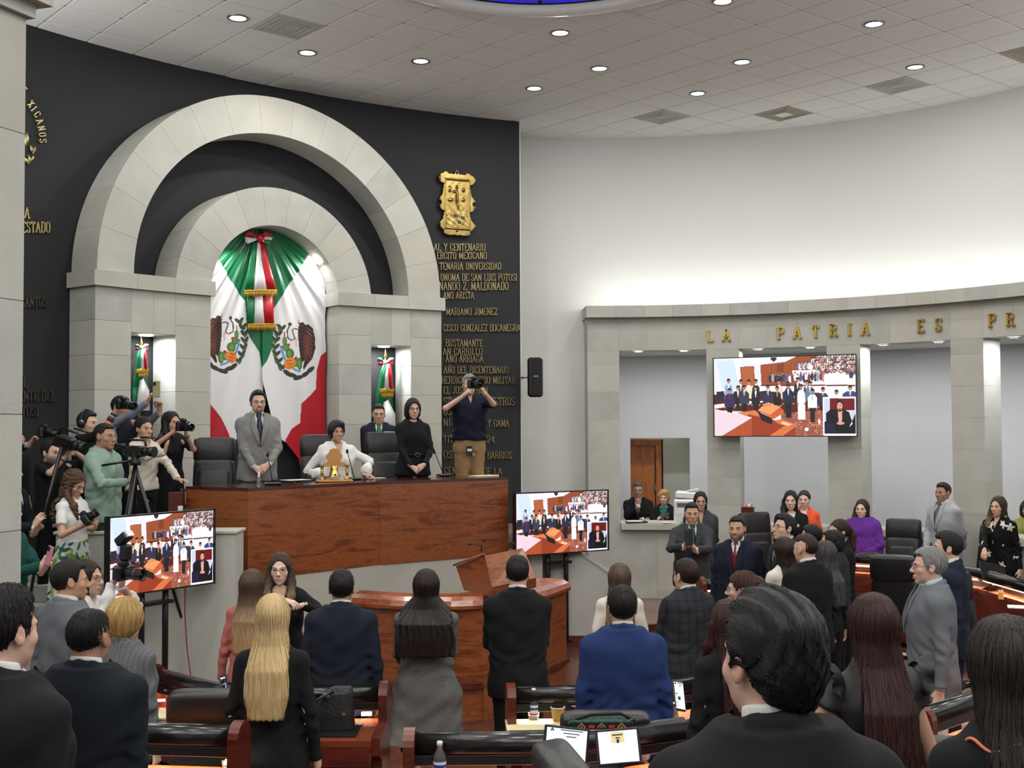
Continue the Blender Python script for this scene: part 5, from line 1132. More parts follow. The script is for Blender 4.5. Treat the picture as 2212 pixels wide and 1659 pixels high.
# ------------------------------------------------------------------ lettering in cut brass, slab-serif strokes
def _g(s):
    return [[tuple(float(c) for c in p.split(',')) for p in l.split()] for l in s.split('|')]
_RAW = {
'A': (.66, '.06,0 .33,1 .6,0|.16,.34 .5,.34'), 'B': (.6, '.12,0 .12,1|.12,1 .4,1 .52,.9 .52,.62 .4,.53 .12,.53|.4,.53 .56,.42 .56,.12 .42,0 .12,0'), 'C': (.6, '.55,.74 .5,.94 .33,1 .16,.94 .09,.75 .09,.25 .16,.06 .33,0 .5,.06 .55,.26'),
'D': (.62, '.12,0 .12,1|.12,1 .38,1 .54,.85 .54,.15 .38,0 .12,0'), 'E': (.58, '.12,0 .12,1|.12,1 .52,1 .52,.86|.12,.52 .42,.52|.12,0 .53,0 .53,.15'), 'G': (.62, '.55,.74 .5,.94 .33,1 .16,.94 .09,.75 .09,.25 .16,.06 .33,0 .5,.05 .55,.16 .55,.44 .38,.44'),
'H': (.66, '.12,0 .12,1|.54,0 .54,1|.12,.5 .54,.5'), 'I': (.3, '.15,0 .15,1'), 'J': (.48, '.36,1 .36,.2 .3,.03 .18,0 .07,.06 .06,.24'), 'L': (.56, '.12,1 .12,0 .52,0 .52,.17'), 'M': (.78, '.1,0 .12,1 .39,.12 .66,1 .68,0'), 'N': (.68, '.12,0 .12,1 .56,0 .56,1'),
'O': (.64, '.32,1 .15,.94 .09,.75 .09,.25 .15,.06 .32,0 .49,.06 .55,.25 .55,.75 .49,.94 .32,1'), 'P': (.58, '.12,0 .12,1|.12,1 .4,1 .53,.88 .53,.6 .4,.48 .12,.48'),
'R': (.64, '.12,0 .12,1|.12,1 .4,1 .53,.88 .53,.62 .4,.5 .12,.5|.38,.5 .58,0'), 'S': (.56, '.5,.78 .46,.95 .29,1 .13,.95 .08,.78 .14,.6 .42,.42 .5,.24 .45,.05 .28,0 .11,.05 .06,.24'), 'T': (.6, '.3,0 .3,1|.06,.84 .06,1 .54,1 .54,.84'), 'U': (.64, '.12,1 .12,.2 .2,.03 .32,0 .44,.03 .52,.2 .52,1'),
'X': (.64, '.08,0 .56,1|.08,1 .56,0'), 'V': (.64, '.06,1 .32,0 .58,1'), 'Y': (.64, '.06,1 .32,.5 .58,1|.32,.5 .32,0'), 'Z': (.58, '.08,.84 .08,1 .52,1 .08,0 .52,0 .52,.16'), '.': (.24, '.1,0 .14,.04'), '1': (.34, '.08,.8 .18,1 .18,0'), '8': (.56, '.28,.53 .12,.62 .1,.85 .28,1 .46,.85 .44,.62 .28,.53 .1,.42 .07,.15 .28,0 .49,.15 .46,.42 .28,.53'), '2': (.56, '.08,.78 .14,.96 .3,1 .46,.94 .5,.74 .4,.5 .08,0 .52,0'), '4': (.58, '.42,0 .42,1 .06,.3 .54,.3'), 'Ñ': (.68, '.12,0 .12,1 .56,0 .56,1|.18,1.16 .3,1.22 .4,1.14 .52,1.2')}
GL = {k: (w, _g(g)) for k, (w, g) in _RAW.items()}
_LM = {}
def glyph(ch, h, wx, th=.13, dep=.02, m=None):
    key = (ch, round(h, 3), round(wx, 2), th, m.name)
    if key in _LM: return _LM[key]
    w, S_ = GL[ch]; mb = MB(); bars = []
    for P in S_:
        for (ax, az_), (bx, bz) in zip(P[:-1], P[1:]):
            a = np.array([ax*wx, az_])*h; b = np.array([bx*wx, bz])*h; d = b-a; L = np.hypot(*d); ang = math.atan2(d[1], d[0]); c = (a+b)/2; t = th*h*(1 if abs(d[0]) < abs(d[1]) else .62)
            mb.box((c[0]-w*wx*h/2, 0, c[1]), (L+t*.55, dep, t), m, R=Matrix.Rotation(-ang, 3, 'Y'))
        for (x, z), (x2, z2) in ((P[0], P[1]), (P[-1], P[-2])):
            if (z in (0., 1.)) and abs(z-z2) > .3: mb.box((x*wx*h-w*wx*h/2, 0, z*h+(.03*h if z == 0 else -.03*h)), (th*h*2.1*min(1, wx*1.1), dep, .07*h), m)
    me = mb.mesh('letter'); _LM[key] = me; return me
def line_on(text, label, x0, x1, y, r, C, hgt, m, wall, th=.13):
    """letters between two picture columns on a curved wall; ? leaves a gap"""
    t = text; total = sum((GL[c][0] if c in GL else .36)+.08 for c in t); pa, pb = hitc(x0, y, C, r), hitc(x1, y, C, r); a0, a1 = angc(pa, C), angc(pb, C); L = math.radians(abs(a0-a1))*r
    wx = L/(total*hgt); o = empty('inscription', (0, 0, 0), 0, label, 'lettering', wall); pos = 0
    for c in t:
        w = (GL[c][0] if c in GL else .36); 
        if c in GL:
            f = (pos+w/2)/total; a = a0+(a1-a0)*f; z = pa[2]+(pb[2]-pa[2])*f; l = link('letter', glyph(c, hgt, wx, th, .022, m), o); l.location = cyl(a, r, z-hgt/2, C); l.rotation_euler = (0, 0, math.radians(a)-PI/2)
        pos += w+.08
    return o
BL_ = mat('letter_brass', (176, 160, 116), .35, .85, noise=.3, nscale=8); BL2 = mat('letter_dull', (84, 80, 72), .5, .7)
for t, x0, x1, y, nm in [('AL Y CENTENARIO', 937, 1049, 534, 'AL Y CENTENARIO'), ('ERCITO MEXICANO', 943, 1052, 552, 'ERCITO MEXICANO'), ('TENARIA UNIVERSIDAD', 949, 1083, 575, 'TENARIA UNIVERSIDAD'), ('ONOMA DE SAN LUIS POTOSI', 951, 1117, 599, 'ONOMA DE SAN LUIS POTOSI'),
  ('NANDO Z. MALDONADO', 948, 1099, 618, 'NANDO Z. MALDONADO'), ('ANO ARISTA', 957, 1024, 638, 'ANO ARISTA'), ('MARIANO JIMENEZ', 963, 1075, 673, 'MARIANO JIMENEZ'), ('CISCO GONZALEZ BOCANEGRA', 957, 1124, 708, 'CISCO GONZALEZ BOCANEGRA'), ('BUSTAMANTE', 962, 1043, 741, 'BUSTAMANTE'),
  ('AN CARRILLO', 956, 1043, 759, 'AN CARRILLO'), ('ANO ARRIAGA', 962, 1044, 775, 'ANO ARRIAGA'), ('AÑO DEL BICENTENARIO', 958, 1099, 799, 'AÑO DEL BICENTENARIO'), ('HEROICO COLEGIO MILITAR', 953, 1113, 821, 'HEROICO COLEGIO MILITAR'), ('EL JOSE OTHON', 957, 1054, 843, 'EL JOSE OTHON'),
  ('ST', 957, 975, 867, 'ST'), ('MAESTROS', 1039, 1112, 867, 'MAESTROS'), ('OSI', 957, 981, 889, 'OSI'), ('NIO', 957, 985, 913, 'NIO'), ('Y GAMA', 1053, 1100, 914, 'Y GAMA'), ('TITUCION', 957, 1022, 948, 'TITUCION'), ('1824', 1037, 1069, 949, '1824'), ('OS J', 957, 992, 982, 'OS J'), ('U', 1012, 1024, 983, 'a single U'), ('O BARRIOS', 1039, 1106, 983, 'O BARRIOS'), ('CEN', 959, 987, 1017, 'CEN'), ('NA', 1005, 1022, 1017, 'NA'), ('DE LA', 1043, 1085, 1018, 'DE LA')]:
    big = t in ('ST', 'MAESTROS', 'NANDO Z. MALDONADO'); line_on(t, f'raised brass letters reading {nm} on the dark wall', x0, x1, y, 11.545, C1, .112 if big else .098, BL_, 'brass inscriptions on the dark wall', .088)
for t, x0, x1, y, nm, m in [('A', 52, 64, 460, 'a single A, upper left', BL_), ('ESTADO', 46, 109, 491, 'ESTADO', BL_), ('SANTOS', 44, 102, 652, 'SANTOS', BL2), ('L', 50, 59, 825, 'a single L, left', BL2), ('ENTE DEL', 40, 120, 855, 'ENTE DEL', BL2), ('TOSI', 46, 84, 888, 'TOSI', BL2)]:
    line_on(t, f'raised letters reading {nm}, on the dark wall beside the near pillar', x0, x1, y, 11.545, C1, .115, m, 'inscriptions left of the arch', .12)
GL2 = mat('letter_gold', (206, 168, 74), .3, .9, noise=.2, nscale=5)
o = empty('inscription', (0, 0, 0), 0, 'large gold letters LA PATRIA ES PR along the stone frieze', 'lettering')
for c, x, y in [('L', 1534, 725), ('A', 1569, 724), ('P', 1686, 719.5), ('A', 1722, 718), ('T', 1762, 716), ('R', 1800, 713.5), ('I', 1835, 711.5), ('A', 1869, 710), ('E', 1989, 704), ('S', 2027, 701), ('P', 2143, 692), ('R', 2182, 690)]:
    p = hitc(x, y, C2, 6.085); a = angc(p, C2); l = link('letter', glyph(c, .165, .98, .15, .03, GL2), o); l.location = cyl(a, 6.085, p[2]-.085, C2); l.rotation_euler = (0, 0, math.radians(a)-PI/2)
# round emblem at the left edge: curved word and part of a wreath
o = empty('round_emblem', (0, 0, 0), 0, 'brass emblem cut by the pillar, with the curved word MEXICANOS and a wreath end', 'emblem'); RM = 11.54
for c, x, y, rr in [('E', 46, 192, 58), ('X', 61, 222, 52), ('I', 67, 232, 48), ('C', 74, 243, 38), ('A', 79, 257, 25), ('N', 82, 271, 14), ('O', 84, 284, 6), ('S', 85, 297, -3)]:
    p = hitc(x, y, C1, RM); a = angc(p, C1); l = link('letter', glyph(c, .085, .8, .13, .02, BL_), o); l.location = cyl(a, RM, p[2]-.04, C1); l.rotation_euler = Matrix.Rotation(math.radians(a)-PI/2, 3, 'Z').to_euler(); l.rotation_euler[1] = math.radians(78-abs(rr)*.7)
for (x, y, ln, an) in [(68, 322, .1, 1.9), (74, 324, .1, 1.3), (63, 344, .1, 1.7), (58, 348, .1, 2.2), (70, 342, .09, 1.1), (57, 300, .16, 1.5)]:
    p = Vector(hitc(x, y, C1, RM)); R_ = Matrix.Rotation(math.radians(angc(p, C1))-PI/2, 3, 'Z')@Matrix.Rotation(PI/2-an, 3, 'Y'); MB().lathe([(0, -ln/2), (ln*.16, -ln*.25), (ln*.2, 0), (ln*.13, ln*.3), (0, ln/2)], p, BL_, 10, R=R_).obj('leaf', o)
# brass coat of arms as a relief
def plaque():
    nx, ny = 74, 116; U, V_ = np.meshgrid(np.linspace(-1, 1, nx), np.linspace(1, -1, ny)); X = U*.305; Z = V_*.475; h = np.zeros_like(X)
    body = (np.abs(X) < .215+.012*np.sin(Z*16)) & (np.abs(Z) < .40); m = body.copy()
    for sx in (-1, 1):
        for cz, w_, hh in ((.345, .285, .075), (-.31, .275, .07), (.0, .285, .115)): m |= (np.abs(Z-cz) < hh) & (sx*X > 0) & (np.abs(X) < w_-((np.abs(Z-cz)/hh)**2)*.05)
        m &= ~(((X-sx*.262)/.018)**2+((Z-.0)/.03)**2 < 1); m |= ((X-sx*.11)/.1)**2+((Z+.42)/.045)**2 < 1; m |= ((X-sx*.17)/.04)**2+((Z-.42)/.03)**2 < 1
    m |= ((X)/.035)**2+((Z-.43)/.045)**2 < 1; m &= ~((X/.014)**2+((Z-.435)/.018)**2 < 1); m |= (X/.05)**2+((Z+.435)/.03)**2 < 1
    h[m] = .03; h += .022*np.exp(-(((np.abs(X)-.275)/.012)**2))*m; inner = (np.abs(X) < .175) & (Z < .33) & (Z > -.35); h[inner] = .014; fr = (np.abs(X) < .195) & (Z < .35) & (Z > -.37) & ~inner; h[fr] = .045
    hill = inner & (Z < -.06-.9*np.abs(X)*.8+.03*np.sin(X*60)); h[hill] = .024+.003*np.sin(X[hill]*50+Z[hill]*20)*np.cos(Z[hill]*60)
    g = lambda cx, cz, rx, rz, a: np.maximum(0, 1-((X-cx)/rx)**2-((Z-cz)/rz)**2)*a
    for a in ((0, .09, .028, .12, .045), (0, .235, .022, .028, .04), (-.03, .17, .045, .02, .03), (.018, -.02, .02, .08, .03), (-.11, .2, .03, .05, .02), (.1, .2, .03, .03, .02), (-.1, .05, .05, .03, .015), (.1, .06, .03, .03, .02)): h = np.maximum(h, (h*0+.014+g(*a))*inner)
    h += .0012*np.sin(X*60+2*np.sin(Z*30))*np.sin(Z*50)*inner*(~hill); P = np.stack([X, -h, Z], 2).reshape(-1, 3); Q = []; dark = []
    for j in range(ny-1):
        for i in range(nx-1):
            if m[j:j+2, i:i+2].sum() >= 3: b = j*nx+i; Q.append((b, b+nx, b+nx+1, b+1))
    bm = bmesh.new(); me = mesh_np('relief', P, None, mat('old_brass', (158, 136, 82), .34, 1, noise=.35, nscale=14), True, None, Q); bm.from_mesh(me); bmesh.ops.delete(bm, geom=[v for v in bm.verts if not v.link_faces], context='VERTS')
    e = [x for x in bm.edges if x.is_boundary]; r = bmesh.ops.extrude_edge_only(bm, edges=e); bmesh.ops.translate(bm, verts=[v for v in r['geom'] if isinstance(v, bmesh.types.BMVert)], vec=(0, .03, 0)); bm.to_mesh(me); bm.free(); me.polygons.foreach_set('use_smooth', [True]*len(me.polygons)); return me
p = hitc(986, 440, C1, 11.52); a = angc(p, C1); o = empty('coat_of_arms', p, math.radians(a)-PI/2, 'polished brass coat of arms plaque with a figure on a hill, on the dark wall', 'plaque')
link('relief', plaque(), o)
for x, z, w_ in ((-.025, -.18, .055), (.09, -.2, .05), (.035, -.265, .04)): MB().box((x, -.028, z), (w_, .012, .04), mat('hole_dark', (30, 44, 36), .3)).obj('dark_hole', o)  # dark plates painted in place of the shaded square holes
MB().tube([(0, 0, .43), (0, .0, .5)], .006, GREYM, 6).obj('hook', o)
# loudspeaker
o = empty('loudspeaker', at(1156, 815, 16.9), -.1, 'black wall loudspeaker with a silver badge beside the dark wall', 'speaker'); MB().box((0, .02, 0), (.21, .2, .56), BLACKP, bev=.03).obj('cabinet', o); MB().box((.03, -.085, 0), (.145, .02, .53), mat('grille', (26, 26, 28), .8, bump=.6, bscale=260), bev=.008).obj('grille', o)
MB().tube([(-.08, .05, .0), (-.2, .06, .0), (-.22, .4, .0)], .012, GREYM, 8).obj('bracket', o)
x_ = -.005
for c in 'BOSE':
    me = glyph(c, .022, .9, .2, .003, mat('badge_silver', (190, 190, 190), .3, .8)); l = link('badge_letter', me, o); l.location = (x_, -.098, .0); x_ += .017
# ================================================================== furniture
def V3(p): return Vector((float(p[0]), float(p[1]), float(p[2])))
# ---- long wooden desk on the dais
o = empty('dais_desk', (0, 0, 0), 0, 'long angled wooden desk of the presidium on the raised dais', 'desk'); DT = 2.03
def off(p, q, d): v = np.array(q, float)-np.array(p, float); v /= np.hypot(*v); return np.array([-v[1], v[0]])*d
PV = [V0, VA, VB, VD]
for i in range(3):
    p, q = np.array(PV[i]), np.array(PV[i+1]); n = off(p, q, .05); u = (q-p)/np.hypot(*(q-p))*.002
    MB().prism([tuple(p+u), tuple(q-u), tuple(q-u+n), tuple(p+u+n)], 1.15, DT-.02, WOODP).obj('front_panel', o)
ns = [off(V0, VA, .62), (off(V0, VA, .62)+off(VA, VB, .62))*.62, (off(VA, VB, .62)+off(VB, VD, .62))*.51, off(VB, VD, .62)]
MB().prism([tuple(p) for p in PV]+[tuple(np.array(p)+n) for p, n in list(zip(PV, ns))[::-1]], DT-.018, DT+.012, mat('desk_top', (70, 34, 28), .12, noise=.1, nscale=4)).obj('worktop', o)
MB().prism([tuple(VD), tuple(np.array(VD)+off(VB, VD, .6)), tuple(np.array(VD)+off(VB, VD, .6)+[-.04, -.03]), tuple(np.array(VD)+[-.04, -.03])], 1.27, DT-.02, WOODP).obj('side_panel', o)
MB().box((-3.36, 11.98, 1.86), (.14, .12, .26), WOODD, bev=.006).obj('end_block', o)
MB().box((-3.3, 11.9, 1.83), (.05, .02, .05), WHITEP, bev=.004).obj('socket', o)
# ---- rostrum with lectern
o = empty('rostrum', (0, 0, 0), 0, 'curved wooden rostrum with rounded red rail in front of the dais', 'rostrum')
def bez(a, b, c, n=10): a, b, c = map(np.array, (a, b, c)); return [tuple((1-t)**2*a+2*t*(1-t)*b+t*t*c) for t in np.linspace(0, 1, n)]
RL = bez((-1.46, 10.99), (-.75, 10.58), (-.27, 10.80), 12); RLb = bez((-1.40, 11.28), (-.72, 10.9), (-.27, 11.15), 12)
MB().prism(RL+RLb[::-1], .33, 1.0, WOODP).obj('front_panel', o)
ex = lambda P, d: [(x, y-d) for x, y in P]
MB().prism(ex(RL, .035)+RLb[::-1], .29, .335, WOODD).obj('moulding', o); MB().prism(ex(RL, -.015)+RLb[::-1], 0, .29, WOODP).obj('plinth', o)
def rail(P, Pb, z, nm):
    V = []; prof = [(-.045, 0), (-.05, .03), (-.03, .075), (.03, .105), (.2, .11), (.3, .1), (.33, .03), (.32, 0)]
    for a, b in zip(P, Pb):
        a, b = np.array(a), np.array(b); u = (b-a)/np.hypot(*(b-a)); V += [(*(a+u*d), z+h) for d, h in prof]
    k = len(prof); F_ = [[i*k+j, i*k+(j+1) % k, (i+1)*k+(j+1) % k, (i+1)*k+j] for i in range(len(P)-1) for j in range(k)]+[list(range(k)), [(len(P)-1)*k+j for j in range(k)][::-1]]
    MB().add(V, F_, WOODR, False).obj(nm, o)
rail(RL, RLb, 1.0, 'rail')
RR = [(.02, 10.98), (.30, 11.42), (.53, 11.95)]; RRb = [(-.2, 11.2), (.02, 11.6), (.2, 12.08)]
MB().prism(RR+RRb[::-1], .33, 1.0, WOODP).obj('front_panel', o); MB().prism([(x+.03, y-.02) for x, y in RR]+RRb[::-1], .29, .335, WOODD).obj('moulding', o); MB().prism([(x-.01, y+.01) for x, y in RR]+RRb[::-1], 0, .29, WOODP).obj('plinth', o); rail(RR, RRb, 1.0, 'rail')
l1, l2 = (-.27, 10.80), (.05, 10.98)
MB().prism([l1, l2, (-.15, 11.5), (-.5, 11.35)], 0, 1.06, WOODP).obj('lectern_stem', o)
# the reading box: an angular body seen from its front left
q = lambda x, y, Y: at(x, y, Y); A_ = q(1063, 1268, 10.72); B_ = q(1047, 1200, 10.95); C_ = q(1130, 1184, 11.2); D_ = q(1158, 1248, 10.95); E_ = q(985, 1223, 11.5); Fp = q(998, 1253, 11.35); G_ = q(1070, 1210, 11.75)
mb = MB(); A2, D2 = A_+[0, 0, -.09], D_+[0, 0, -.09]
A2 = q(1043, 1270, 10.78)+[0, 0, -.01]; P = [A_, B_, C_, D_, E_, Fp, q(1000, 1262, 11.0), q(1100, 1225, 11.9)]
mb.add([A_, B_, C_, D_, E_, P[7], q(1002, 1275, 11.25), A_+[0, .02, -.09], D_+[0, .02, -.09], C_+[.0, .5, -.25]], [[0, 1, 2, 3], [1, 4, 5, 2], [0, 7, 6, 4, 1], [0, 3, 8, 7], [3, 2, 5, 9, 8], [7, 8, 9, 6], [4, 6, 9, 5]], WOODP); mb.obj('reading_box', o)
mb = MB(); mb.add([E_+[-.03, 0, -.0], E_+[.02, 0, .02], q(1000, 1218, 11.5), q(1012, 1212, 11.62), q(1012, 1206, 11.62), q(985, 1217, 11.5)], [[0, 1, 2, 3, 4, 5]], WOODR)
MB().tube([E_+[-.02, -.02, .01], B_+[-.005, 0, .012]], .012, WOODR, 6).obj('edge_strip', o)
for (x0, y0, Y0), (x1, y1) in (((1040, 1188, 11.3), (1015, 1175)), ((1111, 1183, 11.45), (1045, 1166))):
    a = q(x0, y0, Y0); m_ = q((x0+x1)/2+10, y1-1, Y0); b = q(x1, y1, Y0); mo = empty('gooseneck_microphone', a, 0, ('shorter' if x0 < 1100 else 'longer')+' gooseneck microphone bending left over the wooden lectern', 'microphone', 'lectern microphones')
    MB().tube([(0, 0, -.02), (0, 0, .04), *[tuple(V3(m_)-V3(a))], tuple(V3(b)-V3(a))], [.006, .006, .005, .005], BLACKM, 8).obj('neck', mo); MB().lathe([(0, -.02), (.011, -.012), (.013, 0), (.011, .014), (0, .02)], V3(b)-V3(a), BLACKP, 10, R=Matrix.Rotation(-PI/2, 3, 'Y')).obj('capsule', mo)
# ---- benches with a padded rail
WBENCH = wood('bench_mahogany', (60, 22, 14), (104, 42, 26), .28, 1.6, (1, 1, 6), .3); BTOP = mat('bench_top', (120, 58, 36), .25, noise=.12, nscale=6); PADM = mat('desk_pad', (18, 18, 18), .35)
def bench(label, P, z0=0., side=-1, depth=.56, posts=(1, 1), pads=(), glow=9, gp=None):
    """P: points below the rail; side -1: the seat is towards the camera"""
    o = empty('bench_desk', (P[0][0], P[0][1], z0), 0, label, 'desk', gp or 'delegates desks with padded rails'); P = [np.array(p, float)-np.array(P[0], float)[:2]*1 for p in P]; n = len(P); N_ = []
    P = [p[:2] for p in P]
    for i in range(n):
        a = P[max(i-1, 0)]; b = P[min(i+1, n-1)]; v = (b-a)/np.hypot(*(b-a)); N_.append(np.array([v[1], -v[0]])*(1 if side < 0 else -1))
    mk = lambda d0, d1, za, zb, nm, m: MB().prism([tuple(p+m_*d0) for p, m_ in zip(P, N_)]+[tuple(p+m_*d1) for p, m_ in list(zip(P, N_))[::-1]], za, zb, m).obj(nm, o)
    for i in range(n-1):
        MB().prism([tuple(P[i]+N_[i]*.0), tuple(P[i+1]+N_[i+1]*.0), tuple(P[i+1]+N_[i+1]*.03), tuple(P[i]+N_[i]*.03)], .0, .72, WBENCH).obj('front_panel', o)
    mk(0., depth, .72, .755, 'worktop', BTOP); mk(depth-.03, depth, .6, .72, 'apron', WBENCH)
    V = [(*(p+m_*.03), .915) for p, m_ in zip(P, N_)]; MB().tube(V, .062, LEATHERP, 16).obj('rail', o)
    for i in range(n-1):
        a, b = P[i]+N_[i]*.075, P[i+1]+N_[i+1]*.075; c = (a+b)/2; d = b-a; MB().box((c[0], c[1], .85), (np.hypot(*d), .012, .05), mat('strip_housing', (24, 24, 25), .4), rz=math.atan2(d[1], d[0]), bev=.003).obj('strip_housing', o)
    mb = MB(); 
    for i in range(n-1):
        a = P[i]+N_[i]*.055; b = P[i+1]+N_[i+1]*.055; c = (a+b)/2; d = b-a; mb.box((c[0], c[1], .845), (np.hypot(*d)-.1, .012, .006), STRIP, rz=math.atan2(d[1], d[0]))
        L = area('strip_glow', (0, 0, 0), float(np.hypot(*d))-.1, glow*float(np.hypot(*d)), (1, .86, .66), (0, 0, -1), 'RECTANGLE', 180, .02); L.parent = o; L.location = (c[0], c[1], .838); L.rotation_euler = (0, 0, math.atan2(d[1], d[0])); L['kind'] = 'helper'
    mb.obj('light_strip', o)
    for e, i in ((0, 0), (1, n-1)):
        if not posts[e]: continue
        d = (P[1]-P[0]) if i == 0 else (P[-2]-P[-1]); d = d/np.hypot(*d); m_ = N_[i]; prof = [(-.05, 0), (-.05, .89)]+[(.05-.1*math.cos(t), .92+.085*math.sin(t)) for t in np.linspace(0.15, PI-.15, 9)]+[(.15, .89), (.15, .765), (depth-.02, .765), (depth-.02, .66), (depth-.14, .6), (depth-.16, 0)]
        b0 = P[i]-d*.05; MB().extr([(*(b0+m_*x), z) for x, z in prof], (*(d*.055), 0), WBENCH).obj('end_post', o)
    for i, t, w in pads:
        a, b = P[i], P[i+1]; c = a+(b-a)*t+N_[i]*(depth*.58); d = b-a; MB().box((c[0], c[1], .759), (w, .34, .007), PADM, rz=math.atan2(d[1], d[0])).obj('desk_pad', o)
    return o
W2 = lambda x, y, z: tuple(atz(x, y, z)[:2])
b1 = bench('front left desk with padded rail, between the blonde woman and the aisle', [(-2.44, 8.33), (-1.82, 7.76), (-.85, 7.76)], 0, pads=((1, .75, .5), (0, .4, .4)))
b2 = bench('front right desk with padded rail, its post right of the aisle', [(.0, 7.68), (.8, 7.75), (1.22, 8.0)], 0, pads=((0, .25, .5),))
b3 = bench('second row desk at lower left with padded rail ending in a post', [(-3.0, 6.6), (-2.0, 6.2), (-1.40, 6.13)], .15, pads=((1, .5, .5),))
b4 = bench('nearest desk at the bottom centre with long padded rail', [(-.488, 5.97), (.3, 5.98), (.86, 6.25)], .15, posts=(1, 0), pads=((0, .3, .5), (0, .75, .5)))
b5 = bench('near right desk with thick padded rail seen end-on beyond the ruffled blouse', [(2.33, 7.03), (2.89, 7.54), (3.5, 8.2)], 0, pads=((0, .6, .4),))
b6 = bench('far desk whose post stands before the man with a phone', [(2.06, 12.9), (2.4, 13.02), (2.7, 13.02)], 0, side=1, depth=.45, posts=(1, 0))
b7 = bench('outer right desk in front of the purple shawl and floral blouse', [(3.6, 15.0), (4.45, 14.4), (5.1, 13.2), (5.17, 12.0)], .07, side=1, glow=12)
# ---- leather armchairs
def rbox(mb, c, d, r, m, R=None, n=5):
    """soft cushion: a superellipsoid box"""
    V = []; N1, N2 = 8, 18; M = R if R is not None else Matrix.Identity(3); e = .28
    sg = lambda v, p: math.copysign(abs(v)**p, v)
    for i in range(N1+1):
        a = -PI/2+PI*i/N1
        for j in range(N2): b = 2*PI*j/N2; V.append(M@Vector((d[0]/2*sg(math.cos(a), e)*sg(math.cos(b), e), d[1]/2*sg(math.cos(a), e*1.6)*sg(math.sin(b), e*1.6), d[2]/2*sg(math.sin(a), e)))+Vector(c))
    F_ = [[i*N2+j, i*N2+(j+1) % N2, (i+1)*N2+(j+1) % N2, (i+1)*N2+j] for i in range(N1) for j in range(N2)]; return mb.add(V, F_, m, True)
CH = None
def chair(label, loc, face, zs=1., gp='black leather armchairs'):
    global CH
    if CH is None:
        o = empty('armchair', (0, 0, 0)); rx = Matrix.Rotation(-.16, 3, 'X')
        mb = MB(); rbox(mb, (0, -.02, .47), (.5, .5, .12), .05, LEATHER); mb.obj('seat', o)
        mb = MB(); rbox(mb, (0, .26, .74), (.46, .11, .5), .05, LEATHER, rx); rbox(mb, (0, .225, .7), (.36, .1, .36), .05, LEATHER, rx); mb.obj('backrest', o)
        mb = MB(); rbox(mb, (0, .33, 1.08), (.47, .13, .27), .05, LEATHER, rx); h = mb.obj('headrest', o)
        MB().tube([(-.225, .31, .955), (-.1, .262, .945), (.1, .262, .945), (.225, .31, .955)], .006, LEATHER, 6).obj('piping', h)
        for sx in (-1, 1):
            MB().tube([(sx*.2, .1, .42), (sx*.3, .08, .5), (sx*.31, .0, .64), (sx*.3, -.12, .68), (sx*.29, -.24, .665)], [.02, .022, .024, .03, .022], BLACKP, 10, sy=.8).obj('armrest', o)
            MB().tube([(sx*.31, .02, .64), (sx*.31, .24, .66), (sx*.24, .3, .62)], .02, BLACKP, 8).obj('arm_brace', o)
        MB().tube([(0, 0, .1), (0, 0, .42)], .03, BLACKM, 12).obj('column', o)
        for k in range(5):
            a = 2*PI*k/5+.3; MB().tube([(0, 0, .13), (.15*math.cos(a), .15*math.sin(a), .12), (.29*math.cos(a), .29*math.sin(a), .07)], [.03, .024, .016], BLACKM, 8).obj('base_leg', o)
            MB().lathe([(0, -.02), (.03, -.02), (.03, .02), (0, .02)], (.29*math.cos(a), .29*math.sin(a), .03), BLACKM, 10, R=Matrix.Rotation(PI/2, 3, 'Y')).obj('caster', o)
        CH = o; r = o
    else:
        r = CH.copy(); COL.objects.link(r)
        for c in list(CH.children):
            k = c.copy(); COL.objects.link(k); k.parent = r
            for g in c.children: u = g.copy(); COL.objects.link(u); u.parent = k
    r.location = loc; r.rotation_euler = (0, 0, math.radians(face)); r.scale = (1, 1, zs); tag(r, label, 'chair', gp); return r
def px_chair(label, x, Y, z, face, zs=1.): p = at(x, 1000, Y); return chair(label, (p[0], p[1], z), face, zs)
px_chair('leather armchair on the dais left of the bearded man, empty', 457, 13.0, 1.27, 8, 1.03); px_chair('leather armchair behind the seated woman in white', 694, 13.75, 1.27, 12, 1.05); px_chair('leather armchair on the dais between the green tie man and the woman with a bob', 838, 14.4, 1.27, 14, 1.07)
px_chair('empty leather armchair in the middle of the right desks', 1930, 13.0, 0, 158, 1.03); px_chair('leather armchair right behind the purple shawl', 1938, 15.9, .07, -30, 1.06); px_chair('leather armchair behind the long-haired woman in a black jacket', 1656, 15.9, .07, 20, 1.14)
px_chair('leather armchair just right of the younger man in navy', 2098, 11.6, 0, 120, 1.03); px_chair('leather armchair at the right behind the floral blouse', 2112, 15.1, .07, -60, 1.05)
px_chair('near leather armchair with its back to us, left of the aisle', 489, 6.85, .0, 180, 1.0); px_chair('leather armchair at the bottom centre behind the tablets', 1293, 6.5, .0, 180, .965); px_chair('nearest leather armchair seen edge-on at the bottom centre', 1452, 3.62, .4, 100, 1.04)
px_chair('leather armchair at lower right behind the ruffled blouse', 2030, 5.2, .15, 172, 1.0)
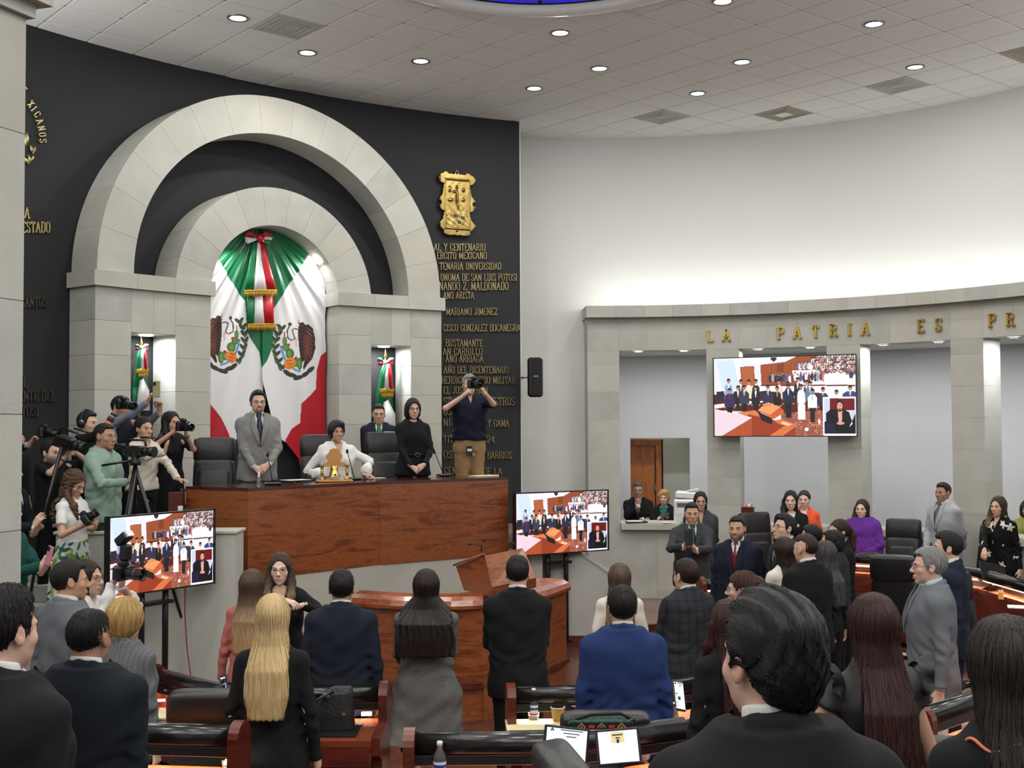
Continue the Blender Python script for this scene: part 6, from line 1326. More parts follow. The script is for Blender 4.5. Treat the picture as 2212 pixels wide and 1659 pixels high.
# ---- small things
CLEAR = mat('clear_plastic', (235, 240, 242), .08, trans=.9); LBL = mat('bottle_label', (226, 230, 236), .5); LBLB = mat('label_blue', (30, 60, 130), .5); LBLR = mat('label_red', (170, 40, 40), .5); KRAFT = mat('kraft_cup', (206, 170, 106), .7, bump=.4, bscale=120)
def bottle(label, p, h=.2, cap=WHITEP, lab=True):
    o = empty('water_bottle', p, 0, label, 'bottle', 'water bottles on the desks'); r = h*.155
    MB().lathe([(0, .002), (r*.9, 0), (r, h*.05), (r*.96, h*.3), (r, h*.55), (r*.9, h*.66), (r*.45, h*.82), (r*.4, h*.88)], m=CLEAR, n=18).obj('body', o); MB().lathe([(r*.46, h*.87), (r*.46, h*.985), (0, h)], m=cap, n=16).obj('cap', o)
    if lab:
        l = MB().lathe([(r*1.02, h*.2), (r*1.02, h*.52)], m=LBL, n=18, cap=False).obj('label_band', o); MB().lathe([(r*1.035, h*.38), (r*1.035, h*.45)], m=LBLB, n=18, cap=False).obj('blue_stripe', l); MB().lathe([(r*1.035, h*.24), (r*1.035, h*.28)], m=LBLR, n=18, cap=False).obj('red_stripe', l)
def cup(label, p, m=KRAFT, h=.1): o = empty('paper_cup', p, 0, label, 'cup', 'paper cups on the desks'); MB().lathe([(0, .001), (h*.3, 0), (h*.44, h), (h*.46, h*1.01), (h*.42, h), (h*.28, h*.06), (0, h*.05)], m=m, n=22).obj('body', o); MB().tube([(h*.45*math.cos(a), h*.45*math.sin(a), h) for a in np.linspace(0, 2*PI, 24)[:-1]], h*.03, PAPER, 6, closed=True).obj('rim', o)
def ztop(z0=0.): return z0+.757
def onz(x, y, z): return tuple(atz(x, y, z))
bottle('water bottle beside the folder on the front right desk', onz(1153, 1560, ztop()), .215); bottle('water bottle at the bottom edge left of the nearest rail', onz(950, 1690, ztop(.15)), .2); bottle('water bottle with a gold cap beside the foreground head', onz(1455, 1588, ztop()), .2, BRASS, False)
cup('kraft paper cup right of the water bottle', onz(1205, 1562, ztop())); cup('kraft paper cup on the left desk beside the grey jacket', onz(369, 1521, ztop())); cup('white paper cup beside the blue suit', onz(1240, 1556, ztop()), PAPER); cup('kraft cup on the far desk between two standing men', onz(1536, 1287, ztop()), KRAFT, .12)
def slab(nm, label, cat, x, y, z, w, d, h, m, rz=0., gp=None, bev=.002):
    p = atz(x, y, z); o = MB().box((0, 0, h/2), (w, d, h), m, bev=bev).obj(nm, None, label=label, category=cat); o.location = p; o.rotation_euler = (0, 0, rz)
    if gp: o['group'] = gp
    return o
CREAM = mat('cream_card', (228, 216, 176), .6)
fo = slab('folder', 'cream folder with an embossed seal on the front right desk', 'folder', 1165, 1568, ztop(), .42, .26, .012, CREAM, .05)
MB().lathe([(.0, .0135), (.03, .0135), (.034, .0125), (.034, .012)], (.1, -.0, 0), mat('seal', (196, 184, 150), .5), 20).obj('seal', fo)
slab('folder', 'open cream notebook on the left desk below the paper cup', 'folder', 372, 1545, ztop(), .3, .22, .015, CREAM, .3); slab('notebook', 'dark red box beside the cup on the left desk', 'box', 352, 1522, ztop(), .12, .09, .03, mat('dark_red', (110, 30, 24), .4), .3)
slab('card', 'small white switch card on the front left desk', 'card', 792, 1545, ztop(), .07, .05, .02, WHITEP, .1); slab('card', 'small white card at the lower left desk edge', 'card', 500, 1650, ztop(.15), .07, .05, .02, WHITEP, .1)
slab('paper_sheet', 'white sheet on the dais desk by the grey suit', 'paper', 640, 1037, DT+.013, .3, .22, .004, PAPER, .75); slab('paper_sheet', 'white sheet under the hand of the seated woman', 'paper', 812, 1033, DT+.013, .22, .1, .004, PAPER, .7); slab('paper_sheet', 'thin stack of paper at the right end of the dais desk', 'paper', 1045, 1029, DT+.013, .33, .16, .012, CREAM, .65)
nb = slab('name_plate', 'orange name plate on the outer right desk', 'plate', 2162, 1292, ztop(.07), .22, .05, .07, mat('name_card', (226, 150, 84), .6), 1.2); slab('paper_sheet', 'papers at the end of the outer right desk', 'paper', 2195, 1312, ztop(.07), .2, .16, .01, PAPER, 1.2)
slab('paper_sheet', 'orange papers on the outer desk in front of the purple shawl', 'paper', 1868, 1226, ztop(.07), .2, .12, .03, mat('name_card', (226, 150, 84)), -.3); slab('paper_sheet', 'white papers beside the elderly man on the right', 'paper', 1985, 1245, ztop(.07), .3, .2, .02, PAPER, .3)
slab('paper_sheet', 'bright papers on the right desk beyond the ruffled blouse', 'paper', 1948, 1590, ztop(), .16, .2, .01, PAPER, .3)
# tablets on stands
SCR = mat('tablet_screen', (214, 222, 240), .3, emit=.75); SCR2 = mat('tablet_card', (220, 200, 150), .4, emit=.5); INK = mat('ink', (60, 62, 70), .6)
def tablet(label, x, y, Y, w, h, yaw, tilt=.25, roll=0., marks='list', zt=None):
    p = at(x, y, Y); o = empty('tablet', p, 0, label, 'tablet', 'tablets on the desks'); o.rotation_euler = Matrix.Rotation(yaw, 3, 'Z').to_euler(); o.rotation_euler = (Matrix.Rotation(yaw, 3, 'Z')@Matrix.Rotation(-tilt, 3, 'X')@Matrix.Rotation(roll, 3, 'Y')).to_euler()
    MB().box((0, 0, 0), (w, .012, h), BLACKP, bev=.005).obj('case', o)
    if marks == 'back': MB().box((0, -.01, 0), (w*.3, .01, h*.12), GREYM, bev=.002).obj('logo_plate', o)
    else:
        s = MB().box((0, -.008, 0), (w-.024, .003, h-.024), SCR).obj('display', o); m = MB()
        if marks == 'list':
            m.tube([(-w*.36, -.0105, h*.36), (-w*.33, -.0105, h*.42), (-w*.3, -.0105, h*.36)], .004, mat('logo_blue', (40, 70, 120), .5), 5)
            for k in range(3): m.box((-w*.3+k*.01, -.0105, h*.05-k*.014), (w*.2-k*.02, .001, .005), INK); m.box((w*.1, -.0105, h*.4-k*.014), (w*.5-k*.03, .001, .004), INK)
            m.lathe([(.012, 0), (.015, 0)], (-w*.32, -.0105, -h*.3), INK, 14, R=Matrix.Rotation(PI/2, 3, 'X'), cap=False)
        else:
            m.box((-.0, -.0105, h*.26), (w*.3, .001, h*.3), SCR2)
            for k in range(3): m.box((0, -.0115, h*.32-k*.014), (w*.24-k*.03, .001, .006), INK)
        m.obj('print', s)
    zb = -h*.5-.04 if zt is None else zt-p[2]+.008
    MB().tube([(0, .01, -h*.1), (0, .09, zb+.01)], .012, BLACKM, 8).obj('stand', o); MB().box((0, .07, zb), (.16, .14, .012), BLACKM, bev=.003).obj('stand_base', o); return o
tablet('tablet with a white page and small logo, half hidden by the near chair', 1222, 1612, 5.65, .215, .178, .12, .3, .144, zt=.907); tablet('tablet with a pale blue screen and a tan card, left of the big dark head', 1336, 1613, 5.6, .205, .165, -.1, .3, -.1, 'card', zt=.907)
tablet('tablet leaning beside the blue suit on the front right desk', 1466, 1503, 7.6, .12, .19, .9, .3, .3, zt=.757); tablet('small tablet edge by the blonde woman', 484, 1476, 7.6, .06, .1, -.4, .2, -.3)
tablet('dark back of a tablet in front of the purple shawl', 1878, 1201, 14.75, .26, .1, .1, .5, .0, 'back'); tablet('dark back of a large tablet in front of the floral blouse', 2146, 1237, 13.0, .36, .22, .5, .5, .25, 'back')
# purse, patterned bag
o = empty('handbag', atz(722, 1576, ztop()), .1, 'black leather handbag standing on the front left desk', 'bag'); F = Field((-.16, -.09, -.01), (.16, .1, .3), .008); F.loft([0, .1, .22, .27], [.13, .125, .1, .06], [.06, .055, .035, .015], 0, [0, .0, .02, .05], p=3.2); V, Q = F.mesh(); link('body', mesh_np('body', V, None, LEATHER, True, None, Q), o)
MB().tube([(-.12, -.03, .04), (-.15, -.06, .12), (-.1, -.06, .2), (0.0, -.04, .25)], .008, LEATHERP, 6).obj('strap', o); MB().box((-.05, -.05, .22), (.05, .008, .02), GREYM, R=Matrix.Rotation(.5, 3, 'Y'), bev=.003).obj('buckle', o); MB().box((.06, -.055, .1), (.02, .006, .02), BRASS, bev=.002).obj('clasp', o)
TEAL = mat('teal_yarn', (26, 88, 78), .9, bump=.8, bscale=60); DIA = mat('diamond_weave', (20, 20, 20), .8)
o = empty('woven_bag', at(1298, 1576, 6.07), 0, 'teal bag with a band of orange diamonds hanging on the bottom centre chair', 'bag'); F = Field((-.2, -.07, -.14), (.2, .07, .1), .008); F.loft([-.13, -.05, .02, .05], [.15, .17, .165, .16], [.045, .05, .04, .03], 0, p=3); F.d += (.004*np.sin(F.X*150)*np.sin(F.Z*140)).astype(np.float32); V, Q = F.mesh(); link('body', mesh_np('body', V, None, TEAL, True, None, Q), o)
MB().box((0, -.045, .025), (.325, .012, .05), DIA, bev=.003).obj('band', o)
for k in range(3):
    x = -.1+k*.1; m = MB()
    for s_, c in ((.024, (196, 120, 70)), (.016, (24, 22, 22)), (.009, (60, 150, 130))): m.box((x, -.052-.001*(.03-s_)*30, .025), (s_*1.3, .002, s_*1.3), mat('weave_%d' % c[0], c, .8), R=Matrix.Rotation(PI/4, 3, 'Y'))
    m.obj('diamond', o)
for k in range(2): MB().box((-.05+k*.1, -.053, .028), (.03, .002, .012), mat('weave_red', (190, 60, 50), .8)).obj('stitch', o)
MB().tube([(-.16, 0, .04), (-.05, 0, .075), (.1, 0, .08), (.17, .02, .04), (.19, .03, -.03)], .009, DIA, 6).obj('strap', o)
# bell on its stand
p = atz(722, 1041, DT+.012); PINE = mat('pine', (196, 140, 76), .45, noise=.1, nscale=8); o = empty('bell', p, .72-.35, 'brass bell in a wooden stand with brass columns on the dais desk', 'bell')
MB().box((0, 0, .012), (.38, .16, .024), PINE, bev=.008).obj('base', o)
bp = [(-.13, .155), (.13, .155), (.12, .19), (.075, .2), (.062, .22), (.085, .245), (.088, .27), (.07, .295), (.052, .31), (.045, .335), (.02, .345), (0, .35), (-.02, .345), (-.045, .335), (-.052, .31), (-.07, .295), (-.088, .27), (-.085, .245), (-.062, .22), (-.075, .2), (-.12, .19)]
MB().extr([(x, -.012, z+.01) for x, z in bp], (0, .024, 0), PINE).obj('headboard', o)
MB().lathe([(0, .165), (.02, .165), (.038, .15), (.042, .12), (.048, .08), (.062, .05), (.076, .038), (.074, .034), (.05, .05), (.0, .12)], (0, -.0, .02), GOLD, 24).obj('bell_body', o); MB().lathe([(0, -.01), (.009, 0), (0, .01)], (0, 0, .05), BRASS, 10).obj('clapper', o)
for sx in (-1, 1): MB().lathe([(.03, 0), (.03, .012), (.014, .02), (.012, .05), (.02, .06), (.014, .075), (.02, .09), (.012, .1), (.02, .12), (.012, .135), (.024, .15), (.024, .158), (.006, .165), (.004, .185), (0, .19)], (sx*.135, -.02, .024), GOLD, 14).obj('column', o)
def deskmic(label, x, y, xt, yt, Yb=None):
    p = atz(x, y, DT+.012); t = V3(at(xt, yt, p[1]))-V3(p); o = empty('desk_microphone', p, 0, label, 'microphone', 'gooseneck microphones on the dais desk'); MB().box((0, 0, .015), (.16, .1, .03), BLACKP, rz=.6, bev=.012).obj('base', o)
    k = MB(); k.tube([(0, 0, .02), tuple(t*.35+Vector((0, 0, .02))), tuple(t*.75+Vector((0, 0, .012))), tuple(t)], [.006, .005, .005, .005], BLACKM, 8); k.obj('neck', o); MB().lathe([(0, -.025), (.012, -.02), (.015, 0), (.012, .02), (0, .025)], t, BLACKP, 12).obj('capsule', o)
deskmic('gooseneck microphone in front of the man in the grey suit', 589, 1048, 578, 982); deskmic('gooseneck microphone beside the bell', 765, 1037, 750, 975); deskmic('gooseneck microphone right of the woman with a bob', 958, 1029, 938, 976)
p = atz(559, 1053, DT+.012); o = empty('spray_bottle', p, 0, 'small clear spray bottle on the dais desk', 'bottle'); MB().lathe([(0, .002), (.018, 0), (.02, .02), (.02, .085), (.012, .1)], m=CLEAR, n=16).obj('body', o); MB().lathe([(.013, .1), (.013, .115), (.007, .12), (.007, .15), (0, .152)], m=WHITEP, n=14).obj('cap', o)
# printer, pen box, cup and clipboard on the stone counter
zc = CZ-1.44
p = hitc(1486, 1128, C2, 6.28); a = math.radians(angc(p, C2))-PI/2; o = empty('printer', (p[0], p[1], zc), a, 'white office printer on the stone counter beside the window', 'printer'); MB().box((0, 0, .17), (.4, .34, .34), WHITEP, bev=.02).obj('body', o); MB().box((-.0, .02, .4), (.36, .3, .1), WHITEP, R=Matrix.Rotation(.06, 3, 'Y'), bev=.02).obj('scanner_lid', o)
MB().box((0, -.172, .26), (.3, .01, .06), mat('printer_slot', (90, 92, 96), .5)).obj('output_slot', o); MB().box((0, -.176, .08), (.34, .006, .12), mat('drawer_grey', (200, 202, 204), .5), bev=.002).obj('drawer', o); MB().box((.05, 0, .47), (.24, .2, .012), PAPER, R=Matrix.Rotation(-.2, 3, 'Y')).obj('paper', o)
p = hitc(1617, 1130, C2, 6.2); a = math.radians(angc(p, C2))-PI/2; o = empty('pen_holder', (p[0], p[1], zc), a, 'dark wooden pen box on the stone counter below the wall screen', 'box'); MB().box((0, 0, .12), (.17, .12, .24), WOODD, bev=.004).obj('box', o)
for k, c in enumerate([(230, 180, 40), (220, 90, 40), (230, 230, 232), (210, 212, 216), (90, 90, 96)]): MB().tube([(-.05+k*.024, 0, .2), (-.055+k*.027, .0, .28+.01*(k % 2))], .008, mat('pen_%d' % k, c, .5), 8).obj('pen', o)
p = hitc(1634, 1130, C2, 6.2); cup('kraft cup beside the wooden pen box', (p[0], p[1], zc)); p = hitc(1375, 1133, C2, 6.1); o = MB().box((0, 0, .008), (.32, .2, .014), BLACKP, bev=.003).obj('clipboard', None, label='black clipboard with white sheets before the man at the counter', category='clipboard'); o.location = (p[0], p[1], zc+.001); MB().box((-.03, 0, .018), (.22, .16, .006), PAPER).obj('paper', o)
p = hitc(1450, 1133, C2, 6.1); o = MB().box((0, 0, .003), (.26, .18, .006), PAPER).obj('paper_sheet', None, label='white sheet in front of the blonde woman at the counter', category='paper'); o.location = (p[0], p[1], zc+.001)
# ================================================================== the people
CHAR = cloth('charcoal_grey', (58, 60, 64)); GREEN = cloth('sage_green', (134, 158, 144), .04, 40, .8, .1); POLO = cloth('polo_navy', (22, 26, 44)); KHAKI = cloth('khaki', (150, 122, 88)); CREAMW = cloth('cream_knit', (206, 198, 188), .08, 90, .95, .4); PINK = cloth('dusty_pink', (176, 104, 96)); TEALC = cloth('dark_green', (20, 70, 62)); ORANGE = cloth('orange', (226, 90, 52)); PURP = cloth('purple_shawl', (92, 42, 136), .12, 60, .8, .35); OLIVE = cloth('olive', (150, 152, 78)); BLUEGR = cloth('blue_grey', (120, 130, 150), .04, 90, .8, .1); KNIT = cloth('burgundy_knit', (104, 22, 44), .08, 200, .95, .3)
SATIN = mat('black_satin', (14, 14, 16), .6, bump=.3, bscale=20); T_NAVY = mat('tie_navy', (34, 42, 70), .5, noise=.6, nscale=90); T_GREEN = mat('tie_green', (14, 120, 72), .45); T_DG = mat('tie_dark_green', (8, 74, 48), .45); T_GREY = mat('tie_grey', (92, 96, 104), .5); T_BURG = mat('tie_burgundy', (96, 24, 44), .5); LB = mat('light_blue_cotton', (186, 210, 222), .8)
PATT = mat('patterned_cloth', (255, 255, 255), .85, attr='Col', spec=.2)
def plaid(V, H, s):
    a = np.array(lin((46, 49, 54)), np.float32); c = np.tile(a, (len(V), 1)); g = (np.sin(V[:, 0]*95) > .75)*1.+(np.sin(V[:, 2]*85) > .75)*1.; return c*(1-.28*g[:, None])
def pin(V, H, s): a = np.array(lin((92, 95, 98)), np.float32); return np.tile(a, (len(V), 1))*(1+.3*(np.sin(V[:, 0]*240) > .6)[:, None])
def blobs(V, bg, items, seed, n, box):
    rs = np.random.RandomState(seed); c = np.tile(np.array(lin(bg), np.float32), (len(V), 1)); U = np.stack([np.arctan2(V[:, 0], -V[:, 1])*.2, V[:, 2]], 1)
    for _ in range(n):
        col, kind, sz = items[rs.randint(len(items))]; o = np.array([rs.uniform(-.62, .62), rs.uniform(*box)]); a = rs.rand()*6.28; d = U-o; m = np.zeros(len(V), bool)
        for k in range(5 if kind == 'flower' else 1):
            t = a+k*1.257; ax = np.array([math.cos(t), math.sin(t)]); u = d@ax; v = d@np.array([-ax[1], ax[0]]); m |= (((u-sz*.62)/(sz*.6))**2+(v/(sz*.27))**2 < 1) if kind == 'flower' else ((u/sz)**2+(v/(sz*.36))**2 < 1)
        c[m] = lin(col)
    return c
floral = lambda V, H, s: blobs(V, (14, 14, 18), [((216, 212, 200), 'flower', .042), ((216, 212, 200), 'leaf', .022)], 5, 60, (.5, 1.55))
leafy = lambda V, H, s: blobs(V, (196, 208, 200), [((54, 92, 60), 'leaf', .05), ((110, 140, 60), 'leaf', .055), ((38, 70, 120), 'leaf', .035), ((196, 190, 90), 'leaf', .04), ((60, 110, 80), 'leaf', .045)], 9, 260, (.2, 1.15))
pinky = lambda V, H, s: blobs(V, (196, 90, 120), [((226, 190, 200), 'leaf', .05), ((140, 40, 80), 'leaf', .05), ((226, 140, 160), 'leaf', .04)], 4, 120, (.1, .9))
scarf = lambda V, H, s: blobs(V, (36, 120, 96), [((210, 226, 216), 'leaf', .016), ((12, 60, 60), 'leaf', .018)], 2, 500, (1.0, 1.6))
TRG = dict(kind='trousers', mat=SUITGREY); TRN = dict(kind='trousers', mat=SUITNAVY)
sh = lambda **k: dict(mat=BLK, style='short', top=.016, **k)
def jk(m, **k): return dict(dict(mat=m, hem=.5, v=.70, lapel=True, pad=1.05, box=.015, cuff=.034), **k)
def shirtt(m, **k): return dict(dict(name='shirt', mat=m, hem=.5, collar=True, v=.80, vw=.04, open=1, cuff=.036), **k)
P_ = {}
# ---- press group at the left, on the stairs
P_['a2'] = person('person in black mostly behind the pillar raising a camera, blue wristband', 34, 925, 12.3, 70, 1.12, skin='brown', hair=sh(), top=dict(name='sweater', mat=TROUS, hem=.5, neck=.07, sleeve=.86), bottom=TR, arms=(dict(px=(86, 948, 11.8), dw=(.5, .1, .85), nw=(.8, .3, -.4), curl=.9, pw=(-.3, -.4, -1)), 'down'), feet=False)
P_['bear'] = person('bearded tattooed man in black crouching under a large video camera', 112, 948, 11.75, 62, 1.0, H=None, skin='light', beard=1, hair=dict(mat=BLK, style='short', top=.02, low=1), top=dict(name='tee', mat=TROUS, hem=.5, neck=.07, sleeve=.42), bottom=TR, arms=(dict(px=(143, 985, 11.5), dw=(.4, 0, .9), nw=(.9, .2, -.3), curl=.8, pw=(-.6, -.5, -1)), dict(px=(160, 975, 11.8), dw=(.4, 0, .9), nw=(.6, -.6, 0), curl=.8)), feet=False)
P_['head'] = person('photographer with black headphones raising a camera above the green shirt', 190, 886, 12.35, 75, 1.12, skin='light', hair=dict(mat=BLK, style='short', top=.028), top=dict(name='shirt', mat=TROUS, hem=.5, sleeve=.55, neck=.07), bottom=TR, arms=(dict(px=(247, 893, 12.2), dw=(.35, 0, .9), nw=(.9, -.2, -.3), curl=.9, pw=(.2, -.5, -1)), 'down'), feet=False)
P_['tall'] = person('tall man in a dark vest with blue-grey sleeves holding a phone up high', 262, 853, 12.75, 65, 1.27, skin='brown', hair=sh(), top=dict(name='shirt', mat=BLUEGR, hem=.5, collar=True), bottom=TR, arms=(dict(px=(322, 866, 12.45), dw=(.5, 0, .85), nw=(.8, .4, -.2), curl=.8, pw=(.1, -.3, -1)), dict(px=(345, 890, 12.6), dw=(.0, 0, 1), nw=(-.5, -.8, 0), curl=.8, pw=(.3, .2, -1))), feet=False)
r = P_['tall']; F = Field((-.3, -.22, .8), (.3, .22, 1.6), .013); 
F.loft(ZF*r['H'], MW*r['s']+.012, MD*r['s']+.012, CY); F.put((-.3, -.3, 1.2), (.3, .3, 1.7), lambda X, Y, Z: np.abs(X)*0+.15-np.abs(X)+0*Y+0*Z, .005, 'sub'); V, Q = F.mesh(); link('vest', mesh_np('vest', V, None, DKN, True, None, Q), r['root'])
P_['green'] = person('man in a sage green shirt steadying the tripod, short black hair', 226, 912, 11.35, 72, .96, skin='brown', hair=dict(mat=BLK, style='short', t=.006, top=.01), build=1.03, top=shirtt(GREEN, hem=.46, ease=.008, wr=1.8), bottom=dict(kind='trousers', mat=SUITDG), arms=(dict(px=(277, 1040, 11.1), dw=(.9, .1, .1), nw=(.1, .9, -.2), curl=1.2, pw=(-.4, -.5, -1)), 'down'), feet=False)
P_['card'] = person('young woman with a black bun and cream cardigan holding a phone, hand on the desk', 311, 898, 12.15, 52, 1.2, fem=True, skin='tan', hair=dict(mat=BLK, style='bun', bz=-.04, part=.0), top=dict(name='cardigan', mat=CREAMW, hem=.52, v=.76, vw=.07, open=1, wr=1.5, ease=.01, cuff=.042), bottom=TR, arms=(dict(px=(356, 976, 11.85), dw=(.25, 0, .95), nw=(.7, .6, 0), curl=.35, pw=(-.2, -.5, -1), spread=.6), dict(px=(392, 1047, 12.05), dw=(.95, -.1, -.2), nw=(0, 0, -1), curl=.15, spread=.8, pw=(.2, 1, .4))), feet=False)
P_['dress'] = person('woman with long black hair in a black dress shooting with a dark camera', 370, 886, 12.75, 55, 1.27, fem=True, skin='tan', hair=dict(mat=BLK, style='long', end=-.36, front=-1, w=.11), top=dict(name='dress', mat=TROUS, hem=.2, neck=.07, sleeve=.42), arms=(dict(px=(378, 930, 12.45), dw=(.5, -.1, .8), nw=(.7, .2, -.5), curl=.9), dict(px=(402, 938, 12.6), dw=(.1, -.3, .9), nw=(-.8, .2, 0), curl=.7, pw=(.8, .1, -1))), feet=False)
P_['girl'] = person('girl with curly brown hair, white tee and leafy skirt looking down at her camera', 160, 1012, 10.75, 72, .62, fem=True, skin='tan', head=(0, 26), hair=dict(mat=hairmat('curly_brown', (40, 26, 18), (104, 76, 52)), style='curly', end=-.34, w=.115, wave=.2, front=-1), top=dict(name='tee', mat=WHITE, hem=.57, neck=.075, sleeve=.33), bottom=dict(kind='skirt', mat=PATT, hem=.2, flare=1.35, cols=leafy, waist=.62, vox=.009), arms=(dict(px=(186, 1132, 10.5), dw=(.9, 0, .2), nw=(.1, .6, -.6), curl=.9, pw=(-.5, -.4, -1)), dict(px=(190, 1140, 10.8), dw=(.9, -.2, .1), nw=(0, -.6, .6), curl=.9)), feet=False)
P_['clap'] = person('man in a dark suit behind the pillar, only his clapping hands showing', 22, 985, 10.95, 80, .64, skin='light', hair=sh(), top=suit(DKN), shirt={}, bottom=TR, arms=(dict(px=(72, 1140, 10.75), dw=(.5, 0, .8), nw=(.3, .9, 0), curl=.35, pw=(-.5, -.4, -1), spread=.3), dict(px=(74, 1150, 10.9), dw=(.6, -.1, .7), nw=(.3, -.9, 0), curl=.8)), feet=False)
P_['gtop'] = person('person in a dark green top behind the pillar holding a pink phone', 20, 1068, 10.0, 78, .16, fem=True, skin='light', hair=dict(mat=DBR, style='bob'), top=dict(name='blouse', mat=TEALC, hem=.5, neck=.07, wr=1.6, ease=.01), bottom=TR, arms=(dict(px=(88, 1226, 9.7), dw=(.55, 0, .8), nw=(.5, .8, 0), curl=.8, pw=(-.3, -.4, -1)), dict(px=(92, 1232, 9.85), dw=(.5, -.1, .8), nw=(.3, -.9, 0), curl=.9)), feet=False)
P_['greyL'] = person('man in a light grey suit and white collar, dark hair, beside the left screen', 152, 1207, 7.5, 148, 0., skin='tan', hair=dict(mat=BLK, style='short', top=.02), head=(-28, 0), top=suit(SUITMG), shirt={}, bottom=TRG, arms=('down', 'down'))
P_['wh'] = person('photographer in a white shirt and glasses raising a camera with flash', 188, 1206, 8.2, 82, 0., skin='light', fem=True, glasses='dark', hair=dict(mat=DBR, style='bob'), top=shirtt(WHITE, ease=.015, wr=2.), bottom=TR, arms=(dict(px=(243, 1262, 8.0), dw=(.5, 0, .85), nw=(.8, .3, -.3), curl=.9, pw=(-.3, -.4, -1)), dict(px=(262, 1264, 8.1), dw=(.2, 0, .95), nw=(-.6, -.6, 0), curl=.7)))
P_['blsh'] = person('woman with short blonde hair in a grey pinstripe jacket, pearl earring', 272, 1290, 6.95, 158, 0., fem=True, skin='light', build=1.12, earring='pearl', hair=dict(mat=SHORTBL, style='pixie', t=.02, rough=.004, freq=16), top=suit(PATT, cols=pin, hem=.45), shirt=dict(collar=False), bottom=TR, arms=('down', 'down'), strandn=500)
P_['nvL'] = person('broad man in a dark suit with cropped black hair, lower left', 192, 1311, 5.2, 172, .15, skin='brown', build=1.26, wide=1.06, hair=dict(mat=BLK2, style='short', t=.006, top=.008), top=suit(DKN), shirt={}, bottom=TR, arms=('down', 'down'), strandn=900)
P_['farL'] = person('man in a black suit cut by the lower left picture corner', 8, 1264, 3.6, 155, .4, skin='light', build=1.1, hair=dict(mat=BLK, style='short', top=.03, t=.012, rough=.003), top=suit(SUITBLACK), shirt={}, bottom=TR, arms=('down', 'down'), strandn=1200)
# ---- the row before the rostrum
P_['pink'] = person('woman with ombre hair in a dusty pink jacket, back to us', 545, 1227, 8.75, 172, 0., fem=True, skin='light', hair=dict(mat=OMB1, style='long', end=-.46, w=.1, wave=.25), top=jk(PINK, v=.7), bottom=TR, arms=('down', 'down'), strandn=260)
P_['inter'] = person('sign language interpreter in a black blazer and round glasses, facing us', 606, 1192, 9.3, 2, 0., fem=True, skin='pale', glasses='thin', hair=dict(mat=OMB3, style='long', end=-.26, w=.1, front=2, part=0.), top=jk(SUITBLACK, v=.66, vw=.075), shirt=dict(mat=cloth('beige_top', (196, 160, 140)), collar=False, neck=.09, cuffs=False), bottom=TR, arms=(dict(px=(612, 1296, 8.95), dw=(.75, -.2, -.2), nw=(-.1, .3, -.9), curl=.35, spread=.7), dict(px=(652, 1308, 9.0), dw=(-.85, -.2, -.25), nw=(0, .3, .9), curl=.5, pw=(1, .3, -.6))))
P_['blon'] = person('woman with long straight blonde hair in a long black blazer, back to us', 590, 1281, 6.45, 178, 0., fem=True, skin='light', hair=dict(mat=BLOND, style='long', end=-.50, w=.112, t=.016, tip=.75), top=jk(SUITBLACK, hem=.455, v=.7, flare=1.08), bottom=dict(kind='skirt', mat=PATT, hem=.2, flare=1.2, cols=pinky, ease=-.024), arms=('down', 'down'), strandn=900)
P_['navyC'] = person('man in a dark navy suit left of the rostrum, back to us', 738, 1227, 8.0, 182, 0., skin='brown', build=1.08, hair=dict(mat=BLK, style='short', top=.012, t=.009), top=suit(cloth('deep_navy', (26, 32, 46))), shirt={}, bottom=TR, arms=(dict(ARM['down'](-1)), dict(ARM['down'](1))), strandn=300)
P_['tweed'] = person('woman with wide straight dark hair in a grey tweed coat', 921, 1227, 8.15, 180, 0., fem=True, skin='light', build=1.2, hair=dict(mat=hairmat('espresso', (20, 13, 12), (44, 30, 28)), style='long', end=-.43, w=.19, tip=1.08, t=.014, part=0.), top=dict(name='coat', mat=TWEED, hem=.30, flare=1.22, v=.7, lapel=True, wr=1.5, pad=1.0), bottom=dict(kind='skirt', mat=TROUS, hem=.27, flare=.9, ease=-.04), arms=('clasp', 'clasp'), strandn=500)
P_['blackC'] = person('man in a black suit with shaved parting, right of the tweed coat', 1118, 1197, 8.35, 178, 0., skin='light', build=1.02, hair=dict(mat=BLK, style='short', t=.006, top=.016, part=-.03), top=suit(SUITBLACK), shirt={}, bottom=TR, arms=('clasp', 'clasp'), strandn=300)
# ---- the presidium
P_['pres'] = person('bearded man in a grey suit and dotted navy tie standing behind the dais desk', 557, 842, 13.0, 22, 1.27, skin='light', beard=2, glasses='thin', build=1.03, hair=dict(mat=BLK, style='short', top=.03, t=.016, low=1, hl=.01), top=suit(SUITGREY), shirt={}, tie=T_NAVY, tie_w=.1, bottom=TRG, arms=('clasp', 'clasp'))
P_['seat'] = person('woman in a white blouse with short dark hair seated behind the bell', 727, 907, 13.5, 28, 1.27, H=1.64, fem=True, seated=True, skin='tan', build=1.15, earring='pearl', hair=dict(mat=BLK, style='pixie', t=.022), top=dict(name='blouse', mat=WHITE, hem=.5, v=.745, vw=.05, neck=.062, open=0, wr=2., ease=.015, puff=1, sleeve=.96), bottom=TR, arms=(dict(px=(700, 1028, 13.3), dw=(.8, -.3, -.1), nw=(0, .2, -1), curl=.8, pw=(-1, .2, -.6)), dict(px=(788, 1026, 13.45), dw=(.85, -.3, -.15), nw=(0, 0, -1), curl=.2, spread=.6, pw=(1, .5, -.4))), feet=False)
